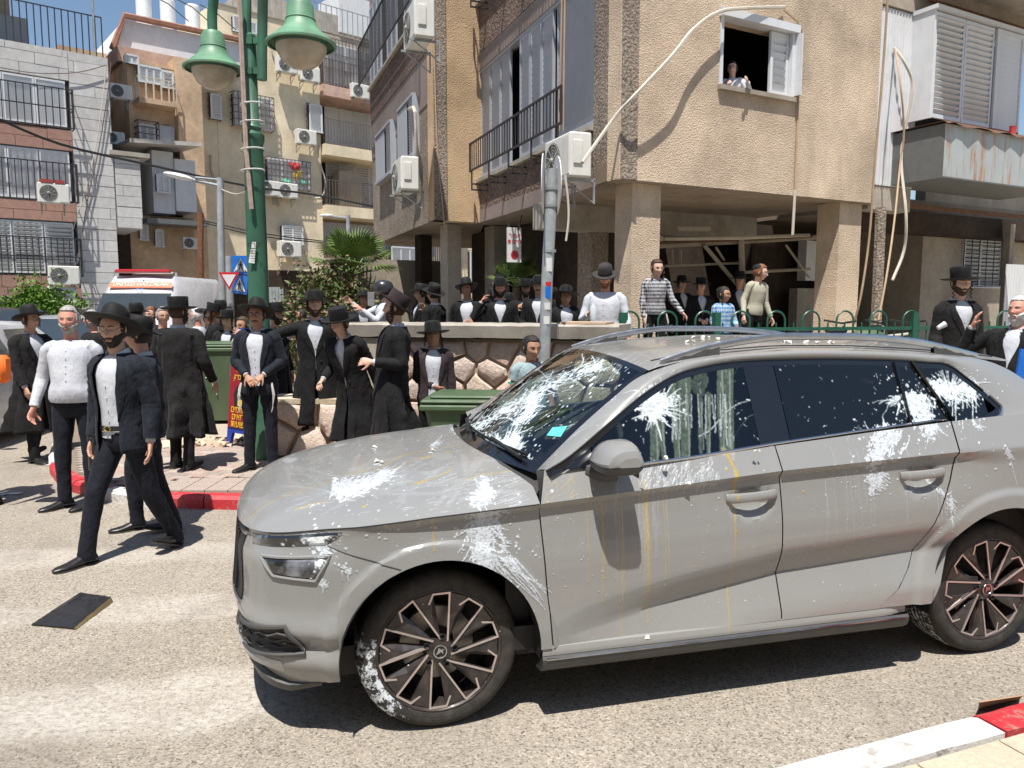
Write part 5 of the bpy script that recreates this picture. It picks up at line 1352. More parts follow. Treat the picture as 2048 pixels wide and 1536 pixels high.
uu = F1.hit(1545, 120)[0]; louvre(F1, blk, uu, wu1-.03, wz0+.01, wz1-.01, -.06, 1, .10, 'alu', .25, .045, each=True)
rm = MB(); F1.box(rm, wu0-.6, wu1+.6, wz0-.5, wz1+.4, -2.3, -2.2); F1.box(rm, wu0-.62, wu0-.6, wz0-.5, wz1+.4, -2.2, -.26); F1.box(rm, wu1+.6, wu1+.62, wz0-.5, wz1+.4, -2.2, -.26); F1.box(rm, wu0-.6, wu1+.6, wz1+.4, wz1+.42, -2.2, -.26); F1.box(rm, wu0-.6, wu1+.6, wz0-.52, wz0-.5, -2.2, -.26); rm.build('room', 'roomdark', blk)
pu1 = F1.hit(1842, 200)[0]; pz0 = F1.hit(1760, 368)[1]; pz1 = F1.hit(1790, 12)[1]
m = MB(); F1.box(m, uW+.03, pu1, pz0, pz1+.0, -.14, -.08); m.build('sheet_panel', 'white_panel', blk)
m = MB(); n_ = 14
for i in range(n_): u = uW+.06+(pu1-uW-.09)*i/(n_-1); F1.box(m, u-.008, u+.008, pz0+.01, pz1-.01, -.08, -.068)
m.build('panel_ribs', 'white_panel', blk, kind='stuff')
m = MB(); F1.box(m, uW+.0, pu1+.0, pz0-.36, pz0-.01, -.4, -.09); m.build('beam', 'concrete', blk)
m = MB(); F1.box(m, uW, pu1+6, pz1+.02, ZT, -.3, -.05); m.build('upper_wall', 'plaster_grey', blk)
m = MB(); F1.box(m, pu1+.0, pu1+.12, pz0, pz1, -.4, -.2); m.build('side_strip', 'plaster_grey', blk)
o_b = .28
bu0 = F1.hit(1868, 100, o_b)[0]; bu1 = F1.hit(2044, 100, o_b)[0]+.02; bz1 = F1.hit(1880, 20, o_b)[1]; bz0 = F1.hit(1862, 236, o_b)[1]
m = MB(); F1.box(m, bu0-.02, bu0+.02, bz0, bz1, -.25, o_b); m.build('box_side', 'white_panel', blk)
m = MB(); F1.box(m, bu0-.04, bu1+.04, bz1, bz1+.06, -.25, o_b+.05); m.build('box_top', 'alu', blk)
m = MB(); F1.box(m, bu0+.02, bu1+1.0, bz0, bz1, -.3, -.25); m.build('opening', 'roomdark', blk)
w3 = (bu1-bu0)/3
louvre(F1, blk, bu0+.02, bu0+w3, bz0+.02, bz1-.02, o_b-.03, 1, .083, 'alu', 1.0, .045, each=True)
louvre(F1, blk, bu0+w3, bu0+2*w3, bz0+.02, bz1-.02, o_b-.03, 1, .083, 'alu', .75, .045, each=True)
louvre(F1, blk, bu0+2*w3+.02, bu1, bz0+.02, bz1-.02, o_b-.0, 1, .083, 'alu', .0, .045, each=True)
o_r = .75
ru0 = F1.hit(1888, 300, o_r)[0]; rz1 = F1.hit(1890, 246, o_r)[1]; rz0 = F1.hit(1888, 352, o_r)[1]
m = MB(); F1.box(m, ru0+.004, ru0+3.2, rz0, rz1, o_r-.02, o_r); m.build('planter_front', 'rustsheet', blk)
m = MB(); F1.box(m, ru0, ru0+.02, rz0, rz1, -.25, o_r-.001); m.build('planter_side', 'darksheet', blk)
m = MB(); F1.box(m, ru0, ru0+3.2, rz0-.02, rz0-.001, -.25, o_r); m.build('planter_bottom', 'darksheet', blk)
m = MB(); P = []
for i in range(25): u = ru0-.05+3.3*i/24; P.append([F1.pt(u, rz1+.02, -.2), F1.pt(u, rz1+.035, o_r), F1.pt(u, rz1-.015+.02*math.sin(i*1.3), o_r+.07+.02*math.sin(i*1.9))])
m.grid(P); m.build('planter_lid', 'rust', blk)
m = MB(); F1.box(m, pu1+.1, pu1+4, rz0-.30, rz0-.24, -.3, -.2); m.build('iron_beam', 'rust', blk)
m = MB(); F1.box(m, pu1+.1, pu1+7, ZS+.1, pz0+.1, -8, -1.29); m.build('soffit', 'soffit', blk); m = MB(); F1.box(m, pu1-.2, pu1+7, ZS-.25, rz0-.22, -1.3, -.9); m.build('beam', 'plaster_shade_dark', blk)
jar = thing('candle_jar', 'red glass jar on the rusty lid of the planter box', 'jar', F1.pt(*F1.hit(2026, 250, o_r-.05), o_r-.05)); jar.location.z = rz1+.03
MB().lathe([(0, 0), (.045, 0), (.045, .11), (.05, .13), (0, .13)], 14).build('glass', 'cloth_red', jar, world=False, smooth='auto')
Fg = Facade(F1.pt(0, 0, -1.3), 61.5)
gu0, gz1 = Fg.hit(1930, 462); gu1, gz0 = Fg.hit(2008, 572); gu00 = Fg.hit(1845, 500)[0]
m = MB(); Fg.wall(m, gu00, gu00+8, .2, ZS+1.6, [(gu0, gu1, gz0, gz1)], -.2, 0); m.build('ground_wall', 'plaster_grey', blk)
m = MB(); Fg.box(m, gu00-.0, gu00+.2, .2, ZS+.1, -3.6, -.201); m.build('ground_wall', 'plaster_grey', blk)
window(Fg, blk, gu0, gu1, gz0, gz1, 2, .075, 'alu', .9)
cage(Fg, blk, gu0-.03, gu1+.03, gz0-.02, gz1+.02, 0, .03, 6, 8, 'iron', .006)
m = MB(); m.tube([D(1752, 650, 10.9), D(1762, 415, 10.9)], .075, 8); m.build('post', 'render_grey', blk, smooth='auto')
m = MB(); pp = Fg.hit(2022, 500, .6)[0]; Fg.box(m, pp-.09, pp+.06, .2, ZS, .5, .62); m.build('post', 'plaster_grey', blk)
m = MB(); sh0 = D(2010, 600, 10.2)
for k in range(12): Fg.box(m, Fg.hit(2010, 560, .95)[0]+k*.09, Fg.hit(2010, 560, .95)[0]+k*.09+.07, .3, Fg.hit(2010, 528, .95)[1], .95, .965)
for k in range(12): Fg.box(m, Fg.hit(2010, 560, .95)[0]+k*.09+.07, Fg.hit(2010, 560, .95)[0]+k*.09+.09, .3, Fg.hit(2010, 528, .95)[1], .94, .955)
so_ = m.build('sheet_fence', 'white_panel'); tag(so_, 'white corrugated sheet standing behind the shouting old man', 'sheet metal')
m = MB(); Fg.box(m, gu00-1.9, gu00-.6, 1.0, 2.0, -1.4, -1.2); m.build('meter_box', 'plaster_grey', blk); m = MB(); Fg.box(m, gu00-1.7, gu00-.6, 2.15, 2.9, -1.4, -1.2); m.build('meter_box', 'white_panel', blk)
m = MB(); Fg.box(m, gu00-2.6, gu00-.0, .2, ZS, -1.9, -1.7); m.build('inner_wall', 'plaster_shade_dark', blk)
m = MB(); P = []
for i in range(40): u = F1.hit(1985, 5, 0)[0]-2+i*.09; P.append([F1.pt(u, bz1+.50+.012*math.cos(i*math.pi), -.1), F1.pt(u, bz1+.28+.012*math.cos(i*math.pi), .9)])
m.grid(P); aw = m.build('awning', 'corrug', blk)
m = MB(); u_a = F1.hit(1860, 5, .1)[0]; F1.box(m, u_a, u_a+3, bz1+.20, bz1+.24, .05, .1); m.build('rusty_angle', 'rust', blk)
ac(L1, 1112, 318, 0, 'white air conditioner bracketed to the corner of the tan block above the pole', .40, scale=.92)
ac(L2, 793, 352, 0, 'white air conditioner under the far shutters of the ochre bay', .42)
ac(L2, 818, 50, 0, 'air conditioner high on the ochre bay beside the balcony railing', .5)
curve_tube('cable_bundle', [F1.pt(*F1.hit(1570, 14, .05), .05), F1.pt(*F1.hit(1500, 16, .12), .12), F1.pt(*F1.hit(1437, 24, .16), .16), F1.pt(*F1.hit(1385, 60, .2), .2), F1.pt(*F1.hit(1345, 110, .25), .25), F1.pt(*F1.hit(1270, 190, .2), .2), F1.pt(*F1.hit(1237, 225, .08), .08), D(1200, 275, 9.2), D(1165, 325, 9.0)], .022, 'wire_white', None, 'thick white taped cable bundle looping from the open window to the corner air conditioner', 'cable')
curve_tube('drain_pipe', [F1.pt(*F1.hit(1568, 20, .06), .06), F1.pt(*F1.hit(1604, 65, .04), .04), F1.pt(*F1.hit(1597, 200, .03), .03), F1.pt(*F1.hit(1590, 380, .03), .03)], .014, 'wire_tan', None, 'thin tan pipe running down the tan wall right of the open window', 'pipe', sub=3)
curve_tube('drain_pipe', [D(1590, 380, 10.7), D(1585, 470, 10.7)], .02, 'wire_white', None, 'short white pipe end hanging below the tan wall', 'pipe')
curve_tube('drain_pipe', [D(1776, -10, 9.6), D(1765, 150, 9.7), D(1748, 350, 9.8), D(1738, 480, 9.9), D(1722, 590, 9.9), D(1708, 648, 10)], .014, 'wire_tan', None, 'long tan hose hanging in front of the left edge of the white sheet panel', 'hose')
curve_tube('drain_pipe', [F1.pt(*F1.hit(1790, 95, -.05), -.05), D(1800, 160, 11.3), D(1808, 260, 11.4), D(1800, 330, 11.4), D(1790, 430, 11.0), D(1775, 540, 10.6), D(1757, 640, 10.4)], .014, 'wire_tan', None, 'tan hose hanging down over the middle of the white sheet panel', 'hose')
curve_tube('cable_bundle', [F1.pt(*F1.hit(1788, 96, -.05), -.05), F1.pt(*F1.hit(1806, 120, .08), .08), F1.pt(*F1.hit(1824, 160, .14), .14), F1.pt(*F1.hit(1822, 200, .14), .14), F1.pt(*F1.hit(1812, 250, .1), .1), F1.pt(*F1.hit(1802, 320, .1), .1), D(1812, 430, 11.5), D(1808, 500, 11.6), D(1785, 560, 11.5)], .022, 'wire_white', None, 'wrapped white tube bulging out of the white sheet panel', 'cable')
curve_tube('drain_pipe', [D(1130, 350, 9.2), D(1136, 400, 9.2), D(1137, 440, 9.2), D(1132, 482, 9.2)], .014, 'wire_white', None, 'thin white drain hose hanging under the corner air conditioner', 'hose')
for k, (xa, xb) in enumerate(((1124, 1118), (1130, 1126))): curve_tube('rope', [L1.pt(*L1.hit(xa, -10, .25), .25), L1.pt(*L1.hit(xb, 262, .25), .25)], .012, 'wire_tan', None, ('left' if k == 0 else 'right')+' one of two tan cords hanging past the big grey shutters', 'cord')
curve_tube('drain_pipe', [L2.pt(*L2.hit(818, 218, .15), .15), L2.pt(*L2.hit(830, 225, .2), .2), L2.pt(*L2.hit(831, 330, .15), .15), L2.pt(*L2.hit(820, 350, .15), .15), L2.pt(*L2.hit(802, 358, .3), .3)], .035, 'wire_white', None, 'white tube beside the right shutter of the ochre bay side', 'pipe', sub=3)
curve_tube('rope', [F2.pt(*F2.hit(866, -5, .03), .03), F2.pt(*F2.hit(874, 280, .03), .03), F2.pt(*F2.hit(890, 455, .03), .03)], .014, 'wire_tan', None, 'tan cord running down the ochre bay corner', 'cord')
# ================================================================ middle beige building
FM = Facade(D(437, 300, 30), 48); FM.o = V((FM.o.x, FM.o.y, 0))
mid = thing('apartment_building', 'beige rendered apartment building with many air conditioners behind the green lamp', 'building', FM.pt(0, 0))
H = lambda x, y, o=0: FM.hit(x, y, o)
uR = H(642, 300)[0]; zt = H(437, 8)[1]; uL = H(388, 300)[0]; uE = uR+22
m = MB(); FM.box(m, 0, uR, 0, zt, -8, 0); m.build('wall', 'render_beige', mid)
m = MB(); FM.box(m, uL, -.005, 0, H(395, 165)[1], -8, -.01); m.build('wall', 'render_beige', mid)
m = MB(); FM.box(m, uR, uE, 0, zt-.4, -8, -1.4); m.build('wall', 'render_beige', mid)
m = MB(); FM.box(m, uL-.15, .0, H(395, 165)[1], H(395, 165)[1]+.12, -8, .25); m.build('roof_slab', 'concrete', mid)
mr_ = MB(); FM.box(mr_, 0.02, uE, zt, zt+.05, -.1, .05); mr_.build('coping', 'concrete', mid)
railing(FM, mid, .3, uE, zt+.05, zt+1.15, -.1, .25, 'galv', .014)
m = MB(); FM.box(m, uR-2.2, uE, zt-.02, zt+1.7, -6, -2.2); m.build('roof_room', 'concrete', mid)
m = MB(); FM.box(m, uR+2.2, uE, zt+1.0, zt+2.7, -4, -2.1); m.build('roof_screen', 'white_panel', mid)
def mwin(x0, y0, x1, y1, n_=2, open_=.5, grille=None, o=.0):
 a, z1 = H(x0, y0); b, _ = H(x1, (y0+y1)/2); z0 = H(x0, y1)[1]; w_ = window(Fm2, mid, a, b, z0, z1, n_, .09, 'alu', open_, .02)
 if grille: cage(FM, mid, a-.05, b+.05, z0-.05, z1+.05, 0, grille, max(3, int((b-a)/.16)), max(3, int((z1-z0)/.2)), 'iron_brown', .012)
Fm2 = FM
Fm2 = Facade((FM.o.x+FM.n.x*.22, FM.o.y+FM.n.y*.22), 48)
_h = FM.hit
mwin(462, 188, 538, 250, 3, (.6, .3), .35); mwin(614, 210, 638, 262, 1, .5, .1); mwin(417, 190, 437, 236, 1, .6, .12)
mwin(530, 318, 612, 372, 3, (.4, .1), .3); mwin(560, 452, 600, 486, 2, .8); mwin(462, 34, 476, 62, 1, .8); mwin(478, 42, 508, 62, 1, .8); mwin(462, 100, 478, 130, 1, .6, .1)
mwin(778, 494, 832, 532, 3, .2, .1); mwin(935, 503, 962, 560, 2, .2, .1)
bz = [H(742, y)[1] for y in (168, 292, 415)]
for k, (ys_, yr) in enumerate(((175, 70), (292, 235), (412, 345))):
 zs_ = FM.hit(660, ys_)[1]; zr = FM.hit(660, yr)[1]
 m = MB(); FM.box(m, uR, uR+7, zs_-.45, zs_, -1.4, .35); m.build('balcony_slab', 'render_beige' if k != 0 else 'render_pink', mid)
 zr = min(zr, zs_+1.1)
 railing(FM, mid, uR+.05, uR+6.9, zs_+.03, zs_+1.05, .30, .14, 'iron_brown', .012, side=1.2)
 w_ = MB(); FM.box(w_, uR+.5, uR+6.5, zs_+.05, zs_+2.2, -1.39, -1.36); w_.build('opening', 'roomdark', mid)
 louvre(FM, mid, uR+.9, uR+4.6, zs_+.05, zs_+2.15, -1.3, 5, .10, 'alu', (.1, .5, .7, .3, .1) if k != 2 else (.9, .9, .9, .8, .9))
zs_ = FM.hit(660, 175)[1]
cage(FM, mid, uR+.1, uR+6.8, zs_+.1, FM.hit(660, 82)[1], -1.2, .33, 40, 3, 'iron_brown', .012)
louvre(FM, mid, uR+.3, uR+6.5, zs_+.1, FM.hit(660, 88)[1], .15, 7, .12, 'alu', .15)
m = MB(); zs3 = FM.hit(660, 412)[1]; FM.box(m, uR+1.0, uR+2.1, zs3+.02, zs3+1.6, -.9, -.3); m.build('cupboard', 'plaster_grey', mid)
m = MB(); FM.box(m, uR+.1, uR+6.5, FM.hit(660, 500)[1], FM.hit(660, 440)[1], -.9, -.85); m.build('blind', 'alu_grey', mid)
railing(FM, mid, uR+.1, uR+7, FM.hit(660, 520)[1], FM.hit(660, 476)[1], .1, .13, 'iron', .012)
m = MB(); FM.box(m, H(465, 560)[0], H(520, 560)[0], 0, H(465, 533)[1], 0, .02); FM.box(m, H(537, 560)[0], H(640, 560)[0], 0, H(537, 540)[1], 0, .02); m.build('ground_opening', 'plaster_shade_dark', mid, kind='stuff')
mm = MB(); FM.box(mm, uR, uE, 0, 3.0, -1.39, -1.3); mm.build('ground_wall', 'render_beige', mid)
Gac = [(576, 130, 'air conditioner high on the beige building left of the upright bell lamp'), (622, 148, 'air conditioner high on the beige building, right one of the top pair'), (615, 274, 'single air conditioner in the middle of the beige building facade'), (540, 376, 'left air conditioner below the toy-filled window grille'), (577, 381, 'right air conditioner below the toy-filled window grille'), (582, 498, 'air conditioner under the lowest window of the beige building'), (722, 182, 'air conditioner on the balcony column of the beige building')]
for x, y, lb in Gac: ac(FM, x, y, 0, lb, .38, scale=1.0 if x != 582 else 1.1)
toy = thing('toy_heap', 'colourful toys behind the bars of the beige building window', 'toys', FM.pt(*H(590, 360), .3))
tb = MB(); 
for x, y in ((588, 335), (583, 330), (594, 332)): tb.sphere(FM.pt(*H(x, y, .2), .2), .14, 8, 6)
tb.build('red_toy', 'cloth_red', toy, kind='stuff'); tb = MB()
for x, y in ((597, 348), (590, 352)): tb.sphere(FM.pt(*H(x, y, .2), .2), (.12, .1, .2), 8, 6)
tb.build('yellow_toy', 'cloth_yellow', toy, kind='stuff'); tb = MB()
for x, y in ((568, 362), (575, 364), (606, 366)): tb.sphere(FM.pt(*H(x, y, .2), .2), .13, 8, 6)
tb.build('green_toy', 'toy_green', toy, kind='stuff')
for k, (pts, r, lb) in enumerate(((((540, 70), (545, 105), (556, 128)), .04, 'white cable dropping to the top pair of air conditioners'), (((422, 310), (424, 345), (432, 362)), .05, 'short white cable stub on the beige wall left of the lamp'), (((640, 290), (641, 330), (650, 360), (645, 392), (620, 397)), .035, 'white cable looping down beside the balconies of the beige building'), (((600, 500), (612, 505), (620, 530), (632, 556)), .04, 'white drain hose beside the lowest air conditioner of the beige building'), (((552, 388), (560, 412)), .035, 'short white drain pipe below the pair of air conditioners'))):
 curve_tube('wall_cable', [FM.pt(*H(x, y, .08), .08) for x, y in pts], r, 'wire_white', None, lb, 'cable', sub=3)
# ================================================================ left building: grey stone and pink bands
FL = Facade(D(226, 300, 22), 52); FL.o = V((FL.o.x, FL.o.y, 0)); HL_ = lambda x, y, o=0: FL.hit(x, y, o)
lb_ = thing('apartment_building', 'grey stone apartment building with pink bands and white shutters at the left edge', 'building', FL.pt(0, 0))
uc = HL_(146, 300)[0]; ue = -16; ztl = HL_(222, 117)[1]
m = MB(); FL.box(m, ue, -.02, 0, ztl, -9, -.06); m.build('wall', 'stone_joint', lb_)
cnt = 0; sm = None
def courses(u0, u1, z0, z1, hh, wl, mat, name, o=0, each=True, stuff='cladding'):
 global cnt
 z = z0; k = 0; rest = MB(); sm = {}
 while z < z1-.02:
  h_ = min(hh, z1-z); u = u0-(wl*.5 if k % 2 else 0)-random.random()*.2
  while u < u1:
   w_ = wl*random.choice((.7, 1, 1.25)); a, b = max(u, u0), min(u+w_, u1)
   if b-a > .05:
    if each and cnt < 260:
     t = MB(); FL_.box(t, a+.006, b-.006, z+.006, z+h_-.006, o-.05, o+random.uniform(-.006, .006)); t.build(name, mat, lb_); cnt += 1
    else: FL_.box(rest, a+.006, b-.006, z+.006, z+h_-.006, o-.05, o+random.uniform(-.006, .006))
   u += w_
  z += h_; k += 1
 if rest.v: rest.build(stuff, mat, lb_, kind='stuff')
FL_ = FL
courses(uc, -.01, .5, ztl, .30, 1.3, 'clad_grey', 'stone')
yb = [(0, 77, 140), (0, 243, 287), (0, 397, 430), (0, 560, 590)]
zA = HL_(20, 143)[1]; courses(ue, uc, zA, ztl, .30, 1.3, 'clad_grey', 'stone', each=False, stuff='stone_band')
bands = []
for ya, yb_ in ((245, 288), (396, 436), (548, 600)):
 z1, z0 = HL_(10, ya)[1], HL_(10, yb_)[1]; bands.append((z0, z1))
 FL_ = FL; courses(ue, uc, z0, z1, (z1-z0)/2, .9, 'clad_pink', 'stone', each=False, stuff='pink_stone_band')
wins = [(bands[0][1]+.02, zA-.02), (bands[1][1]+.02, bands[0][0]-.02), (bands[2][1]+.02, bands[1][0]-.02)]
for k, (z0, z1) in enumerate(wins):
 m = MB(); FL.box(m, ue, uc-.02, z0, z1, -.06, -.04); m.build('opening', 'roomdark', lb_)
 x = uc-.1; i = 0
 while x > ue+2:
  louvre(FL, lb_, x-3.6, x, z0+.02, z1-.02, .0, 5, .10, 'alu', [(.05, .1, .05, .1, .05), (.15, .1, .4, .1, .15), (.1, .6, .7, .8, .6)][k]); x -= 3.9; i += 1
 railing(FL, lb_, uc-9.5, uc-.0, z0-.05, z0+.95, .45, .14 if k != 0 else .16, 'iron', .012, side=.4, rails=(0, 1) if k == 1 else (0, .5, 1))
railing(FL, lb_, ue, -.1, ztl+.02, ztl+1.1, -.15, .16, 'iron', .014)
m = MB(); FL.box(m, ue, -2.0, ztl, ztl+2.9, -6, -2.6); m.build('roof_room', 'plaster_grey', lb_)
m = MB(); FL.box(m, uc-2.2, uc-.6, ztl+.2, ztl+1.4, -2.59, -2.5); m.build('roof_window', 'alu_grey', lb_)
m = MB(); P = []
for i in range(80): u = ue+i*.21; P.append([FL.pt(u, ztl+3.3+.03*(i % 2), -5), FL.pt(u, ztl+2.75+.03*(i % 2), 0.2)])
m.grid(P); m.build('corrugated_roof', 'corrug', lb_)
m = MB()
for u in (-.3, -4.2): m.tube([FL.pt(u, ztl, -.1), FL.pt(u, ztl+2.7, -.1)], .03, 6)
m.build('roof_posts', 'galv', lb_, kind='stuff')
u1_ = HL_(284, 400, 0)[0]; m = MB(); FL_ = FL
m = MB(); FL.box(m, .0, u1_, HL_(240, 455)[1], HL_(230, 310)[1], -3, -.06); m.build('wall', 'clad_grey', lb_); cnt = 200
courses(0.02, u1_, HL_(240, 455)[1], HL_(230, 312)[1], .3, 1.2, 'clad_grey', 'stone', o=0, each=True)
m = MB(); FL.box(m, -.1, u1_+.25, HL_(230, 310)[1], HL_(230, 310)[1]+.12, -3, .1); m.build('side_roof', 'concrete', lb_)
ac(FL, 108, 386, 0, 'air conditioner with red flower pots on top, on the grey and pink building', .45, scale=.88)
ac(FL, 129, 551, 0, 'lower air conditioner of the grey and pink building above the hedge', .45, scale=.88)
ac(FL, 126, 590, 0, 'air conditioner half hidden by the hedge at the grey and pink building', .35, scale=.8)
pt = thing('flower_box', 'red flower boxes on top of the left building air conditioner', 'flower box', FL.pt(*HL_(105, 362, .5), .5))
m = MB(); FL.box(m, HL_(80, 362, .5)[0], HL_(104, 362, .5)[0], HL_(92, 366, .5)[1], HL_(92, 359, .5)[1], .35, .6); FL.box(m, HL_(104, 362, .5)[0]+.05, HL_(128, 362, .5)[0], HL_(92, 366, .5)[1], HL_(92, 359, .5)[1], .35, .6); m.build('box', 'pot', pt, kind='stuff')
for k, (pts, r, lb, mt) in enumerate(((((213, 130), (205, 200), (190, 300), (165, 400), (128, 512)), .013, 'white cable slanting down the grey stone corner, upper one', 'wire_white'), (((222, 125), (215, 190), (197, 300), (175, 400), (160, 500), (150, 540)), .014, 'dark cable slanting down beside the white one on the stone corner', 'iron_brown'), (((0, 135), (60, 145), (115, 147), (165, 143), (213, 130)), .012, 'thin dark cable sagging under the roof terrace on the left', 'iron_brown'), (((165, 465), (162, 490), (155, 520), (150, 532)), .03, 'thick white conduit stub by the lower air conditioner on the left', 'wire_white'))):
 curve_tube('wall_cable', [FL.pt(*HL_(x, y, .1), .1) for x, y in pts], r, mt, None, lb, 'cable', sub=3)
# ================================================================ peach building between, and roofs beyond
FO = Facade(D(262, 300, 25.5), 50); FO.o = V((FO.o.x, FO.o.y, 0)); HO = lambda x, y, o=0: FO.hit(x, y, o)
ob = thing('apartment_building', 'peach coloured narrow apartment building between the grey block and the beige block', 'building', FO.pt(0, 0))
m = MB(); FO.box(m, 0, HO(352, 300)[0], 0, HO(262, 118)[1], -10, 0); m.build('wall', 'render_orange', ob)
m = MB(); FO.box(m, HO(225, 300)[0]-1, -.01, 0, HO(240, 72)[1], -12, -2.2); m.build('wall', 'render_orange', ob)
m = MB(); FO.box(m, HO(242, 90)[0], HO(400, 90)[0], HO(262, 118)[1]+.01, HO(262, 86)[1], -10, -.5); m.build('wall', 'render_pink', ob)
m = MB(); FO.box(m, HO(352, 300)[0], HO(400, 300)[0], 0, HO(352, 120)[1], -10, .4); m.build('wall', 'render_orange', ob)
a, b = HO(268, 50)[0], HO(400, 50)[0]
m = MB(); zt0, zt1 = HO(262, 85)[1], HO(268, 18)[1]
m.prism([FO.pt(HO(243, 66)[0], zt0, -1.2), FO.pt(a, zt1, -1.2), FO.pt(b+2, HO(400, 45)[1], -1.2), FO.pt(b+2, zt0, -1.2)], -FO.n*6); m.build('attic', 'white_panel', ob)
m = MB(); FO.box(m, a-.1, b+2, zt1-.1, zt1+.12, -7, -1.0); 
m = MB(); m.tube([FO.pt(HO(241, 68)[0], zt0, -1.1), FO.pt(a, zt1+.1, -1.1), FO.pt(b+2, HO(400, 45)[1]+.1, -1.1)], .11, 6); m.build('roof_edge', 'tile_roof', ob)
for x, y in ((287, 8), (335, 14), (385, 26)):
 u, z = HO(x, y, -3); tk = thing('water_tank', 'white solar water tank on the roof of the peach building, '+{287: 'leftmost of three', 335: 'middle of three', 385: 'rightmost of three'}[x], 'water tank', FO.pt(u, z-.7, -3), group='white water tanks')
 MB().lathe([(0, 0), (.26, 0), (.26, .9), (.2, .97), (0, .98)], 16).build('drum', 'tank', tk, world=False, smooth='auto'); MB().tube([(.3, 0, 1.0), (.9, 0, .7), (1.6, 0, .1)], .02, 5).build('pipe', 'wire_black', tk, world=False)
def owin(x0, y0, x1, y1, n_=2, op=.4, gr=None, mat='alu'):
 u0, z1 = HO(x0, y0, .23); u1 = HO(x1, y0, .23)[0]; z0 = HO(x0, y1, .23)[1]; F = Facade((FO.o.x+FO.n.x*.23, FO.o.y+FO.n.y*.23), 50); window(F, ob, u0, u1, z0, z1, n_, .1, mat, op, .02)
 if gr: cage(FO, ob, u0-.1, u1+.1, z0-.1, z1+.1, 0, gr, int((u1-u0)/.25), 4, 'iron_brown', .014)
owin(279, 248, 308, 286, 2, .9, .4); owin(315, 252, 345, 286, 1, .1, None, 'alu_grey'); owin(277, 130, 322, 160, 3, .1); owin(325, 142, 345, 172, 1, .9, .15); owin(250, 108, 275, 122, 2, .5)
u0, z1 = HO(276, 150, .7); u1 = HO(352, 150, .7)[0]; z0 = HO(276, 193, .7)[1]
m = MB(); FO.box(m, u0, u1, z0-.15, z0, 0, .7); m.build('balcony_slab', 'render_orange', ob); railing(FO, ob, u0, u1, z0, z1, .65, .22, 'wire_white', .02, side=.6)
z1 = HO(305, 300, 1.6)[1]; z0 = HO(305, 425, 1.6)[1]; u0, u1 = HO(305, 350, 1.6)[0], HO(389, 350, 1.6)[0]
lt = thing('lean_to', 'pale sheet-metal lean-to balcony hanging between the peach and beige buildings', 'balcony', FO.pt(u0, z0, 1.6))
m = MB(); FO.box(m, u0, u0+(u1-u0)*.5, z0, z1, .0, 1.6); m.build('sheet_wall', 'white_panel', lt); m = MB(); FO.box(m, u0+(u1-u0)*.5+.01, u1, z0+.1, z1-.2, .0, 1.7); m.build('side_wall', 'white_panel', lt)
m = MB(); m.prism([FO.pt(u0-1.0, z1+.0, 0), FO.pt(u0-.8, z1-.0, 2.4), FO.pt(u1, z1+.15, 2.4), FO.pt(u1, z1+.3, 0)], (0, 0, .12)); m.build('roof_sheet', 'corrug', lt)
F_ = Facade((FO.o.x+FO.n.x*1.83, FO.o.y+FO.n.y*1.83), 50); window(F_, lt, F_.hit(314, 350)[0], F_.hit(338, 350)[0], F_.hit(314, 382)[1], F_.hit(314, 348)[1], 2, .1, 'alu', .3, .02)
m = MB(); FO.box(m, u0-.3, u1+.3, z0-.35, z0-.2, .1, 1.9); m.build('steel_base', 'darksheet', lt)
lw = MB(); FO.box(lw, HO(232, 500, 1)[0], HO(392, 500, 1)[0], 0, HO(300, 430, 1)[1], .5, .9); lw.build('wall', 'render_orange', ob)
m = MB(); FO.box(m, HO(232, 500, 1)[0], HO(262, 500, 1)[0], 0, HO(232, 455, 1)[1], .9, 1.0); m.build('doorway', 'plaster_shade_dark', ob)
for x, y in ((312, 475), (281, 462)): 
 F_ = Facade((FO.o.x+FO.n.x*1.13, FO.o.y+FO.n.y*1.13), 50); window(F_, ob, F_.hit(x, y)[0], F_.hit(x+14, y)[0], F_.hit(x, y+16)[1], F_.hit(x, y-16)[1], 1, .1, 'alu', .5, .02)
ac(FO, 243, 182, 0, 'air conditioner hanging in the shaded gap beside the peach building', 1.2, scale=.75); ac(FO, 231, 275, 0, 'small air conditioner low in the gap beside the grey stone corner', 1.2, scale=.65); ac(FO, 385, 486, 0, 'small air conditioner at the foot of the beige building behind the wooden pole', 1.4, scale=.65)
def block(px, Y, w_, h_, az, mat, label, floors=4):
 F = Facade(D(px, 600, Y), az); F.o = V((F.o.x, F.o.y, 0)); b = thing('apartment_building', label, 'building', F.pt(0, 0)); m = MB(); F.box(m, 0, w_, 0, h_, -10, 0); m.build('wall', mat, b)
 for k in range(floors):
  for j in range(int(w_/3)):
   z = 1.2+k*2.9; q = MB(); F.box(q, 1+j*3, 2.3+j*3, z, z+1.2, 0, .05); o = q.build('window', 'alu_grey', b)
 return b
ob2 = block(-200, 10, 40, 11, 94, 'render_beige', 'beige apartment block across the street behind the viewer', 3); ob2.location = (20, -11, 0); ob2.rotation_euler = (0, 0, math.pi)
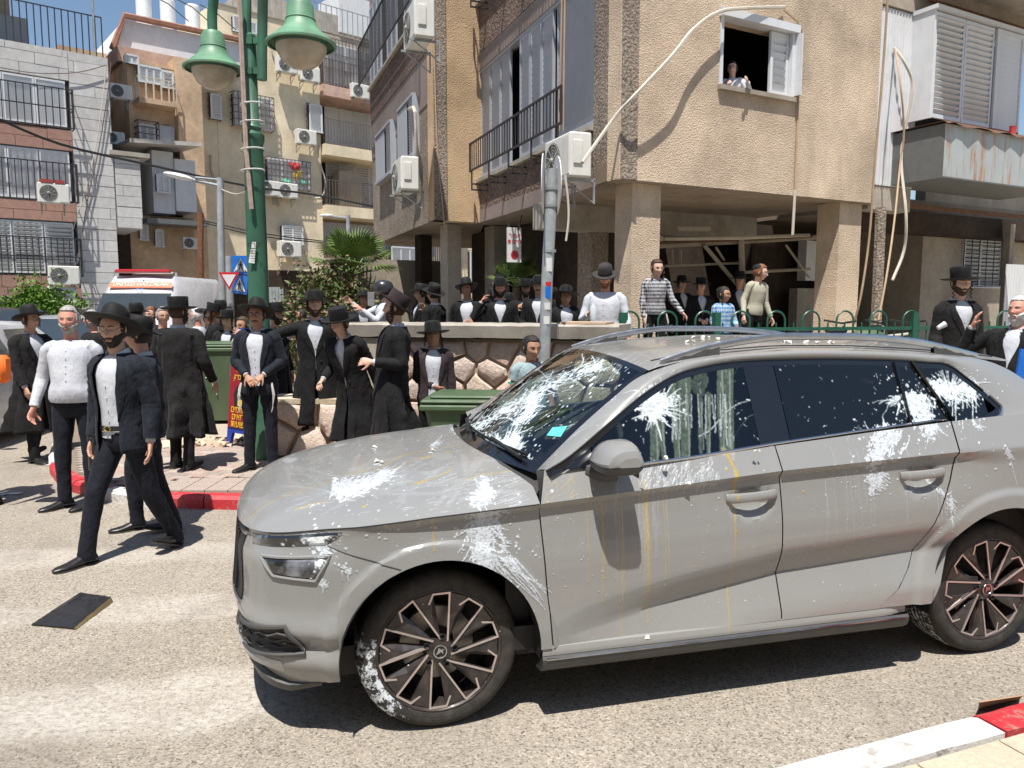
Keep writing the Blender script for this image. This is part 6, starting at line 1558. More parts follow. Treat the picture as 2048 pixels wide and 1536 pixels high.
# ================================================================ stone retaining wall
M['mortar'] = mk_ground('mortar', (.36, .29, .22), (.46, .38, .29), 3, 40)
def stone_m():
 s = NT('pink field stone'); oi = s.n('ShaderNodeObjectInfo').outputs['Random']; P = s.pos()
 c = s.ramp(oi, [(0, (.68, .52, .43)), (.25, (.76, .62, .52)), (.5, (.66, .47, .38)), (.75, (.74, .63, .55)), (1, (.76, .57, .41))])
 c = s.mix(s.ramp(s.noise(7, 6, .7, P), [(.35, 0.), (.65, 1.)]), c, s.mix(.5, c, (.66, .54, .45))); c = s.mix(1, c, s.ramp(s.noise(36, 6, .75, P), [(.25, .68), (.75, 1.2)]), 'MULTIPLY')
 s.base(c, .9, spec=.2); s.bump(s.noise(26, 7, .72, P), .9, .03); return s.m
M['stone'] = stone_m()
def clip_half(poly, p, n_):
 out = []
 for a, b in zip(poly, poly[1:]+poly[:1]):
  da, db = (a[0]-p[0])*n_[0]+(a[1]-p[1])*n_[1], (b[0]-p[0])*n_[0]+(b[1]-p[1])*n_[1]
  if da <= 0: out.append(a)
  if (da < 0) != (db < 0): t = da/(da-db); out.append((a[0]+(b[0]-a[0])*t, a[1]+(b[1]-a[1])*t))
 return out
def stone_wall(F, parent, u0, u1, zf0, zf1, size, seed, depth=.10, joint=.014, limit=300):
 rr = random.Random(seed); pts = []; zmx = max(zf1(u0), zf1(u1)); nz = max(2, int(round((zmx-zf0)/size))); nu = max(2, int((u1-u0)/(size*1.25)))
 for i in range(nu):
  for j in range(nz): pts.append((u0+(i+.5+rr.uniform(-.36, .36)+(.5 if j % 2 else 0))*(u1-u0)/nu, zf0+(j+.5+rr.uniform(-.3, .3))*(zmx-zf0)/nz))
 k = 0
 for p in pts:
  poly = [(u0, zf0), (u1, zf0), (u1, zf1(u1)), (u0, zf1(u0))]
  for q in pts:
   if q is p or abs(q[0]-p[0]) > size*4: continue
   mx, n_ = ((p[0]+q[0])/2, (p[1]+q[1])/2), (q[0]-p[0], q[1]-p[1]); poly = clip_half(poly, mx, n_)
   if len(poly) < 3: break
  if len(poly) < 3: continue
  cx, cz = sum(a[0] for a in poly)/len(poly), sum(a[1] for a in poly)/len(poly); per = []
  for a, b in zip(poly, poly[1:]+poly[:1]):
   L = math.hypot(b[0]-a[0], b[1]-a[1]); n_ = max(1, int(L/.09))
   for i in range(n_): per.append((a[0]+(b[0]-a[0])*i/n_, a[1]+(b[1]-a[1])*i/n_))
  if len(per) < 3: continue
  m = MB(); dm = rr.uniform(.6, 1.25)*depth
  rings = []
  for t, o in ((1.0, -.05), (.985, .25*dm), (.88, .72*dm), (.55, .98*dm)):
   ring = []
   for a in per:
    dx, dz = a[0]-cx, a[1]-cz; L = math.hypot(dx, dz) or 1; sh = max(0, 1-joint*1.3/L); nn_ = noise.noise(V((a[0]*9, a[1]*9, seed+t*3)))
    ring.append(F.pt(cx+dx*sh*t*(1+.07*nn_), cz+dz*sh*t*(1+.07*nn_), o+.35*dm*noise.noise(V((a[0]*5+k, a[1]*5, t*5)))*(t < .99)))
   rings.append(ring)
  m.grid(rings, True); b = len(m.v); m.add([F.pt(cx, cz, dm*1.0)], []); n_ = len(per)
  for i in range(n_): m.f.append((b-n_+i, b-n_+(i+1) % n_, b)); m.mi.append(0)
  m.build('stone', 'stone', parent, smooth='auto'); k += 1
 return k
FW = Facade((-1.62, 7.42), 95.5); FW.d = V((math.sin(R(93)), math.cos(R(93)), 0))
wp0, wp1 = D(672, 700, 8.0), D(1250, 700, 6.95)
aw_ = math.degrees(math.atan2(wp1.x-wp0.x, wp1.y-wp0.y)); FW = Facade(wp0, aw_); LW = (V((wp1.x-wp0.x, wp1.y-wp0.y, 0))).length
wl = thing('stone_wall', 'pink fieldstone retaining wall with a concrete cap between the pavement and the terrace', 'wall', FW.pt(0, 0))
zc0, zc1 = FW.hit(690, 672)[1], FW.hit(1230, 678)[1]; zt0_, zt1_ = FW.hit(690, 645)[1], FW.hit(1230, 649)[1]
m = MB(); FW.box(m, 0, LW, 0, zc0-.01, -.35, 0); m.build('core', 'mortar', wl)
uS = FW.hit(795, 700)[0]
m = MB(); FW.box(m, .0, uS-.03, KZ, zc0-.01, 0, .09); m.build('plaster_part', 'dusty', wl)
stone_wall(FW, wl, uS, LW, KZ, lambda u: zc0-.02, .21, 3, .06, .010)
m = MB(); P = []
for i in range(41):
 u = LW*i/40-.03; a = i/40; zt_ = zt0_+(zt1_-zt0_)*a; j = .006*noise.noise(V((i*.7, 3, 1))); zb_ = zc0+(zc1-zc0)*a+.012*noise.noise(V((i*1.3, 9, 1)))
 P.append([FW.pt(u, zb_, -.40), FW.pt(u, zb_, .12+j), FW.pt(u, zt_-.02+j, .14+j), FW.pt(u, zt_+j, .12+j), FW.pt(u, zt_+j, -.42), FW.pt(u, zb_, -.42)])
m.grid(P); m.add(P[0], [tuple(range(6))]); m.add(P[-1], [tuple(range(6))]); m.build('cap', 'concrete', wl, smooth='auto')
m = MB(); cs_0 = FW.hit(1125, 650)[0]; FW.box(m, cs_0, FW.hit(1215, 650)[0], zt1_+.003, zt1_+.02, -.3, .08); m.build('plank', 'slab', wl)
lp0, lp1 = G(543, 915, KZ), G(662, 905, KZ); al_ = math.degrees(math.atan2(lp1.x-lp0.x, lp1.y-lp0.y)); FS = Facade(lp0, 93); LS = FS.hit(790, 850)[0]
lw2 = thing('low_stone_wall', 'low rough stone wall behind the legs of the young men, left of the tall stone wall', 'wall', FS.pt(0, 0)); zl_ = FS.hit(600, 797)[1]
m = MB(); FS.box(m, 0, LS, 0, zl_-.03, -.4, -.02); m.build('core', 'mortar', lw2)
stone_wall(FS, lw2, 0, LS, KZ, lambda u: zl_-.03, .24, 8, .09)
m = MB(); P = [[FS.pt(LS*i/20-.04, zl_-.04, -.42), FS.pt(LS*i/20-.04, zl_-.05, .05+.02*noise.noise(V((i, 1, 1)))), FS.pt(LS*i/20-.04, zl_-.0+.02*noise.noise(V((i, 4, 1))), .05), FS.pt(LS*i/20-.04, zl_+.0, -.42)] for i in range(21)]; m.grid(P); m.build('cap', 'earth', lw2)
tr = MB(); TZ = .55
tr.prism([FW.pt(0, 0, -.3), FW.pt(LW+12, 0, -.3), V((22, 26, 0)), V((-1.2, 26, 0))][::1], (0, 0, TZ)); tr.build('terrace', 'dusty', None, kind='structure')
tr = MB(); st = D(1250, 700, 7.9); F_k = Facade(D(1235, 700, 7.9), 78)
F_k.box(tr, 0, 9, 0, .95, -1.0, 0); kb = tr.build('fence_wall', 'concrete'); tag(kb, 'low concrete wall carrying the green hooped fence', 'wall')
# ================================================================ green hooped fence on the low wall
M['green_paint'] = plain('dark green fence paint', (.012, .085, .055), .4, var=.2)
fn = thing('hooped_fence', 'dark green fence of hooped rails in front of the pillars, right half of the picture', 'fence', F_k.pt(0, .95))
def Hk(x, y): return F_k.hit(x, y, .02)
zr = Hk(1700, 657)[1]; zr2 = zr-.45; uend = 9
m = MB(); F_k.box(m, 0, uend, zr-.018, zr+.018, .0, .04); m.build('rail', 'green_paint', fn); m = MB(); F_k.box(m, 0, uend, zr2-.018, zr2+.018, 0, .04); m.build('rail', 'green_paint', fn)
for x in (1247, 1433, 1828): u = Hk(x, 640)[0]; m = MB(); F_k.box(m, u-.035, u+.035, .9, Hk(x, 625)[1], -.015, .055); m.build('fence_post', 'green_paint', fn)
ztop = Hk(1700, 622)[1]; hs = None; u = .12; pit = .42
while u < uend-.4:
 r = .105; pts = [F_k.pt(u-r, .95, .02), F_k.pt(u-r, ztop-r, .02)]+[F_k.pt(u-r*math.cos(a), ztop-r+r*math.sin(a), .02) for a in lin(.3, math.pi-.3, 7)]+[F_k.pt(u+r, ztop-r, .02), F_k.pt(u+r, .95, .02)]
 if hs is None: hs = MB().tube(pts, .011, 6).build('hoop', 'green_paint', fn, smooth='auto'); ub = u; br = MB().tube([F_k.pt(u, .95, .02), F_k.pt(u, zr+.07, .02)], .009, 6).build('bar', 'green_paint', fn); 
 else: q = inst(hs, 'hoop', fn); q.location = F_k.d*(u-ub); q = inst(br, 'bar', fn); q.location = F_k.d*(u-ub)
 q = inst(br, 'bar', fn); q.location = F_k.d*(u-ub+pit/2); u += pit
# ================================================================ people
def skin_m(name, c):
 s = NT(name); P = s.co(); col = s.mix(s.noise(9, 4, .6, P), mul(c, .86), mul(c, 1.1)); z = s.noise(40, 3, .6, P)
 s.base(s.mix(s.ramp(z, [(.5, 0.), (.8, .25)]), col, (c[0]*.95, c[1]*.6, c[2]*.55)), .55, spec=.35)
 s.b.inputs['Subsurface Weight'].default_value = .12; s.b.inputs['Subsurface Radius'].default_value = (.01, .004, .002); s.bump(s.noise(90, 3), .12, .002); return s.m
M['skin'] = skin_m('skin', (.52, .30, .21)); M['skin_tan'] = skin_m('tanned skin', (.40, .215, .14)); M['skin_red'] = skin_m('ruddy skin', (.56, .27, .20)); M['skin_fair'] = skin_m('fair skin', (.60, .38, .29))
def cloth(name, c, c2=None, rough=.85, sheen=.2, bs=14, bst=.5, weave=None):
 sheen *= .15; s = NT(name); P = s.co(); n1 = s.noise(bs*.5, 5, .6, P)
 col = s.mix(s.ramp(n1, [(.3, 0.), (.7, 1.)]), mul(c, .8), c2 or mul(c, 1.15))
 if weave: col = weave(s, P, col)
 s.base(col, rough, spec=.25); s.b.inputs['Sheen Weight'].default_value = sheen
 f = s.noise(bs, 4, .55, s.mapping((1, 1, .55), vec=P)); s.bump(s.math('ADD', f, s.math('MULTIPLY', s.noise(240, 2), .03)), bst, .05); return s.m
M['cloth_black'] = cloth('black cloth', (.006, .006, .0068), (.010, .010, .011), .8, .15)
M['cloth_charcoal'] = cloth('charcoal cloth', (.009, .0088, .0088), (.015, .0145, .0145), .85)
M['cloth_navy'] = cloth('navy suit cloth', (.009, .012, .019), (.015, .019, .029), .8)
M['cloth_navy2'] = cloth('dark navy trousers', (.006, .0075, .014), (.010, .012, .020), .8)
M['cloth_plum'] = cloth('dark plum suit cloth', (.035, .024, .028), (.05, .035, .038), .85)
M['cloth_white'] = cloth('white shirt', (.50, .52, .58), (.58, .60, .64), .8, .1, 6, .55)
M['cloth_cream'] = cloth('cream shirt', (.40, .38, .29), (.46, .43, .34), .85, .1, 6, .5)
def checks(k, a, b):
 def f(s, P, col):
  q = s.mapping((k, k, k), vec=P); o = s.sep(q); th = s.math('MULTIPLY', s.math('ARCTAN2', s.sep(P)[0], s.math('MULTIPLY', s.sep(P)[1], -1)), k*.22)
  u = s.math('GREATER_THAN', s.math('FRACT', th), .5); v = s.math('GREATER_THAN', s.math('FRACT', o[2]), .5)
  m_ = s.math('MULTIPLY', s.math('ADD', u, v), .5); return s.mix(m_, a, b)
 return f
M['cloth_check'] = cloth('black and white checked shirt', (.5, .5, .5), weave=checks(26, (.50, .50, .52), (.02, .02, .025)))
M['cloth_plaid'] = cloth('blue plaid shirt', (.5, .5, .5), weave=checks(22, (.42, .50, .58), (.05, .20, .42)))
M['cloth_teal'] = cloth('teal and grey polo shirt', (.25, .33, .36), (.29, .38, .40)); M['teal'] = cloth('teal trim', (.01, .26, .24))
M['felt'] = cloth('black felt', (.006, .006, .0065), (.010, .010, .0105), .7, .4, 30, .1); M['felt_grey'] = cloth('dark grey felt', (.035, .032, .030), (.045, .042, .04), .8, .3, 30, .1); M['felt_plum'] = cloth('worn black felt', (.028, .018, .020), (.04, .026, .028), .85, .4, 30, .1)
M['ribbon'] = plain('hat ribbon', (.012, .012, .013), .35)
def hair_m(name, c, c2): 
 s = NT(name); P = s.co(); n_ = s.noise(60, 5, .7, s.mapping((1, 1, .25), vec=P)); s.base(s.mix(s.ramp(n_, [(.35, 0.), (.65, 1.)]), c, c2), .6, spec=.4); s.bump(n_, .8, .01); return s.m
M['hair_black'] = hair_m('black hair', (.010, .008, .007), (.028, .022, .018)); M['hair_brown'] = hair_m('brown hair', (.035, .018, .010), (.085, .045, .025)); M['hair_red'] = hair_m('red-brown hair', (.14, .05, .02), (.24, .10, .04)); M['hair_grey'] = hair_m('grey hair', (.20, .19, .18), (.46, .44, .42)); M['hair_white'] = hair_m('white hair', (.40, .38, .36), (.70, .68, .65))
M['leather'] = plain('black shoe leather', (.014, .013, .013), .38, bump=.2); M['sole'] = plain('shoe sole', (.05, .045, .04), .8); M['glasses'] = plain('spectacle frame', (.05, .045, .04), .3, .6); M['glasses_gold'] = plain('thin metal spectacles', (.45, .38, .28), .25, .9)
M['eye_white'] = plain('eye white', (.60, .56, .52), .25); M['eye_dark'] = plain('iris', (.02, .012, .008), .15); M['lips'] = plain('lips', (.40, .15, .12), .5); M['buckle'] = plain('gold buckle', (.6, .45, .18), .3, .9); M['plastic_bottle'] = plain('clear bottle', (.55, .60, .62), .15)
M['phone'] = plain('phone', (.30, .30, .31), .3, .3); M['bag_red'] = plain('red plastic bag', (.62, .02, .02), .35, bump=.5, bscale=30, bdist=.02); M['bag_black'] = plain('black plastic', (.02, .02, .022), .32, bump=.4, bscale=20, bdist=.02)
M['helmet'] = plain('black helmet', (.025, .025, .028), .3, coat=.6); M['tzitzit'] = plain('white fringe', (.62, .60, .55), .9)
def bezier_ellipse(): pass
def head_pt(th, ph, off=0):
 """unit head (height .24): th polar from the top (0..pi), ph azimuth, 0 = face (-Y), + = the figure's left (+X)"""
 sx, sy, z = math.sin(th)*math.sin(ph), -math.sin(th)*math.cos(ph), math.cos(th)
 x, y, zz = sx*.076, sy*.096, z*.118
 front = max(0, -sy)
 if z < 0:  # jaw
  k = -z; x *= 1-.30*k**1.3; y *= 1-.10*k if sy < 0 else 1-.42*k; zz *= 1.02
  if front > .2: y -= .012*k*front
 else: x *= 1+.03*z*(1-z)
 if sy > 0: x *= 1+.02; y *= 1.02
 g = lambda a, b, sa, sb: math.exp(-((x-a)/sa)**2-((zz-b)/sb)**2)
 if sy < -.1:
  f = min(1, (-sy-.1)*2)
  y -= f*(.022*g(0, -.030, .011, .013)+.013*g(0, -.010, .008, .020)+.006*g(0, -.034, .019, .007))
  y += f*.012*(g(.031, .004, .017, .012)+g(-.031, .004, .017, .012))
  y -= f*.006*(g(.030, .024, .022, .008)+g(-.030, .024, .022, .008))
  y -= f*.007*g(0, -.066, .022, .006)-f*.004*g(0, -.0655, .02, .0022); y += f*.004*g(0, -.080, .03, .007); y -= f*.009*g(0, -.098, .022, .014)
  y -= f*.004*(g(.048, -.025, .018, .02)+g(-.048, -.025, .018, .02)); y += f*.003*(g(.045, -.06, .015, .018)+g(-.045, -.06, .015, .018))
 n_ = V((sx, sy, z*.8)).normalized(); return V((x, y, zz+.118))+n_*off
def head_mesh(mb, T, nt=34, np_=44):
 P = []
 for i in range(1, nt):
  th = math.pi*i/nt; P.append([T @ head_pt(th, 2*math.pi*k/np_-math.pi) for k in range(np_)])
 b = len(mb.v); mb.grid(P, True); t = mb.add([T @ head_pt(0, 0), T @ head_pt(math.pi, 0)], [])
 for k in range(np_): mb.f.append((t, b+(k+1) % np_, b+k)); mb.f.append((t+1, b+(nt-2)*np_+k, b+(nt-2)*np_+(k+1) % np_)); mb.mi += [0, 0]
 for sd in (1, -1):
  c = T @ V((.074*sd, .008, .118)); M3 = T.to_3x3() @ Matrix.Rotation(R(18)*sd, 3, 'Z'); mb.sphere(c+T.to_3x3() @ V((.004*sd, 0, .002)), tuple(V((.009, .019, .032))*T.to_scale().x), 8, 6, M3.normalized() if False else (T.to_3x3().normalized() @ Matrix.Rotation(R(22)*sd, 3, 'Z')))
def face_patch(T, th0, th1, ph0, ph1, off, nt=10, np_=24, rough=.003, seed=0, lower=None):
 """shell over part of the head: outer sheet closed back to the skin along its border"""
 P = []
 for i in range(nt+1):
  row = []
  for j in range(np_+1):
   ph = ph0+(ph1-ph0)*j/np_; ta = th0(abs(ph)) if callable(th0) else th0; tb = th1(abs(ph)) if callable(th1) else th1; th = ta+(tb-ta)*i/nt; e = min(i, nt-i, 1)*min(j, np_-j, 1); o = off*(1 if e else -.15)
   if lower and e: o += lower*max(0, (i/nt-.3))**1.2
   q = head_pt(th, ph, o+(rough*noise.noise(V((th*9+seed, ph*7, seed))) if e else 0)); row.append(T @ q)
  P.append(row)
 return P
def hand_mesh(mb, wrist, d, palm_n, side, sc, curl=.5, thumb=1, spread=.08):
 """palm tapered from the wrist, four fingers of three bones, thumb from the side of the palm"""
 d = d.normalized(); n_ = (palm_n-d*palm_n.dot(d)).normalized(); s_ = d.cross(n_)*side; L = .095*sc
 pal = []
 for t, w_, th in ((0, .026, .019), (.25, .033, .017), (.6, .041, .015), (1.0, .040, .012)):
  c = wrist+d*(L*t); pal.append([c+s_*(math.cos(a)*w_*sc)+n_*(math.sin(a)*th*sc) for a in lin(0, 2*math.pi*11/12, 11)])
 mb.grid(pal, True); mb.add(pal[0], [tuple(range(12))]); mb.add(pal[-1], [tuple(range(12))])
 for k, (off, ln) in enumerate(((.030, .070), (.010, .079), (-.011, .073), (-.030, .058))):
  p = wrist+d*(L*.92)+s_*(off*sc); dr = (d+s_*(off*spread/.03)).normalized(); c_ = curl*(.8+.12*k); pts = [p-d*.012*sc]
  for q, f in enumerate((.45, .32, .23)):
   a = c_*(.7 if q == 0 else .95); dr = (dr*math.cos(a)+n_*math.sin(a)).normalized(); pts.append(pts[-1]+dr*(ln*f+(.012 if q == 0 else 0))*sc)
  mb.tube(pts, [.0092*sc, .0088*sc, .0080*sc, .0062*sc], 8)
 p = wrist+d*(L*.30)+s_*(.026*sc); dr = (d*.6+s_*.75+n_*.25).normalized(); pts = [p]
 for ln, a in ((.036, .0), (.030, .35*curl+.1), (.026, .4*curl+.1)):
  dr = (dr*math.cos(a)+(d*.6+n_*.7-s_*.25).normalized()*math.sin(a)).normalized(); pts.append(pts[-1]+dr*ln*sc)
 mb.tube(pts, [.0135*sc, .0115*sc, .0100*sc, .0075*sc], 8)
def remeshed(mb, name, mat, parent, voxel, smooth=1):
 me = bpy.data.meshes.new('tmp'); me.from_pydata(mb.v, [], mb.f)
 bm = bmesh.new(); bm.from_mesh(me); bmesh.ops.recalc_face_normals(bm, faces=bm.faces); bm.to_mesh(me); bm.free()
 o = bpy.data.objects.new('tmp', me); COL.objects.link(o); md = o.modifiers.new('r', 'REMESH'); md.mode = 'VOXEL'; md.voxel_size = voxel; md.use_smooth_shade = True
 if smooth: sm = o.modifiers.new('s', 'SMOOTH'); sm.factor = .5; sm.iterations = smooth
 dg = bpy.context.evaluated_depsgraph_get(); ev = o.evaluated_get(dg); nm = bpy.data.meshes.new_from_object(ev); bpy.data.objects.remove(o); bpy.data.meshes.remove(me)
 nm.materials.clear(); nm.materials.append(M[mat]); nm.name = name; r = bpy.data.objects.new(name, nm); COL.objects.link(r); r.parent = parent; return r
def noisy(mb, amp, sc, seed=0, zs=.6):
 out = []
 for p in mb.v:
  q = V(p); v = noise.noise_vector(V((q.x*sc+seed, q.y*sc, q.z*sc*zs))); out.append(tuple(q+V((v.x, v.y, v.z*.4))*amp))
 mb.v = out
PEOPLE = 0
def person(label, px, py_top, Y, g, head=0, lod=2, outfit='frock', shirt='cloth_white', top='cloth_black', leg='cloth_black', hat=None, hat_mat='felt', hat_tilt=(0, 0), hair='hair_brown', beard=None, skin='skin', glasses=None, peyot=None, kid=0, lean=(0, 0), yaw=0, nod=0, rol=0, arms=None, legs=None, twist=0, hscale=1, group=None, cut=None, open_=1, height=None, belly=0, wide=1.0, brim=.08, curl=.45, mustache=True, sleeves=None, hang=None, props=()):
 """px: head centre column, py_top: top of the skull in the photo, Y: distance, g: ground height, head: facing (0 = to the camera, + = picture right)"""
 global PEOPLE; PEOPLE += 1
 pt = D(px, py_top, Y); h = height or (pt.z-g); s = h/1.75; hs = (1+.0*kid)*(1 if not kid else 1+.20*kid)/1.0
 kid_s = s; H = s
 root = thing('person', label, 'person', (pt.x, pt.y, g), 0)
 root.rotation_euler = (0, 0, R(head)); rr = random.Random(PEOPLE*7)
 hip = V((0, 0, .93)); lx, ly = lean
 T = Matrix.Translation(hip) @ Matrix.Rotation(R(ly), 4, 'X') @ Matrix.Rotation(R(lx), 4, 'Y') @ Matrix.Rotation(R(twist), 4, 'Z') @ Matrix.Translation(-hip)
 drop = V((0, 0, 0))
 hc0 = T @ V((0, 0, 1.62)); sh = V((-hc0.x, -hc0.y, (1.62-hc0.z)))
 shx = V((-hc0.x, -hc0.y, 0))
 S = Matrix.Scale(s, 4)
 W = lambda p: (S @ (V(p)+shx))
 U = lambda p: W(T @ V(p))
 HS = (1.0 if not kid else 1+.24*kid)
 ws = wide*(1 if not kid else .93)
 Tn = T @ V((0, -.005, 1.455))
 hd = Matrix.Translation(W(T @ V((0, -.012, 1.75-.236*HS*hscale)))) @ (T.to_3x3().to_4x4()) @ Matrix.Rotation(R(yaw), 4, 'Z') @ Matrix.Rotation(R(nod), 4, 'X') @ Matrix.Rotation(R(rol), 4, 'Y') @ Matrix.Scale(s*HS*hscale, 4)
 neck_top = hd @ V((0, .012, .05))
 shw = .172*ws; shz = 1.398 if not kid else 1.42-.02*kid
 arms = arms or {}; A = {}
 for side, key in ((-1, 'R'), (1, 'L')):
  a = arms.get(key, ((.12*side, .02, -1), (.06*side, -.18, -1)))
  sh_ = T @ V((shw*side, 0, shz)); T3 = T.to_3x3(); e = sh_+(T3 @ V(a[0]).normalized())*.285; w_ = e+(T3 @ V(a[1]).normalized())*.255; A[key] = (sh_, e, w_, (T3 @ V(a[2])) if len(a) > 2 else None, a[3] if len(a) > 3 else curl)
 legs = legs or {}; Lg = {}
 for side, key in ((-1, 'R'), (1, 'L')):
  a = legs.get(key, ((.03*side, .0, -1), (.02*side, .02, -1), 0)); hp = V((.09*side, 0, .91)); kn = hp+V(a[0]).normalized()*.43; an = kn+V(a[1]).normalized()*.41; Lg[key] = (hp, kn, an, a[2] if len(a) > 2 else 0)
 low = min(Lg[k][2].z for k in Lg)-.075
 dz = V((0, 0, -low))
 W0 = W; 
 def W(p): return S @ (V(p)+shx+dz)
 hd = Matrix.Translation(S @ dz) @ hd; neck_top = neck_top+(S @ dz)
 corr = (h-((hd @ V((0, 0, .236))).z))
 b = MB()
 nt_, npp = (34, 44) if lod <= 1 else (22, 28)
 head_mesh(b, hd, nt_, npp)
 b.tube([W(T @ V((0, .012, 1.40))), W(T @ V((0, .008, 1.47))), neck_top], [.070*s, .056*s, .056*s], 14)
 tz = [(.90, .155, .11), (1.0, .145, .108+belly*.08), (1.1, .138, .100+belly*.12), (1.22, .15, .105+belly*.06), (1.34, .16, .10), (1.42, .14, .078), (1.46, .07, .06)]
 b.grid([[W(T @ V((math.cos(a)*rx*ws, math.sin(a)*ry*.92, z))) for a in lin(0, 2*math.pi*15/16, 15)] for z, rx, ry in tz], True)
 b.add([W(T @ V((math.cos(a)*.15, math.sin(a)*.1, .90))) for a in lin(0, 2*math.pi*15/16, 15)], [tuple(range(16))]); b.add([W(T @ V((math.cos(a)*.07, math.sin(a)*.06, 1.46))) for a in lin(0, 2*math.pi*15/16, 15)], [tuple(range(16))])
 for k in 'RL':
  sh_, e, w_, pn, cu = A[k]; side = -1 if k == 'R' else 1; hsz = s*(.95 if not kid else .92)
  b.tube([W(sh_+(e-sh_)*t) for t in (-.08, .1, .5, .95)]+[W(e+(w_-e)*t) for t in (.15, .5, 1.0, 1.06)], [r*s for r in (.034, .040, .038, .036, .036, .034, .025, .024)], 12)
  d = (w_-e).normalized(); pn = pn or V((-side*.9, .1, 0)); hand_mesh(b, W(w_+d*.012), d, T.to_3x3() @ V(pn) if False else V(pn), side, hsz, cu)
  hp, kn, an, ft = Lg[k]; b.tube([W(hp+V((0, 0, .02))), W(hp.lerp(kn, .5)), W(kn), W(kn.lerp(an, .35)), W(an)], [r*s for r in (.075, .062, .048, .048, .035)], 10)
 body = remeshed(b, 'body', skin, root, {0: .0048, 1: .006, 2: .0095, 3: .013}[lod]*max(.8, s), 1)
 sc = s*HS*hscale
 def hp_(x, z, off=0):  # point on the face from x, z
  th = math.acos(max(-1, min(1, (z-.118)/.118))); st = max(.05, math.sin(th)); ph = math.asin(max(-1, min(1, x/.076/st/(1-.30*max(0, -math.cos(th))**1.3)))); return hd @ head_pt(th, ph, off)
 for sd in (1, -1):
  m = MB(); m.sphere(hp_(.031*sd, .121, -.0035), (.0125*sc, .009*sc, .0062*sc), 10, 8, hd.to_3x3().normalized()); eo = m.build('eye', 'eye_white' if lod < 2 else 'eye_dark', root, world=False, smooth='auto')
  if lod < 2: m = MB(); m.sphere(hp_(.031*sd, .121, .0022), (.0055*sc, .003*sc, .0055*sc), 8, 6, hd.to_3x3().normalized()); m.build('iris', 'eye_dark', eo, world=False, smooth='auto')
  m = MB(); m.tube([hp_(x*sd, z, .002) for x, z in ((.013, .138), (.028, .144), (.046, .138))], [.0025*sc, .0042*sc, .002*sc], 6, flat=.7); m.build('eyebrow', hair, root, world=False, smooth='auto')
 if lod < 3: m = MB(); m.tube([hp_(x, .118-.0655+abs(x)*-.02+.001, .0005) for x in (-.022, -.01, 0, .01, .022)], [.001*sc, .0042*sc, .0048*sc, .0042*sc, .001*sc], 6, flat=.6); m.build('mouth', 'lips', root, world=False, smooth='auto')
 hr = MB(); hr.grid(face_patch(hd, .0001, lambda a: .80+.50*sstep(.6, 1.5, a), -math.pi, math.pi, .010, 9, 36, .003, PEOPLE)); hr.grid(face_patch(hd, 1.05, 2.15, 1.35, 2*math.pi-1.35, .009, 9, 26, .003, PEOPLE))
 if not hat or hat == 'kippah': hr.grid(face_patch(hd, .55, .92, -1.2, 1.2, .012, 5, 18, .004, PEOPLE+3))
 for sd in (1, -1): hr.grid(face_patch(hd, .95, 1.75, sd*1.12 if sd > 0 else -1.48, sd*1.48 if sd > 0 else -1.12, .006, 6, 5, .001, 1))
 hr.build('hair', hair, root, world=False, smooth='auto')
 if beard:
  full, col_ = beard; bd = MB()
  if full > 0:
   bd.grid(face_patch(hd, lambda a: 2.30-.42*sstep(.22, .75, a)-.30*sstep(.75, 1.45, a)*min(1, full*1.6), 3.05, -1.5, 1.5, .006+.008*full, 12, 30, .006*max(.4, full), PEOPLE, .05*full))
   if full > .8: bd.add([], []); 
   if full >= 1.2: c = hd @ V((0, -.070, -.015)); bd.sphere(c, (.055*sc, .038*sc, .085*sc), 14, 10, hd.to_3x3().normalized())
  bd.tube([hp_(x, .118-.052-abs(x)*.25, .004) for x in (-.032, -.016, 0, .016, .032)], [.003*sc, .006*sc, .0045*sc, .006*sc, .003*sc], 8, flat=.7)
  noisy(bd, .004*sc, 45/sc*sc, PEOPLE); bd.build('beard', col_, root, world=False, smooth='auto')
  m = MB(); m.tube([hp_(x, .118-.067, .010+.008*min(1, full)) for x in (-.016, 0, .016)], [.001*sc, .0045*sc, .001*sc], 6, flat=.6)
  if lod < 3: m.build('lower_lip', 'lips', root, world=False, smooth='auto')
 if peyot:
  for sd in (1, -1):
   m = MB(); L_ = peyot; pts = [hd @ V((.074*sd, -.022, .135))]
   for i in range(1, 22): t = i/21; pts.append(hd @ V(((.082+.010*math.cos(i*1.25))*sd, -.034-.012*math.sin(i*1.25), .135-L_*t)))
   m.tube(pts, [.0075*sc*(1-.45*i/21) for i in range(22)], 6); m.build('sidelock', hair, root, world=False, smooth='auto')
 if glasses:
  m = MB()
  for sd in (1, -1):
   c = V((.031*sd, -.104, .119)); m.tube([hd @ (c+V((.022*math.cos(a), .004*abs(math.cos(a)), .017*math.sin(a)))) for a in lin(0, 2*math.pi, 18)], .0016*sc, 5, caps=False); m.tube([hd @ V((.053*sd, -.100, .122)), hd @ V((.077*sd, -.06, .124)), hd @ V((.082*sd, .0, .122))], .0015*sc, 4)
  m.tube([hd @ V((-.009, -.106, .122)), hd @ V((0, -.110, .125)), hd @ V((.009, -.106, .122))], .0016*sc, 4); m.build('spectacles', glasses if glasses != 'sun' else 'glasses', root, world=False, smooth='auto')
  if glasses == 'sun':
   m = MB()
   for sd in (1, -1): m.sphere(hd @ V((.031*sd, -.103, .118)), (.022*sc, .003*sc, .017*sc), 10, 6, hd.to_3x3().normalized())
   m.build('dark_lenses', 'car_gloss', root, world=False, smooth='auto')
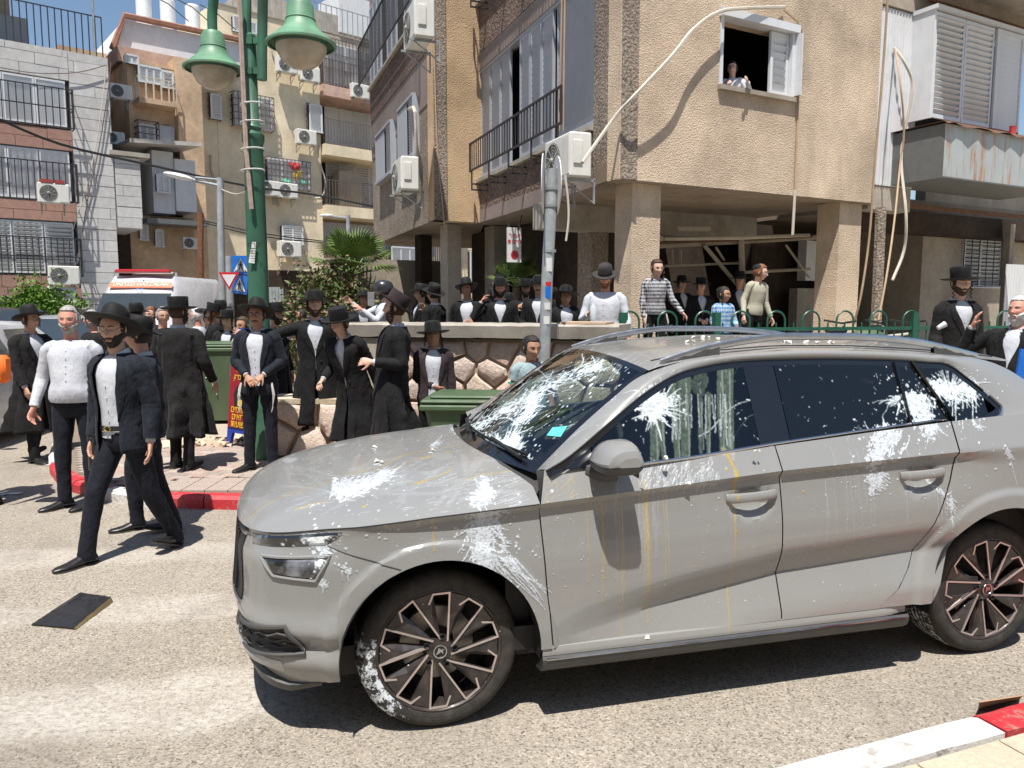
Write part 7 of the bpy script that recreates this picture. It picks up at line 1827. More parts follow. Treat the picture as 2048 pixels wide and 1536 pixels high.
 if hat:
  HT = hd @ Matrix.Translation((0, .004, .158)) @ Matrix.Rotation(R(hat_tilt[0]), 4, 'X') @ Matrix.Rotation(R(hat_tilt[1]), 4, 'Y')
  ht = MB()
  def ring(rx, ry, z, dip=0, pinch=0, cy=0):
   return [HT @ V((rx*math.sin(a)*(1-pinch*max(0, math.cos(a))**2), cy-ry*math.cos(a), z+dip*(math.sin(a)**2)-dip*.5)) for a in lin(0, 2*math.pi*35/36, 35)]
  if hat == 'kippah': ht.grid([ring(.080, .094, .012, 0, 0, .018), ring(.074, .086, .040, 0, 0, .018), ring(.058, .066, .062, 0, 0, .02), ring(.034, .038, .076, 0, 0, .02), ring(.002, .002, .081, 0, 0, .02)], True); ht.build('kippah', hat_mat, root, world=False, smooth='auto')
  elif hat == 'helmet':
   ht.grid([ring(.118, .140, -.055), ring(.128, .150, -.01), ring(.128, .148, .035), ring(.108, .128, .085), ring(.07, .085, .115), ring(.002, .002, .128)], True); ht.tube([HT @ V((.12*math.sin(a), -.15*math.cos(a), -.05)) for a in lin(-1.2, 1.2, 12)], .012*sc, 6); ht.build('helmet', 'helmet', root, world=False, smooth='auto')
  else:
   B = brim
   if hat == 'fedora': cr = [(.088, .106, -.004, 0), (.088, .106, .035, 0), (.085, .103, .08, .05), (.078, .096, .110, .14), (.062, .082, .124, .22), (.036, .058, .112, .3), (.002, .03, .104, .3)]; dip = .020
   elif hat == 'flat': cr = [(.089, .106, -.004, 0), (.090, .107, .06, 0), (.092, .109, .112, 0), (.088, .105, .120, 0), (.07, .085, .121, 0), (.002, .002, .117, 0)]; dip = .0
   else: cr = [(.088, .106, -.004, 0), (.088, .105, .06, 0), (.083, .101, .098, 0), (.064, .082, .117, 0), (.035, .05, .123, 0), (.002, .002, .124, 0)]; dip = .010
   ht.grid([ring(a, b_, z, 0, pn_) for a, b_, z, pn_ in cr], True)
   bx = [(.086, .104, .001), (.086+B*.35, .104+B*.35, -.002), (.086+B*.7, .104+B*.7, .0), (.086+B, .104+B, .006 if hat != 'flat' else .012)]
   ht.grid([ring(a, b_, z, dip*(i/3)) for i, (a, b_, z) in enumerate(bx)]+[ring(a, b_, z-.007, dip*(i/3)) for i, (a, b_, z) in list(enumerate(bx))[::-1]], True)
   ho_ = ht.build('hat', hat_mat, root, world=False, smooth='auto')
   rb = MB(); rb.grid([ring(.088, .106, .002), ring(.0885, .1065, .026)], True); rb.build('hat_band', 'ribbon', ho_, world=False, smooth='auto')
 def torso(mb, prof, gap=None, off=0, n_=40, seed=0, amp=.006, folds=0):
  """prof: (z, rx, ry, cy); gap: z -> half opening angle at the front"""
  P = []
  zs = []
  for (z0, a, b_, c), (z1, a1, b1, c1) in zip(prof, prof[1:]):
   k = max(1, int(abs(z1-z0)/.03))
   for i in range(k): t = i/k; zs.append((z0+(z1-z0)*t, a+(a1-a)*t, b_+(b1-b_)*t, c+(c1-c)*t))
  zs.append(prof[-1])
  for z, rx, ry, cy in zs:
   g_ = gap(z) if gap else 0; row = []
   for i in range(n_+1 if gap else n_):
    a = g_+(2*math.pi-2*g_)*i/n_; x = (rx+off)*math.sin(a)*ws; y = cy-(ry+off)*math.cos(a)*(1+(belly*2.2*math.exp(-((z-1.08)/.14)**2) if math.cos(a) > 0 else 0))
    f = amp*noise.noise(V((math.cos(a)*3+seed, math.sin(a)*3, z*7)))+amp*.8*noise.noise(V((math.cos(a)*7+seed, math.sin(a)*7, z*16)))
    if folds and z < .85: f += folds*(.85-z)*math.sin(a*7+seed)
    q = V((x*(1+f*6), y*(1+f*6)+f, z)); wgt = sstep(.55, .95, z); q2 = T @ q; q = q.lerp(q2, wgt) if z < .95 else q2
    row.append(W(q))
   P.append(row)
  mb.grid(P, closed=not gap); return P
 def sleeve(mb, k, r, end=1.0, cuff=.0, amp=.007, short=None):
  sh_, e, w_, *_ = A[k]; pts, rad = [], []; side = -1 if k == 'R' else 1
  seq = [(.25, 0, 1.05), (.5, 0, .95), (.8, 0, .9), (.98, 0, .92), (.12, 1, .92), (.35, 1, .84), (.65, 1, .76), (.92, 1, .70), (1.0, 1, .70)]
  for t, w2, kk in seq:
   if short and (w2 or t > short): break
   if w2 and t > end: t = end
   pts.append((sh_+(e-sh_)*t) if not w2 else (e+(w_-e)*t)); rad.append(r*kk*s)
  T3 = T.to_3x3(); ad = (e-sh_).normalized(); pre = [(sh_+T3 @ V((-.125*side*ws, 0, .012)), .62), (sh_+T3 @ V((-.075*side*ws, 0, .006)), .92), (sh_+T3 @ V((-.030*side, 0, .0)), 1.08), (sh_+T3 @ V((.004*side, 0, -.012))+ad*.02, 1.10)]
  pts = [q for q, _ in pre]+pts; rad = [r*k_*s for _, k_ in pre]+rad
  b0 = len(mb.v); out = []
  for i in range(len(pts)-1):
   for q in range(3): out.append((pts[i].lerp(pts[i+1], q/3), rad[i]+(rad[i+1]-rad[i])*q/3))
  out.append((pts[-1], rad[-1]))
  out = [(p, r_*(1+.10*noise.noise(V((i*.9, PEOPLE*3+side, 1))))) for i, (p, r_) in enumerate(out)]
  mb.tube([W(p) for p, _ in out], [r_ for _, r_ in out], 14); 
 shp = [(.90, .168, .125, 0), (1.0, .160, .125, 0), (1.1, .155, .120, 0), (1.22, .170, .125, 0), (1.33, .182, .122, .0), (1.395, .17, .105, .005), (1.43, .135, .085, .008), (1.458, .080, .068, .010)]
 def trousers(mat, wide_=1.0):
  m = MB()
  for k in 'RL':
   hp, kn, an, ft = Lg[k]; side = -1 if k == 'R' else 1
   P = [hp+V((-.012*side, 0, .10)), hp+V((0, 0, .0)), hp.lerp(kn, .35), hp.lerp(kn, .7), kn, kn.lerp(an, .25), kn.lerp(an, .55), kn.lerp(an, .85), an+V((0, 0, -.03)), an+V((0, .0, -.035))]
   out = resample(P, 40); rad = resample([V((r, 0, 0)) for r in (.10, .098, .088, .075, .066, .064, .058, .056, .058, .058)], 40)
   m.tube([W(p) for p in out], [r.x*s*wide_*(1+.10*noise.noise(V((i*.55, PEOPLE+side*5, 2)))+.05*math.sin(i*1.7)*sstep(26, 40, i)) for i, r in enumerate(rad)], 14)
  P = [(1.02, .158, .118), (.96, .165, .122), (.90, .172, .125), (.84, .165, .115), (.80, .12, .09)]
  m.grid([[W(V((math.cos(a)*rx*ws, math.sin(a)*ry, z)) if z < .95 else T @ V((math.cos(a)*rx*ws, math.sin(a)*ry, z))) for a in lin(0, 2*math.pi*23/24, 23)] for z, rx, ry in P], True)
  noisy(m, .006*s, 9/s, PEOPLE); m.build('trousers', mat, root, world=False, smooth='auto')
 def shoes():
  for k in 'RL':
   hp, kn, an, ft = Lg[k]; ftv = Matrix.Rotation(R(ft if not hasattr(ft, '__len__') else ft[0]), 3, 'Z'); pit = Matrix.Rotation(R(0 if not hasattr(ft, '__len__') else ft[1]), 3, 'X'); m = MB(); P = []
   for y, w_, hgt, z in ((.075, .018, .03, .0), (.065, .032, .062, .0), (.03, .038, .078, .0), (-.02, .038, .082, .0), (-.06, .040, .066, .0), (-.11, .046, .048, .0), (-.155, .046, .038, .0), (-.195, .036, .030, .004), (-.222, .016, .018, .006)):
    P.append([W(an+ftv @ (pit @ V((w_*math.cos(a), y, max(-.072+z, -.072+z+hgt*(.5+.5*math.sin(a))*1.0))))) for a in lin(0, 2*math.pi*15/16, 15)])
   m.grid(P, True); m.add(P[0], [tuple(range(16))]); m.add(P[-1], [tuple(range(16))]); so = m.build('shoe', 'leather', root, world=False, smooth='auto')
   m = MB(); m.prism([W(an+ftv @ (pit @ V((x, y, -.078)))) for x, y in ((-.030, .08), (.030, .08), (.040, .02), (.038, -.05), (.049, -.12), (.045, -.17), (.025, -.215), (-.025, -.215), (-.045, -.17), (-.049, -.12), (-.038, -.05), (-.040, .02))], (0, 0, .014*s)); m.build('sole', 'sole', so, world=False)
 def collar(mat):
  m = MB(); P = []
  for zz, rr_, o in ((1.452, .070, 0), (1.502, .064, .0), (1.500, .072, 0), (1.462, .084, 0)):
   row = []
   for i in range(21):
    a = .52+(2*math.pi-1.04)*i/20; fr_ = max(0, math.cos(a)); row.append(W(T @ V((rr_*math.sin(a), .010-rr_*1.0*math.cos(a), zz-.032*fr_*(1 if zz > 1.46 else 1.3)))))
   P.append(row)
  m.grid(P); m.build('collar', mat, root, world=False, smooth='auto')
 if outfit != 'bust': trousers(leg); shoes()
 sm = MB()
 if outfit in ('shirt', 'polo', 'bare_shirt'):
  torso(sm, [(.93, .172, .135, 0), (.96, .182, .142, 0), (1.02, .178, .14, 0)]+shp[2:], None, .006, 40, PEOPLE, .007)
  for k in 'RL': sleeve(sm, k, .056, .80 if sleeves == 'rolled' else .97, short=.62 if outfit == 'polo' else None)
 else:
  torso(sm, shp, None, 0, 36, PEOPLE, .005)
 noisy(sm, .004*s, 7/s, PEOPLE+2); so_ = sm.build('shirt', shirt, root, world=False, smooth='auto')
 if lod < 2 and outfit not in ('shirt', 'polo'):
  m = MB(); [m.sphere(W(T @ V((0, -(.1275 if z < 1.34 else .112), z))), .0055*s, 6, 4) for z in (1.02, 1.1, 1.18, 1.26, 1.34)]; m.build('shirt_buttons', 'wire_white', so_, world=False, kind='stuff'); collar('teal' if outfit == 'polo' else shirt)
 if outfit == 'polo': m = MB(); m.tube([W(T @ V((0, y, z))) for y, z in ((-.075, 1.43), (-.122, 1.36), (-.135, 1.26))], .010*s, 6, flat=.4, up=(1, 0, 0)); [m.tube([W(A[k][0].lerp(A[k][1], .60)), W(A[k][0].lerp(A[k][1], .66))], .064*s, 12) for k in 'RL']; m.build('trim', 'teal', root, world=False)
 if outfit in ('shirt',):
  m = MB()
  P = [[W(T @ V((math.sin(a)*(.158+.01)*ws, -math.cos(a)*(.122+.008)*(1+belly*1.2*(math.cos(a) > 0)), z))) for a in lin(0, 2*math.pi*29/30, 29)] for z in (.955, .99)]; m.grid(P, True); bo_ = m.build('belt', 'leather', root, world=False)
  m = MB(); c = T @ V((0, -.137*(1+belly*1.2), .972)); m.box(W(c), (.045*s, .008*s, .034*s), bev=.002); m.build('buckle', 'buckle', bo_, world=False)
  m = MB(); 
  for i in range(6): z = 1.06+i*.062; m.sphere(W(T @ V((.0, -(.128+belly*.24*math.exp(-((z-1.08)/.14)**2))-.006-(.0 if z < 1.34 else -.018), z))), .005*s, 6, 4)
  m.build('buttons', shirt, root, world=False, kind='stuff')
 if outfit in ('suit', 'frock', 'double'):
  ct = MB()
  if outfit == 'suit':
   prof = [(.80, .200, .150, .005), (.90, .196, .150, .0), (1.0, .182, .142, 0), (1.1, .176, .136, 0), (1.22, .190, .140, 0), (1.34, .204, .138, .0), (1.40, .196, .122, .006), (1.435, .150, .098, .012), (1.47, .088, .078, .016)]
   O = open_; gap = lambda z: (.50*O*sstep(1.44, 1.15, z)*0+.42*O) if z < 1.1 else (.42*O+(.52-.42*O)*sstep(1.1, 1.45, z))
   if open_ < .5: gap = lambda z: (.05+.9*max(0, (.98-z))*1.0) if z < .98 else .05+.60*sstep(1.0, 1.42, z)
  elif outfit == 'double':
   prof = [(.42, .255, .215, .02), (.60, .235, .19, .01), (.8, .212, .162, .005), (.95, .19, .147, .0), (1.06, .180, .142, 0), (1.2, .192, .145, 0), (1.34, .206, .142, .0), (1.40, .200, .126, .006), (1.435, .152, .10, .012), (1.47, .088, .078, .016)]
   gap = lambda z: .03 if z < 1.15 else .03+.50*sstep(1.15, 1.45, z)
  else:
   prof = [(.36, .262, .225, .02), (.55, .245, .20, .015), (.75, .222, .172, .006), (.95, .192, .148, .0), (1.06, .178, .14, 0), (1.2, .190, .143, 0), (1.34, .205, .14, .0), (1.40, .200, .124, .006), (1.435, .152, .10, .012), (1.47, .088, .078, .016)]
   O = open_; gap = lambda z: (.03+.10*O*sstep(.9, .4, z)) if z < 1.06 else .03+.42*max(.55, O)*sstep(1.10, 1.44, z)
  if kid: prof = [(z if z > 1.0 else z, a*1.02, b_*1.02, c) for z, a, b_, c in prof]
  torso(ct, prof, gap, .006, 46, PEOPLE+11, .012, .10 if outfit != 'suit' else .03)
  for k in 'RL': sleeve(ct, k, .066, .95)
  noisy(ct, .008*s, 8/s, PEOPLE+5); co_ = ct.build('coat' if outfit != 'suit' else 'jacket', top, root, world=False, smooth='auto')
  md = co_.modifiers.new('thick', 'SOLIDIFY'); md.thickness = .004; md.offset = -1
  for sd in (1, -1):
   m = MB(); P = []; z1, z0 = 1.452, (1.02 if outfit == 'suit' else 1.08)
   for i in range(12):
    z = z1+(z0-z1)*i/11; g_ = gap(z); t = i/11; wd = .34*math.sin(math.pi*min(1, t*.9+.12))**.8
    import bisect as _b
    pr = sorted(prof); j = max(1, min(len(pr)-1, next((q for q in range(len(pr)) if pr[q][0] > z), len(pr)-1))); f = (z-pr[j-1][0])/(pr[j][0]-pr[j-1][0]); rx = pr[j-1][1]+(pr[j][1]-pr[j-1][1])*f; ry = pr[j-1][2]+(pr[j][2]-pr[j-1][2])*f; cy = pr[j-1][3]+(pr[j][3]-pr[j-1][3])*f
    row = []
    for a, o in ((g_-.01, .010), (g_+wd*.5, .018), (g_+wd, .014), (g_+wd+.01, .006)): row.append(W(T @ V((sd*(rx+o)*math.sin(a)*ws, cy-(ry+o)*math.cos(a)*(1+(belly*2.2*math.exp(-((z-1.08)/.14)**2))), z))))
    P.append(row)
   m.grid(P); m.build('lapel', top if outfit == 'suit' else 'cloth_black', co_, world=False, smooth='auto')
  if outfit != 'suit':
   m = MB()
   for z in (1.04, .94, .84): m.sphere(W(T @ V((.055, -.152, z))), (.011*s, .005*s, .011*s), 8, 6)
   m.build('coat_buttons', 'ribbon', co_, world=False, kind='stuff')
  for k in 'RL':
   e, w_ = A[k][1], A[k][2]; m = MB(); m.tube([W(e+(w_-e)*.93), W(e+(w_-e)*1.02)], .032*s, 12); m.build('cuff', shirt, root, world=False, smooth='auto')
 if outfit == 'vest' or 'vest' in props:
  m = MB(); torso(m, [(.92, .176, .135, 0), (1.05, .17, .135, 0), (1.2, .18, .135, 0), (1.32, .184, .13, 0), (1.40, .15, .105, 0), (1.44, .11, .09, .0)], lambda z: .02+.34*sstep(1.12, 1.42, z), .012, 40, 4, .006); m.build('waistcoat', top, root, world=False, smooth='auto')
 if hang:
  m = MB()
  for sd in (1, -1):
   for k in range(3): m.tube([W(V((.15*sd+.006*k*sd, -.10, .93))), W(V((.17*sd+.01*k*sd, -.12, .80))), W(V((.165*sd-.008*k, -.11, .66-.02*k)))], .0035*s, 4)
  m.build('fringes', 'tzitzit', root, world=False, kind='stuff')
 root['_h'] = h; del root['_h']
 WR = {k: (lambda p: p)(W(A[k][2]+(A[k][2]-A[k][1]).normalized()*.09)) for k in 'RL'}
 RM_ = Matrix.LocRotScale(root.location, root.rotation_euler, None)
 return root, {k: RM_ @ v for k, v in WR.items()}, (lambda p: RM_ @ W(T @ V(p))), RM_ @ hd
# ================================================================ who stands where
dn = lambda s_, f=.0, o=.12: (o*s_, f, -1)
P1, w1, f1, _ = person('bearded young man striding past in an open dark jacket and big black hat, nearest', 226, 612, 4.95, 0, -24, 0, 'suit', 'cloth_white', 'cloth_navy', 'cloth_navy2', 'fedora', hat_tilt=(-26, 8), hair='hair_black', beard=(.32, 'hair_black'), skin='skin', glasses='glasses_gold', yaw=18, nod=-2, twist=8, lean=(0, 3), wide=.94, brim=.095, open_=1.15,
 arms={'R': ((-.25, .10, -1), (.05, -.35, -1)), 'L': ((.22, .12, -1), (.10, -.30, -1), (-.6, -.5, 0), .35)}, legs={'R': ((-.04, -.42, -1), (-.02, -.22, -1), (-8, 0)), 'L': ((.06, .22, -1), (.04, .50, -1), (10, -22))})
m = MB(); m.grid([[f1((math.sin(a)*.172, -math.cos(a)*.138, z)) for a in lin(-1.1, 1.1, 14)] for z in (.955, .99)]); bo_ = m.build('belt', 'leather', P1); m = MB(); m.tube([f1((.0+.026*math.cos(a), -.146, .972+.018*math.sin(a))) for a in lin(0, 6.283, 16)], .0035, 5, caps=False); m.build('buckle', 'buckle', bo_)
bagp = D(187, 900, 4.98)
bg_ = thing('hand_bag', 'slim black bag hanging between the two foreground men', 'bag', (bagp.x, bagp.y, bagp.z-.13)); m = MB(); P = [[bagp+V((x, y*(1-.5*abs(z/.13)), z+.01*math.sin(x*40))) for x, y in ((-.045, .012), (-.02, -.03), (.02, -.03), (.05, .012))] for z in (-.13, -.05, .05, .13)]; m.grid(P, True); m.add(P[0], [(0, 1, 2, 3)]); m.add(P[-1], [(0, 1, 2, 3)]); m.build('pouch', 'bag_black', bg_, smooth='auto'); MB().tube([bagp+V((-.03, 0, .12)), bagp+V((-.01, 0, .22)), bagp+V((.03, 0, .12))], .006, 6).build('handle', 'bag_black', bg_)
person('stout older man with a grey beard in a white shirt and dark trousers, black skullcap', 138, 613, 6.25, 0, 8, 0, 'shirt', 'cloth_white', None, 'cloth_navy2', 'kippah', hat_tilt=(4, 0), hair='hair_grey', beard=(.45, 'hair_grey'), skin='skin_red', belly=.10, wide=1.05, yaw=4,
 arms={'R': ((-.28, .05, -1), (-.16, -.42, -1), (.6, -.3, 0), .7), 'L': ((.25, .10, -1), (.05, -.25, -1))}, legs={'R': ((-.05, -.06, -1), (-.01, .0, -1), (-42, 0)), 'L': ((.05, -.04, -1), (.0, -.05, -1), (-30, 0))})
person('man in a navy suit and black hat walking hidden behind the striding young man', 278, 640, 5.55, 0, -55, 1, 'suit', 'cloth_white', 'cloth_navy', 'cloth_navy2', 'fedora', hat_tilt=(-10, 0), hair='hair_black', skin='skin', yaw=-20, open_=.3, hang=1,
 arms={'R': ((-.1, .2, -1), (.0, -.2, -1)), 'L': ((.22, .1, -1), (.10, -.3, -1))}, legs={'R': ((-.03, -.22, -1), (.0, .05, -1), 0), 'L': ((.03, .12, -1), (0, .3, -1), (0, -12))})
person('bespectacled young man in a long black coat and black hat walking at the far left', 58, 618, 8.1, 0, 62, 1, 'frock', 'cloth_white', 'cloth_charcoal', 'cloth_black', 'fedora', hat_tilt=(-16, 0), hair='hair_brown', skin='skin', glasses='glasses', peyot=.10, yaw=12, brim=.088,
 arms={'R': ((-.1, -.15, -1), (.05, -.5, -1)), 'L': ((.1, .1, -1), (.0, -.3, -1))}, legs={'R': ((0, -.12, -1), (0, -.08, -1), 0), 'L': ((0, .2, -1), (0, .45, -1), (0, -25))})
person('broad man seen from behind in a long black coat and flat-crowned black hat', 355, 602, 7.25, KZ, 168, 1, 'frock', 'cloth_white', 'cloth_charcoal', 'cloth_black', 'flat', hat_tilt=(0, 3), hair='hair_brown', beard=(.9, 'hair_brown'), skin='skin', peyot=.14, wide=1.22, yaw=-22, brim=.085,
 arms={'R': ((-.3, .1, -1), (-.05, -.6, -.9)), 'L': ((.3, .1, -1), (.1, -.5, -1))}, legs={'R': ((-.03, .05, -1), (0, .15, -1), (0, -10)), 'L': ((.03, -.05, -1), (0, .05, -1), 0)})
person('teenage boy in navy suit and wide black hat, hands clasped, beside the placard', 513, 607, 7.2, KZ, 2, 0, 'suit', 'cloth_white', 'cloth_navy', 'cloth_navy2', 'fedora', hat_tilt=(-22, 3), hair='hair_black', beard=(0, 'hair_black'), skin='skin_tan', glasses='glasses', yaw=2, nod=0, brim=.095, open_=.75, kid=.15, hang=1,
 arms={'R': ((-.30, .06, -1), (.62, -.62, -.55), (.2, .5, -.6), .5), 'L': ((.32, .06, -1), (-.60, -.60, -.50), (-.2, .5, -.6), .5)}, legs={'R': ((-.05, -.03, -1), (-.03, .0, -1), -32), 'L': ((.05, -.03, -1), (.02, .02, -1), 14)})
person('bearded man in long black coat stretching his arm towards the boy in navy', 629, 588, 7.85, KZ, 12, 1, 'frock', 'cloth_white', 'cloth_black', 'cloth_black', 'round', hat_tilt=(-6, 0), hair='hair_brown', beard=(.55, 'hair_brown'), skin='skin_fair', peyot=.08, yaw=8, brim=.088, open_=1.0,
 arms={'R': ((-1.0, -.25, -.35), (-.9, -.3, .12)), 'L': ((.15, -.05, -1), (.1, -.35, -.9))}, legs={'R': ((-.06, -.05, -1), (-.03, 0, -1), -15), 'L': ((.06, -.05, -1), (.05, 0, -1), 12)})
P8, w8, f8, _ = person('boy with glasses and a tall flat black hat leaning forward, red bag in his hand', 680, 617, 6.95, KZ, -16, 0, 'frock', 'cloth_white', 'cloth_black', 'cloth_black', 'flat', hat_tilt=(-2, 2), hair='hair_brown', skin='skin_fair', glasses='glasses_gold', peyot=.14, yaw=-8, kid=.2, lean=(-4, 14), brim=.085, open_=.7,
 arms={'R': ((-.22, .25, -1), (-.05, -1.0, -.25), (.3, -.3, -.8), .9), 'L': ((.25, .2, -1), (.12, .05, -1), (-.7, -.5, 0), .8)}, legs={'R': ((-.05, -.2, -1), (0, .05, -1), -10), 'L': ((.05, .15, -1), (.02, .3, -1), (0, -10))})
rp = w8['L']; rbg = thing('plastic_bag', 'red plastic shopping bag carried by the boy in the tall flat hat', 'bag', rp); m = MB(); P = []
for i, (z, w_, d_) in enumerate(((0, .012, .012), (-.06, .03, .02), (-.12, .07, .03), (-.22, .09, .05), (-.32, .09, .055), (-.37, .08, .045), (-.38, .03, .02))):
 P.append([rp+V((w_*math.cos(a)*(1+.15*noise.noise(V((a*2, i, 1)))), d_*math.sin(a)*(1+.2*noise.noise(V((a*2, i, 5)))), z)) for a in lin(0, 2*math.pi*15/16, 15)])
m.grid(P, True); m.build('sack', 'bag_red', rbg, smooth='auto'); m = MB(); m.grid([[rp+V((x, -.048-.01*math.sin(z*20), z)) for x in (.02, .075)] for z in (-.14, -.2, -.27, -.33)]); m.build('yellow_print', 'cloth_yellow', rbg)
person('bearded man in profile in a long black coat and tilted high hat by the wall', 792, 592, 6.75, KZ, -74, 0, 'frock', 'cloth_white', 'cloth_black', 'cloth_black', 'flat', 'felt_plum', hat_tilt=(-30, 0), hair='hair_brown', beard=(1.0, 'hair_brown'), skin='skin_fair', glasses='glasses_gold', peyot=.12, yaw=-8, lean=(0, -5), brim=.09, wide=1.1, open_=.8,
 arms={'R': ((-.15, .1, -1), (.1, -.3, -1)), 'L': ((.18, .20, -1), (-.15, -1.0, .02), (-.8, 0, -.3), .9)})
person('boy in an open dark plum jacket and round black hat standing beside the green bin', 866, 650, 7.0, KZ, 4, 1, 'suit', 'cloth_white', 'cloth_plum', 'cloth_black', 'round', hat_tilt=(-6, -4), hair='hair_brown', skin='skin_tan', peyot=.12, yaw=0, kid=.5, brim=.085, open_=.85, arms={'R': ((-.1, .1, -1), (.7, -.5, -.3)), 'L': ((.15, .05, -1), (.05, -.1, -1))})
person('boy in a teal and grey polo shirt and skullcap standing behind the windshield', 1062, 672, 6.2, KZ, 14, 1, 'polo', 'cloth_teal', None, 'cloth_black', 'kippah', hat_tilt=(0, 0), hair='hair_black', skin='skin_tan', yaw=10, nod=6, kid=.55, arms={'R': ((-.2, 0, -1), (-.05, -.3, -1)), 'L': ((.2, 0, -1), (.05, -.3, -1))})
bk = dict(lod=3)
person('man in a white shirt raising his hand on the pale side street', 604, 619, 14.6, .03, -70, 2, 'shirt', 'cloth_white', None, 'cloth_black', hair='hair_black', beard=(.4, 'hair_black'), skin='skin_tan', glasses='glasses', yaw=-5, hang=1, arms={'R': ((-.3, -.6, -.8), (.5, -.3, .9)), 'L': ((.2, 0, -1), (0, -.3, -1))})
person('bald man in dark sunglasses, half hidden behind the grey-bearded man', 184, 621, 9.3, 0, -30, 2, 'shirt', 'cloth_charcoal', None, 'cloth_black', hair='hair_grey', beard=(.2, 'hair_grey'), skin='skin_red', glasses='sun')
person('red-bearded man with glasses looking out between the hats, left of the ambulance door', 302, 614, 11.2, 0, -8, 2, 'suit', 'cloth_white', 'cloth_navy', 'cloth_black', 'kippah', hair='hair_red', beard=(.7, 'hair_red'), skin='skin_fair', glasses='glasses_gold', open_=.5)
person('grey-haired man with a cap and glasses beside the broad man in the flat hat', 324, 615, 9.6, 0, 40, 2, 'suit', 'cloth_white', 'cloth_black', 'cloth_black', 'kippah', hair='hair_grey', skin='skin', glasses='glasses', open_=.5)
person('white-bearded man in a white shirt facing left in the background', 394, 617, 11.3, 0, -82, 2, 'shirt', 'cloth_white', None, 'cloth_black', 'kippah', hair='hair_white', beard=(1.0, 'hair_white'), skin='skin_red', glasses='glasses_gold')
person('red-bearded man in a black coat and tall hat holding a phone by the green bin', 428, 612, 10.9, 0, -70, 2, 'frock', 'cloth_white', 'cloth_black', 'cloth_black', 'flat', hat_tilt=(-10, 0), hair='hair_red', beard=(.9, 'hair_red'), skin='skin_fair', glasses='glasses', peyot=.1, arms={'R': ((-.1, 0, -1), (.1, -1, -.1)), 'L': ((.1, 0, -1), (0, -1, -.1))})
person('pale young man in a black coat and flat hat just behind the green bin', 454, 626, 10.6, 0, 4, 2, 'frock', 'cloth_white', 'cloth_charcoal', 'cloth_black', 'flat', hat_tilt=(-4, 0), hair='hair_brown', skin='skin_fair', peyot=.14, kid=.2)
person('boy with cropped brown hair and glasses peeking over the blue placard', 487, 634, 9.6, 0, -25, 2, 'shirt', 'cloth_cream', None, 'cloth_black', hair='hair_brown', skin='skin_tan', glasses='glasses', kid=.5)
person('bearded man in black hat turning right behind the navy-suited boy', 549, 612, 9.4, 0, 72, 2, 'frock', 'cloth_white', 'cloth_black', 'cloth_black', 'flat', hat_tilt=(-4, 0), hair='hair_black', beard=(.6, 'hair_black'), skin='skin', arms={'R': ((-.2, -.5, -.8), (.3, -.6, .7)), 'L': ((.1, 0, -1), (0, -.4, -1))})
for x, y, Y, lb in ((440, 606, 12.0, 'hat showing behind the red-bearded man'), (271, 612, 10.5, 'hat showing left of the sunglasses'), (415, 626, 13, 'distant man in black between the white shirt and the bin')):
 person('man in black with only his '+lb if 'hat' in lb else lb, x, y, Y, 0, 150 if x != 415 else 20, 3, 'frock', 'cloth_white', 'cloth_black', 'cloth_black', 'fedora', hair='hair_black', skin='skin')
person('young man in a black hat behind the man filming with his phone', 727, 586, 9.8, TZ, 10, 2, 'suit', 'cloth_white', 'cloth_black', 'cloth_black', 'fedora', hat_tilt=(-14, 0), hair='hair_black', skin='skin_tan', open_=.5)
Pp, wp, fp_, _ = person('man in a white shirt and black helmet holding up a phone behind the wall', 768, 567, 9.0, TZ, -66, 1, 'shirt', 'cloth_white', None, 'cloth_black', 'helmet', hat_tilt=(0, 0), hair='hair_black', beard=(.4, 'hair_black'), skin='skin', arms={'R': ((-.15, -.75, -.35), (.1, -.8, .75)), 'L': ((.2, -.55, -.6), (-.1, -.8, .65), (-.5, -.6, 0), .6)})
def phone(p, label, rz=0, tilt=0): o = MB().box((0, 0, 0), (.075, .010, .155), bev=.003).build('phone', 'phone'); o.location = p; o.rotation_euler = (R(tilt), 0, R(rz)); tag(o, label, 'phone'); return o
phone(D(742, 598, 8.75), 'silver phone held up by the helmeted man', 20)
person('bespectacled man in a black hat with his hand at his mouth, behind the wall', 842, 573, 9.7, TZ, -60, 2, 'frock', 'cloth_white', 'cloth_black', 'cloth_black', 'fedora', hat_tilt=(-8, 0), hair='hair_black', skin='skin', glasses='glasses')
person('man in black seen from behind with a tipped hat and a cup, behind the wall', 868, 573, 8.9, TZ, -118, 1, 'frock', 'cloth_white', 'cloth_black', 'cloth_black', 'fedora', hat_tilt=(-20, 10), hair='hair_black', skin='skin', wide=1.1, arms={'R': ((-.3, -.5, -.8), (.3, -.5, .8)), 'L': ((.2, 0, -1), (.0, -.3, -1))})
person('smiling young man in a wide black hat left of the man on the phone', 935, 563, 8.9, TZ, -6, 1, 'suit', 'cloth_white', 'cloth_black', 'cloth_black', 'fedora', hat_tilt=(-16, -4), hair='hair_brown', skin='skin_tan', peyot=.08, rol=-6, open_=.55, arms={'R': ((-.2, .1, -1), (.75, -.5, .15)), 'L': ((.3, .1, -1), (-.8, -.5, -.1))})
P_, w_, f_, hd_ = person('bearded man in a black suit phoning with a raised hand behind the wall', 1000, 560, 8.6, TZ, 2, 1, 'frock', 'cloth_white', 'cloth_black', 'cloth_black', 'round', hat_tilt=(0, 0), hair='hair_black', beard=(.7, 'hair_black'), skin='skin_red', open_=1, brim=.085, arms={'R': ((-.85, -.2, -.75), (.55, -.05, 1.0), (.8, 0, .1), .8), 'L': ((.2, .0, -1), (.15, -.7, -.75))})
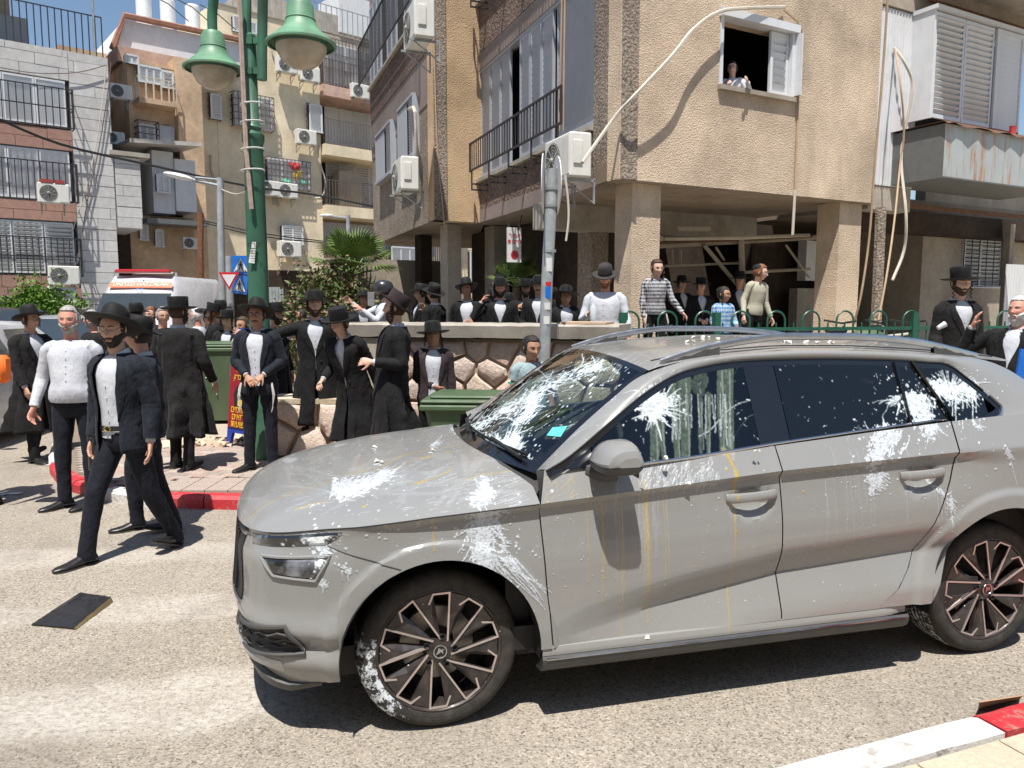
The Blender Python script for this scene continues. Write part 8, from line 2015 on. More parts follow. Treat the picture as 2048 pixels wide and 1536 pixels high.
phone(hd_ @ V((-.092, -.02, .10)), 'phone at the ear of the bearded man behind the wall', 80)
person('bearded man with hand raised to his chest, right of the man on the phone', 1051, 563, 9.5, TZ, 4, 2, 'frock', 'cloth_white', 'cloth_black', 'cloth_black', 'flat', hair='hair_black', beard=(.5, 'hair_black'), skin='skin_tan', peyot=.1, arms={'R': ((-.3, 0, -1), (.4, -.6, .7)), 'L': ((.2, 0, -1), (0, -.3, -1))})
person('moustached young man just left of the metal pole behind the wall', 1078, 556, 9.1, TZ, -12, 2, 'frock', 'cloth_white', 'cloth_black', 'cloth_black', 'round', hair='hair_black', beard=(0, 'hair_black'), skin='skin', arms={'R': ((-.2, 0, -1), (-.3, -.8, -.5)), 'L': ((.2, 0, -1), (0, -.3, -1))})
person('boy with glasses and a wide black hat just right of the metal pole', 1131, 577, 8.8, TZ, 6, 1, 'suit', 'cloth_white', 'cloth_black', 'cloth_black', 'round', hat_tilt=(-10, 6), hair='hair_black', skin='skin_tan', glasses='glasses', kid=.4, open_=.9, brim=.10)
for x, y, Y, hdg, lb in ((1018, 590, 10.8, 10, 'small boy face between the bearded man on the phone and his neighbour'), (1105, 580, 10.4, 170, 'man in black behind the metal pole, back turned'), (985, 582, 10.6, 160, 'man in a black hat turned away behind the phoning man')):
 person(lb, x, y, Y, TZ, hdg, 3, 'frock', 'cloth_white', 'cloth_black', 'cloth_black', 'fedora', hair='hair_black', skin='skin')
Pw, ww, fw, _ = person('red-bearded man in white shirt and grey felt hat leaning on the wall', 1211, 536, 8.0, TZ, -14, 0, 'shirt', 'cloth_white', None, 'cloth_black', 'fedora', 'felt_grey', hat_tilt=(6, 0), hair='hair_red', beard=(.55, 'hair_red'), skin='skin_red', nod=14, yaw=4, brim=.07, wide=1.1, sleeves='rolled', arms={'R': ((-.3, -.1, -1), (.45, -.75, .30), (.3, -.5, 0), .9), 'L': ((.3, -.12, -1), (.12, -.45, -.95))})
bo2 = thing('water_bottle', 'clear plastic bottle held by the man in the grey felt hat', 'bottle', ww['R']+V((.0, -.03, -.10))); MB().lathe([(0, 0), (.032, 0), (.034, .01), (.034, .13), (.014, .17), (.014, .19), (0, .19)], 14).build('body', 'plastic_bottle', bo2, world=False, smooth='auto')
FWZ = .95
person('boy in a black and white checked shirt with long sidelocks holding the green fence', 1314, 519, 8.35, .92, 8, 1, 'shirt', 'cloth_check', None, 'cloth_black', 'kippah', hair='hair_brown', skin='skin_fair', peyot=.26, yaw=6, kid=.5, hang=1, lean=(0, 6), arms={'R': ((-.16, -.05, -1), (.05, -.30, -1)), 'L': ((.35, -.15, -1), (.55, -.5, -.75))})
person('small boy in a blue plaid shirt and glasses behind the green fence', 1447, 574, 8.4, .80, 20, 1, 'shirt', 'cloth_plaid', None, 'cloth_black', 'kippah', hair='hair_black', skin='skin_tan', glasses='glasses', peyot=.14, yaw=25, kid=.8, arms={'R': ((-.2, .0, -1), (.15, -.5, -.8)), 'L': ((.3, -.1, -1), (-.4, -.8, -.3))})
person('fair boy in a cream shirt looking right over the green fence', 1520, 528, 8.5, .95, 28, 1, 'shirt', 'cloth_cream', None, 'cloth_black', 'kippah', hair='hair_red', skin='skin_fair', glasses='glasses_gold', peyot=.12, yaw=34, kid=.5, lean=(3, 8), arms={'R': ((-.35, .0, -1), (-.2, -.45, -.9)), 'L': ((.2, -.1, -1), (.25, -.5, -.9))})
person('man in black standing in the shade of the pillars behind the boys', 1402, 560, 11.6, .6, 4, 2, 'frock', 'cloth_white', 'cloth_black', 'cloth_black', 'flat', hair='hair_black', skin='skin', arms={'R': ((-.1, 0, -1), (.5, -.7, -.3)), 'L': ((.1, 0, -1), (-.5, -.7, -.3))})
person('second man deep in the shade, left of the one in the flat hat', 1363, 556, 12.4, .6, 20, 3, 'frock', 'cloth_white', 'cloth_black', 'cloth_black', 'fedora', hair='hair_black', skin='skin')
person('hatted figure at the right side of the dark ground floor behind the cream-shirted boy', 1480, 548, 12.2, .6, -10, 3, 'frock', 'cloth_white', 'cloth_black', 'cloth_black', 'fedora', hair='hair_black', skin='skin')
person('tall young man in double-breasted black coat and high hat by the barred window', 1922, 543, 7.6, .22, -4, 0, 'double', 'cloth_white', 'cloth_charcoal', 'cloth_black', 'flat', hat_tilt=(0, -3), hair='hair_brown', beard=(.25, 'hair_brown'), skin='skin_fair', peyot=.16, yaw=3, brim=.085, hscale=1.0, wide=.88, arms={'R': ((-.16, .04, -1), (-.20, -.45, -.75), (.4, -.5, .2), .9), 'L': ((.14, .03, -1), (.05, -.08, -1))})
cu_ = MB(); cq = D(1882, 652, 7.25); cu_.tube([cq+V((-.03, 0, -.02)), cq+V((.04, 0, .02))], [.02, .03], 10); tag(cu_.build('paper_cup', 'cloth_white', smooth='auto'), 'crumpled white cup in the hand of the tall young man', 'cup')
person('shouting old man with a white beard and black waistcoat cupping a hand to his mouth', 2040, 594, 6.2, .14, -52, 0, 'suit', 'cloth_white', 'cloth_black', 'cloth_black', 'kippah', hair='hair_white', beard=(1.0, 'hair_white'), skin='skin_red', belly=.18, wide=1.15, yaw=-10, nod=-6, open_=1.0, props=('vest',), arms={'R': ((-.75, -.2, -.55), (.35, -.10, 1.0), (.8, .3, .2), .3), 'L': ((.2, 0, -1), (.1, -.3, -1))})
pw = F1.pt(*F1.hit(1464, 172, -.12), -.12)
person('boy looking out of the open window, dark hair and white shirt', 1465, 124, pw.y+.15, wz0-.92, -18, 1, 'shirt', 'cloth_white', None, 'cloth_black', hair='hair_black', skin='skin_fair', glasses='glasses', peyot=.07, kid=.3, yaw=-4, arms={'R': ((-.5, -.4, -.8), (.7, -.6, .35)), 'L': ((.5, -.4, -.8), (-.1, -.9, .35))})
person('man at the left edge of the picture in a white T-shirt with an orange bag', -64, 600, 6.3, 0, -20, 1, 'polo', 'cloth_white', None, 'cloth_charcoal', hair='hair_black', skin='skin', arms={'R': ((-.2, 0, -1), (0, -.4, -1)), 'L': ((.55, -.1, -1), (.0, -.6, -.9))})
M['orange'] = plain('orange fabric', (.85, .16, .02), .7); ob_ = MB().box(D(-8, 738, 6.0), (.20, .12, .22), bev=.03).build('shoulder_bag', 'orange', smooth='auto'); tag(ob_, 'bright orange bag at the very left edge of the picture', 'bag')
# ================================================================ street furniture and everything else
M['green_old'] = plain('weathered green lamp paint', (.12, .27, .16), .5, var=.3, scale=4, dirt=.25, bump=.2); M['green_dark'] = plain('dark green pole paint', (.035, .125, .075), .45, var=.3, scale=3, dirt=.3)
M['lamp_bowl'] = plain('dusty lamp bowl', (.42, .36, .27), .3, var=.12, coat=.4, dirt=.3); M['pole_grey'] = plain('galvanised pole', (.40, .43, .45), .5, .35, var=.2, scale=10, dirt=.45)
M['sign_blue'] = plain('sign blue', (.01, .14, .55), .4, coat=.2); M['sign_white'] = plain('sign white', (.66, .66, .66), .4); M['sign_red'] = plain('sign red', (.50, .02, .03), .4); M['sign_black'] = plain('sign black', (.01, .01, .01), .5)
M['bin_green'] = plain('green bin plastic', (.055, .10, .045), .6, var=.18, scale=3, dirt=.4); M['poster_red'] = plain('poster red', (.27, .01, .02), .5); M['poster_blue'] = plain('placard blue', (.01, .04, .32), .45); M['poster_yellow'] = plain('poster yellow', (.75, .50, .02), .5); M['paper'] = plain('paper', (.62, .62, .60), .8); M['wood_old'] = plain('old brown wood', (.17, .075, .035), .9, var=.4, scale=12, bump=.5)
M['wood_pale'] = plain('pale wood batten', (.42, .31, .26), .85, var=.2, scale=14); M['orange_print'] = plain('orange livery', (.72, .14, .03), .4); M['van_white'] = plain('van white', (.58, .58, .60), .3, coat=.5); M['silver_paint'] = plain('silver car paint', (.36, .38, .40), .3, .3, coat=.6); M['suv_paint'] = plain('dark grey car paint', (.03, .032, .036), .25, coat=.7); M['car_glass'] = plain('dark car glass', (.03, .04, .045), .06, coat=1); M['plate'] = plain('yellow plate', (.75, .42, .02), .5)
def text(txt, size, name, mat, parent, p, M3, ext=.001, align='CENTER'):
 cu = bpy.data.curves.new(name, 'FONT'); cu.body = txt; cu.size = size; cu.extrude = ext; cu.align_x = align; cu.align_y = 'CENTER'; cu.resolution_u = 2
 t = bpy.data.objects.new('t', cu); COL.objects.link(t); dg = bpy.context.evaluated_depsgraph_get(); me = bpy.data.meshes.new_from_object(t.evaluated_get(dg)); bpy.data.objects.remove(t)
 me.materials.clear(); me.materials.append(M[mat]); me.name = name; o = bpy.data.objects.new(name, me); COL.objects.link(o); o.parent = parent
 mw = M3.to_4x4(); mw.translation = p
 if parent: mw = root_mat(parent).inverted() @ mw
 me.transform(mw); return o
def face_M3(az=0, tilt=0): 
 """local X right, Y up, Z towards the viewer for a board facing the camera side; az turns it"""
 return Matrix.Rotation(R(-az), 3, 'Z') @ Matrix.Rotation(R(90), 3, 'X') @ Matrix.Rotation(R(tilt), 3, 'Z')
LY = 7.75; lb0 = D(520, 918, LY); lp_top = D(507, 66, LY)
lamp = thing('street_lamp', 'tall dark green street lamp with two bell-shaped lamp heads on curved arms', 'street lamp', (lb0.x, LY, KZ))
xb = D(516, 560, LY).x; px_ = lambda y: D(516-.008*(560-y), y, LY)
m = MB(); m.lathe([(.13, .0), (.13, .25), (.115, .3), (.112, .9), (.102, 1.0), (.10, 2.2), (.093, px_(290).z-KZ), (.108, px_(282).z-KZ), (.11, px_(270).z-KZ), (.07, px_(262).z-KZ), (.085, px_(256).z-KZ), (.062, px_(250).z-KZ), (.058, px_(72).z-KZ), (.03, px_(66).z-KZ), (0, px_(64).z-KZ)], 20, (xb, LY, KZ)); m.build('pole', 'green_dark', lamp, smooth='auto')
def bell(px, py_tip, wpx, Yb, arm):
 c = D(px, py_tip, Yb); w_ = wpx/FPX*Yb/2
 prof = [(.02, .0), (.30, -.03), (.38, -.14), (.40, -.42), (.50, -.60), (.78, -.80), (1.0, -.93), (1.0, -.97), (.93, -.98)]
 m = MB(); m.lathe([(r*w_, z*w_*1.30) for r, z in prof], 36, c); m.lathe([(.405*w_, -.40*w_*1.3), (.43*w_, -.42*w_*1.3), (.405*w_, -.45*w_*1.3)], 36, c); o = m.build('lamp_hood', 'green_old', lamp, smooth='auto')
 g_ = MB(); g_.lathe([(.74*w_, -.93*w_*1.3), (.70*w_, -1.1*w_*1.3), (.56*w_, -1.30*w_*1.3), (.34*w_, -1.43*w_*1.3), (0, -1.48*w_*1.3)], 30, c); g_.build('lamp_bowl', 'lamp_bowl', o, smooth='auto')
 g_ = MB(); g_.lathe([(.76*w_, -.95*w_*1.3), (.74*w_, -1.0*w_*1.3), (.70*w_, -.96*w_*1.3)], 30, c); g_.build('bowl_ring', 'green_dark', o, smooth='auto')
 m = MB(); m.tube(resample([c+V((0, 0, -.02))]+arm, 30), .048, 12); m.build('arm', 'green_dark', lamp, smooth='auto')
bell(425, 62, 114, 7.9, [D(425, 20, 7.9), D(436, -35, 7.85), D(470, -60, 7.8), D(490, -30, 7.78), D(493, 60, 7.75), D(495, 165, 7.75)])
bell(600, 0, 133, 7.2, [D(600, -45, 7.2), D(588, -75, 7.3), D(555, -85, 7.5), D(530, -50, 7.6), D(525, 40, 7.7), D(524, 160, 7.7)])
m = MB()
for y in (85, 145):
 for x in (494, 524): q = D(509, y, 7.74); m.box((q.x+(x-509)/FPX*7.7*.6, 7.70, q.z), (.10, .05, .06))
m.build('clamp', 'green_dark', lamp, kind='stuff')
bt = MB().tube([D(478, -10, 7.62), D(492, 300, 7.6), D(503, 418, 7.6)], .022, 4).build('wooden_batten', 'wood_pale'); tag(bt, 'thin pale wooden batten tied along the green lamp post', 'batten')
for y in (210, 246, 300, 342): m = MB(); c = D(505, y, 7.7); m.tube([c+V((.115*math.cos(a), .115*math.sin(a), .01*math.cos(a))) for a in lin(0, 6.283, 18)], .008, 5, caps=False); tag(m.build('cable_tie', 'paper'), 'white tie round the lamp post and batten, '+{210: 'topmost', 246: 'second from top', 300: 'third from top', 342: 'lowest'}[y], 'tie', 'white ties on the lamp post')
nt_ = thing('notice', 'printed paper notice taped to the green lamp post', 'notice', D(504, 505, 7.6)); m = MB(); m.add([D(497, 525, 7.62), D(509, 527, 7.62), D(512, 484, 7.62), D(504, 484, 7.62)], [(0, 1, 2, 3)]); m.build('sheet', 'paper', nt_); text('מרק', .07, 'print', 'sign_black', nt_, D(507.5, 490, 7.60), face_M3())
m = MB(); [m.box(D(505.5, 497+i*5, 7.61), (.045, .001, .005)) for i in range(5)]; m.build('print_lines', 'sign_black', nt_, kind='stuff')
pl = thing('sign_pole', 'galvanised pole with stickers and two edge-on round signs in front of the stone wall', 'pole', (D(1089, 700, 6.75).x, 6.75, KZ))
m = MB(); m.tube([D(1086, 790, 6.75), D(1094, 560, 6.75), D(1106, 338, 6.75)], .052, 14); m.build('post', 'pole_grey', pl, smooth='auto')
for y in (502, 412, 378): m = MB(); c = D(1086+(1106-1086)*(790-y)/452, y, 6.75); m.lathe([(.055, -.012), (.060, -.012), (.060, .012), (.055, .012)], 14, c); m.build('band', 'galv', pl, smooth='auto')
for sx, nm in ((-1, 0), (1, 1)):
 c = D(1100+sx*13, 368 if sx < 0 else 372, 6.75+.05*sx); Md = Matrix.Rotation(R(84 if sx < 0 else 96), 3, 'Z') @ Matrix.Rotation(R(90), 3, 'X'); m = MB(); m.lathe([(0, -.004), (.30*.85, -.004), (.30*.85, .004), (0, .004)], 26, c, Md); m.build('round_sign', 'paper', pl, smooth='auto')
for y, h_, c_ in ((530, 26, 'paper'), (585, 22, 'sign_blue'), (612, 14, 'paper'), (568, 8, 'sign_red'), (640, 16, 'paper')): m = MB(); x = 1086+20*(790-y)/452; c = D(x, y, 6.75); m.lathe([(.054, -h_/2/225), (.054, h_/2/225)], 8, c, None, R(230), R(300)); m.build('sticker', c_, pl)
def walker(parent, c, w_, M3):
 k = w_
 def P(x, y): return c+M3 @ V((x*k, y*k, .013))
 m = MB(); m.add([P(-.42, -.36), P(.42, -.36), P(0, .40)], [(0, 1, 2)]); m.build('white_triangle', 'sign_white', parent)
 m = MB(); 
 def Q(x, y): return c+M3 @ V((x*k, y*k, .018))
 for pts in (((-.04, .12), (.04, .12), (.04, .21), (-.04, .21)), ((-.06, -.05), (.06, -.05), (.06, .10), (-.06, .10)), ((-.06, -.05), (0, -.05), (-.06, -.28), (-.12, -.28)), ((0, -.05), (.06, -.05), (.13, -.28), (.07, -.28)), ((-.06, .09), (-.03, .09), (-.12, -.04), (-.15, -.02)), ((.03, .09), (.06, .09), (.14, -.02), (.12, -.04))): m.add([Q(*p) for p in pts], [(0, 1, 2, 3)])
 m.build('walking_figure', 'sign_black', parent); m = MB()
 for x in (-.30, -.18, .17, .28): m.add([Q(x-.035, -.335), Q(x+.035, -.335), Q(x*.9+.025, -.28), Q(x*.9-.025, -.28)], [(0, 1, 2, 3)])
 m.build('crossing_bars', 'sign_black', parent, kind='stuff')
sp_ = thing('sign_post', 'grey post carrying a pedestrian crossing sign above a tilted second crossing sign', 'traffic sign', (D(462, 650, 13).x, 13, 0)); m = MB(); m.tube([D(462, 650, 13.1)*1, D(458, 512, 13.1)], .06, 10); m.build('post', 'pole_grey', sp_, smooth='auto'); 
m = MB(); m.tube([V((D(462, 650, 13.1).x, 13.1, 0)), D(462, 650, 13.1)], .06, 10); m.build('post_foot', 'pole_grey', sp_)
for px, py, tl, az in ((482, 530, 0, 6), (480, 569, -6, 20)): c = D(px, py, 12.95); M3 = face_M3(az, tl); w_ = .31; m = MB(); m.box(c, (w_, w_, .012), M3); b_ = m.build('blue_board', 'sign_blue', sp_); walker(sp_, c, w_*.98, M3)
yp = thing('street_lamp', 'grey street lamp post with flat head and a red and white yield sign, left one', 'street lamp', (D(441, 640, 12.4).x, 12.4, 0))
m = MB(); m.tube([V((D(444, 640, 12.4).x, 12.4, 0)), D(444, 600, 12.4), D(440, 356, 12.4)], .055, 10); m.build('post', 'pole_grey', yp, smooth='auto')
m = MB(); m.tube([D(439, 372, 12.4), D(384, 360, 12.2)], .03, 8); m.tube([D(439, 360, 12.4), D(390, 355, 12.2)], .02, 8); m.build('arm', 'pole_grey', yp); m = MB(); m.sphere(D(356, 352, 12.1), (.24, .09, .045), 14, 8, Matrix.Rotation(R(12), 3, 'Y')); m.build('lamp_head', 'sign_white', yp, smooth='auto')
c = D(458, 559, 12.2); tri = [(-.165, .115), (.165, .115), (0, -.17)]
for k, mt, o, nm in ((1, 'sign_red', 0, 'yield_board'), (.68, 'sign_white', -.008, 'yield_field')): m = MB(); m.prism([c+V((x*k, o, y*k+.0)) for x, y in tri], (0, .007, 0)); m.build(nm, mt, yp)
l2 = thing('street_lamp', 'smaller grey street lamp with a flat head before the balconies, right one', 'street lamp', (D(697, 600, 19).x, 19, 0)); m = MB(); m.tube([V((D(697, 600, 19).x, 19, 0)), D(696, 430, 19)], .05, 8); m.tube([D(696, 437, 19), D(664, 433, 18.9)], .03, 6); m.build('post', 'pole_grey', l2, smooth='auto'); m = MB(); m.sphere(D(653, 431, 18.8), (.17, .07, .04), 12, 6); m.build('lamp_head', 'sign_white', l2, smooth='auto')
s3 = thing('sign_post', 'small pedestrian crossing sign near the ambulance roof', 'traffic sign', (D(345, 600, 20).x, 20, 0)); m = MB(); m.tube([V((D(352, 600, 20).x, 20.05, 0)), D(352, 545, 20.05)], .03, 6); m.build('post', 'pole_grey', s3); c = D(346, 570, 20); m = MB(); m.box(c, (.19, .29, .02), face_M3(0)); m.build('blue_board', 'sign_blue', s3); walker(s3, c, .19, face_M3(0))
wp = MB().tube([V((D(400, 600, 24).x, 24, 0)), D(401, 500, 24), D(401, 426, 24)], .10, 8).build('wooden_pole', 'wood_old', smooth='auto'); tag(wp, 'short weathered brown wooden pole in front of the beige building', 'pole')
curve_tube('overhead_cable', [D(-30, 226, 18), D(120, 288, 20), D(300, 330, 22), D(495, 372, 24), D(620, 388, 26), D(745, 412, 27)], .035, 'wire_black', None, 'thick black cable sagging across the street from the left building', 'cable')
for k in range(2): curve_tube('overhead_cable', [D(402, 440+k*4, 24), D(520, 466+k*6, 25), D(660, 484+k*3, 27)], .018, 'wire_black', None, ('upper' if k == 0 else 'lower')+' one of two thin black cables from the wooden pole to the balconies', 'cable')
curve_tube('overhead_cable', [D(441, 378, 12.5), D(470, 388, 10.5), D(500, 380, 8)], .008, 'wire_white', None, 'thin white cable between the street lamp and the green lamp post', 'cable')
def bin_(c, w_, d_, h_, rz, label, mark=None):
 r = thing('wheelie_bin', label, 'bin', (c.x, c.y, c.z), rz, 'green wheelie bins'); m = MB(); P = []
 for z, k in ((.05, .80), (.3, .86), (.6, .93), (h_-.08, 1.0)): P.append([V((x*w_/2*k, y*d_/2*k, z)) for x, y in ((-1, -.9), (-.9, -1), (.9, -1), (1, -.9), (1, .9), (.9, 1), (-.9, 1), (-1, .9))])
 m.grid(P, True); m.add(P[0], [tuple(range(8))]); m.build('body', 'bin_green', r, world=False)
 m = MB().box((0, 0, h_-.06), (w_*1.10, d_*1.08, .05), bev=.012); m.build('rim', 'bin_green', r, world=False)
 m = MB().box((0, .0, h_-.012), (w_*1.08, d_*1.05, .035), bev=.015); lid = m.build('lid', 'bin_green', r, world=False); m = MB().box((0, .0, h_+.018), (w_*.9, d_*.8, .03), bev=.014); m.build('lid_panel', 'bin_green', lid, world=False)
 m = MB(); m.tube([(-w_*.36, d_*.60, h_-.02), (w_*.36, d_*.60, h_-.02)], .016, 8); [m.box((x, d_*.56, h_-.03), (.05, .09, .05)) for x in (-w_*.3, 0, w_*.3)]; m.build('handle', 'bin_green', r, world=False)
 for sx in (-1, 1): m = MB(); m.lathe([(0, -.03), (.10, -.03), (.10, .03), (0, .03)], 18, (sx*w_*.45, d_*.42, .10), Matrix.Rotation(R(90), 3, 'Y')); m.build('wheel', 'tyre_clean', r, world=False, smooth='auto')
 if mark: m = MB(); m.tube([V((x, -d_*.45-.012, z)) for x, z in ((-.09, .62), (-.02, .66), (0, .50), (.035, .60), (.04, .40))], .009, 4); m.build('chalk_mark', 'paper', r, world=False)
 return r
M['tyre_clean'] = plain('black rubber', (.03, .028, .026), .85, bump=.3); c = G(422, 852, .0); c = G(424, 850, KZ); bin_(V((c.x, c.y+.3, KZ)), .56, .60, 1.05, R(6), 'tall green wheelie bin with a white scrawl, left of the placard', True)
c = D(927, 783, 6.05); bin_(V((c.x+.06, 6.42, KZ)), .74, .62, .80, R(-4), 'green wheelie bin with closed lid just behind the car bonnet')
pa = thing('placard', 'blue framed folding placard with red poster and yellow Hebrew lettering beside the suited boy', 'sign', G(468, 898, KZ)); pc = G(476, 896, KZ); az_ = 38; M3 = face_M3(az_, 0) @ Matrix.Rotation(R(-6), 3, 'X'); W_ = .46; Hh = 1.28
def PP(x, y, z=0): return pc+M3 @ V((x, y, z))
m = MB(); m.prism([PP(-W_/2, 0), PP(-W_/2+.06, 0), PP(-W_/2+.10, .16), PP(W_/2-.10, .16), PP(W_/2-.06, 0), PP(W_/2, 0), PP(W_/2, Hh-.12), PP(W_/2-.12, Hh), PP(-W_/2+.12, Hh), PP(-W_/2, Hh-.12)], M3 @ V((0, 0, -.035))); m.build('frame', 'poster_blue', pa)
m = MB(); m.prism([PP(x, y, .012) for x, y in ((-W_/2+.02, .22), (W_/2-.02, .22), (W_/2-.02, Hh-.16), (W_/2-.10, Hh-.06), (-W_/2+.10, Hh-.06), (-W_/2+.02, Hh-.16))], M3 @ V((0, 0, -.01))); m.build('poster', 'poster_red', pa)
M3b = M3 @ Matrix.Rotation(R(12), 3, 'X'); m = MB(); q = pc+V((.10, .42, 0)); m.prism([PP(x, y, -.04-.30*(1-y/Hh)) for x, y in ((-W_/2, 0), (W_/2, 0), (W_/2-.04, Hh), (-W_/2+.04, Hh))], M3 @ V((0, 0, -.02))); m.build('rear_panel', 'poster_blue', pa)
m = MB(); m.box(PP(0, Hh+.02, .01), (.12, .05, .06), M3); m.build('clip', 'poster_blue', pa)
for t_, y, sz_ in (('תפוק', .98, .13), ('ריעה', .86, .13), ('קרב ינב', .76, .085), ('םימרות', .40, .105), ('םיאורו', .32, .105), ('תועושי', .24, .105)): text(t_, sz_, 'lettering', 'poster_yellow', pa, PP(0, y+.02, .016), M3)
m = MB(); m.prism([PP(x, y, .014) for x, y in ((-.10, .46), (.10, .46), (.12, .60), (.05, .70), (-.05, .70), (-.12, .60))], M3 @ V((0, 0, .001))); m.build('portrait_body', 'cloth_charcoal', pa); m = MB(); m.prism([PP(.0+.035*math.cos(a), .645+.075*math.sin(a)*(.6 if math.sin(a) > 0 else 1), .0165) for a in lin(0, 5.9, 14)], M3 @ V((0, 0, .001))); m.build('portrait_beard', 'paper', pa); m = MB(); m.prism([PP(.028*math.cos(a), .68+.028*math.sin(a), .018) for a in lin(0, 5.9, 12)], M3 @ V((0, 0, .001))); m.build('portrait_face', 'skin', pa); m = MB(); m.box(PP(.02, .50, .018), (.10, .07, .002), M3); m.build('yellow_box', 'poster_yellow', pa)
def van():
 c = D(236, 600, 17.5); r = thing('ambulance', 'white ambulance van with orange stripe and red light bar behind the hats', 'ambulance', (c.x, 17.5, 0), R(6)); Wd = .98; P = []
 for y, z0, z1, k in ((-.05, .35, 1.05, .90), (.05, .3, 1.18, .98), (.75, .3, 1.38, 1.0), (1.5, .3, 2.25, 1.0), (1.75, .3, 2.42, 1.0), (5.4, .3, 2.46, 1.0), (5.5, .35, 2.3, .97)):
  w_ = Wd*k; tp = .80 if z1 > 2 else .92; P.append([V((x*w_, y, z)) for x, z in ((-1, z0), (-1, min(1.15, z1-.1)), (-(tp+.06), z1-.16), (-tp+.06, z1-.02), (0, z1+.02), (tp-.06, z1-.02), (tp+.06, z1-.16), (1, min(1.15, z1-.1)), (1, z0))])
 m = MB(); m.grid(P, True); m.add(P[0], [tuple(range(9))]); m.add(P[-1], [tuple(range(9))]); m.build('body', 'van_white', r, world=False, smooth='auto')
 def fp(x, t, o=.07): y = .78+(1.47-.78)*t; z = 1.40+(2.20-1.40)*t; return V((x, y-o*.8, z+o*.6))
 m = MB(); m.add([fp(-.84, .0), fp(.84, .0), fp(.80, .66), fp(-.80, .66)], [(0, 1, 2, 3)]); m.build('windscreen', 'car_glass', r, world=False)
 Mv = Matrix.Rotation(math.atan2(.80, .69), 3, 'X'); m = MB(); m.add([fp(-.72, .84), fp(.78, .84), fp(.76, 1.0, .075), fp(-.70, 1.0, .075)], [(0, 1, 2, 3)]); m.build('orange_stripe', 'orange_print', r, world=False)
 for t_, s_, tt, mt in (('UNITED HATZALAH', .145, .92, 'sign_white'), ('איחוד הצלה'[::-1], .10, 1.10, 'suv_paint'), (']H[', .12, .76, 'sign_blue')): 
  o = text(t_, s_, 'lettering', mt, None, fp(.03, min(tt, 1.03), 0.085 if tt < 1 else .10), Mv); o.parent = r
 m = MB(); m.box((0, 1.72, 2.52), (1.35, .3, .10), bev=.04); m.build('light_bar', 'tail_red', r, world=False)
 for sx in (-1, 1): m = MB(); m.box((sx*1.12, .9, 1.45), (.18, .12, .34), bev=.04); m.build('side_mirror', 'car_plastic', r, world=False); m = MB(); m.lathe([(0, -.1), (.34, -.1), (.34, .1), (0, .1)], 20, (sx*.88, .95, .34), Matrix.Rotation(R(90), 3, 'Y')); m.build('wheel', 'tyre_clean', r, world=False, smooth='auto'); m = MB(); m.box((sx*.72, -.02, .85), (.3, .12, .2), bev=.04); m.build('headlight', 'lamp_glass', r, world=False)
 m = MB(); m.box((0, -.08, .55), (1.5, .08, .22), bev=.03); m.build('grille', 'car_black', r, world=False)
van()
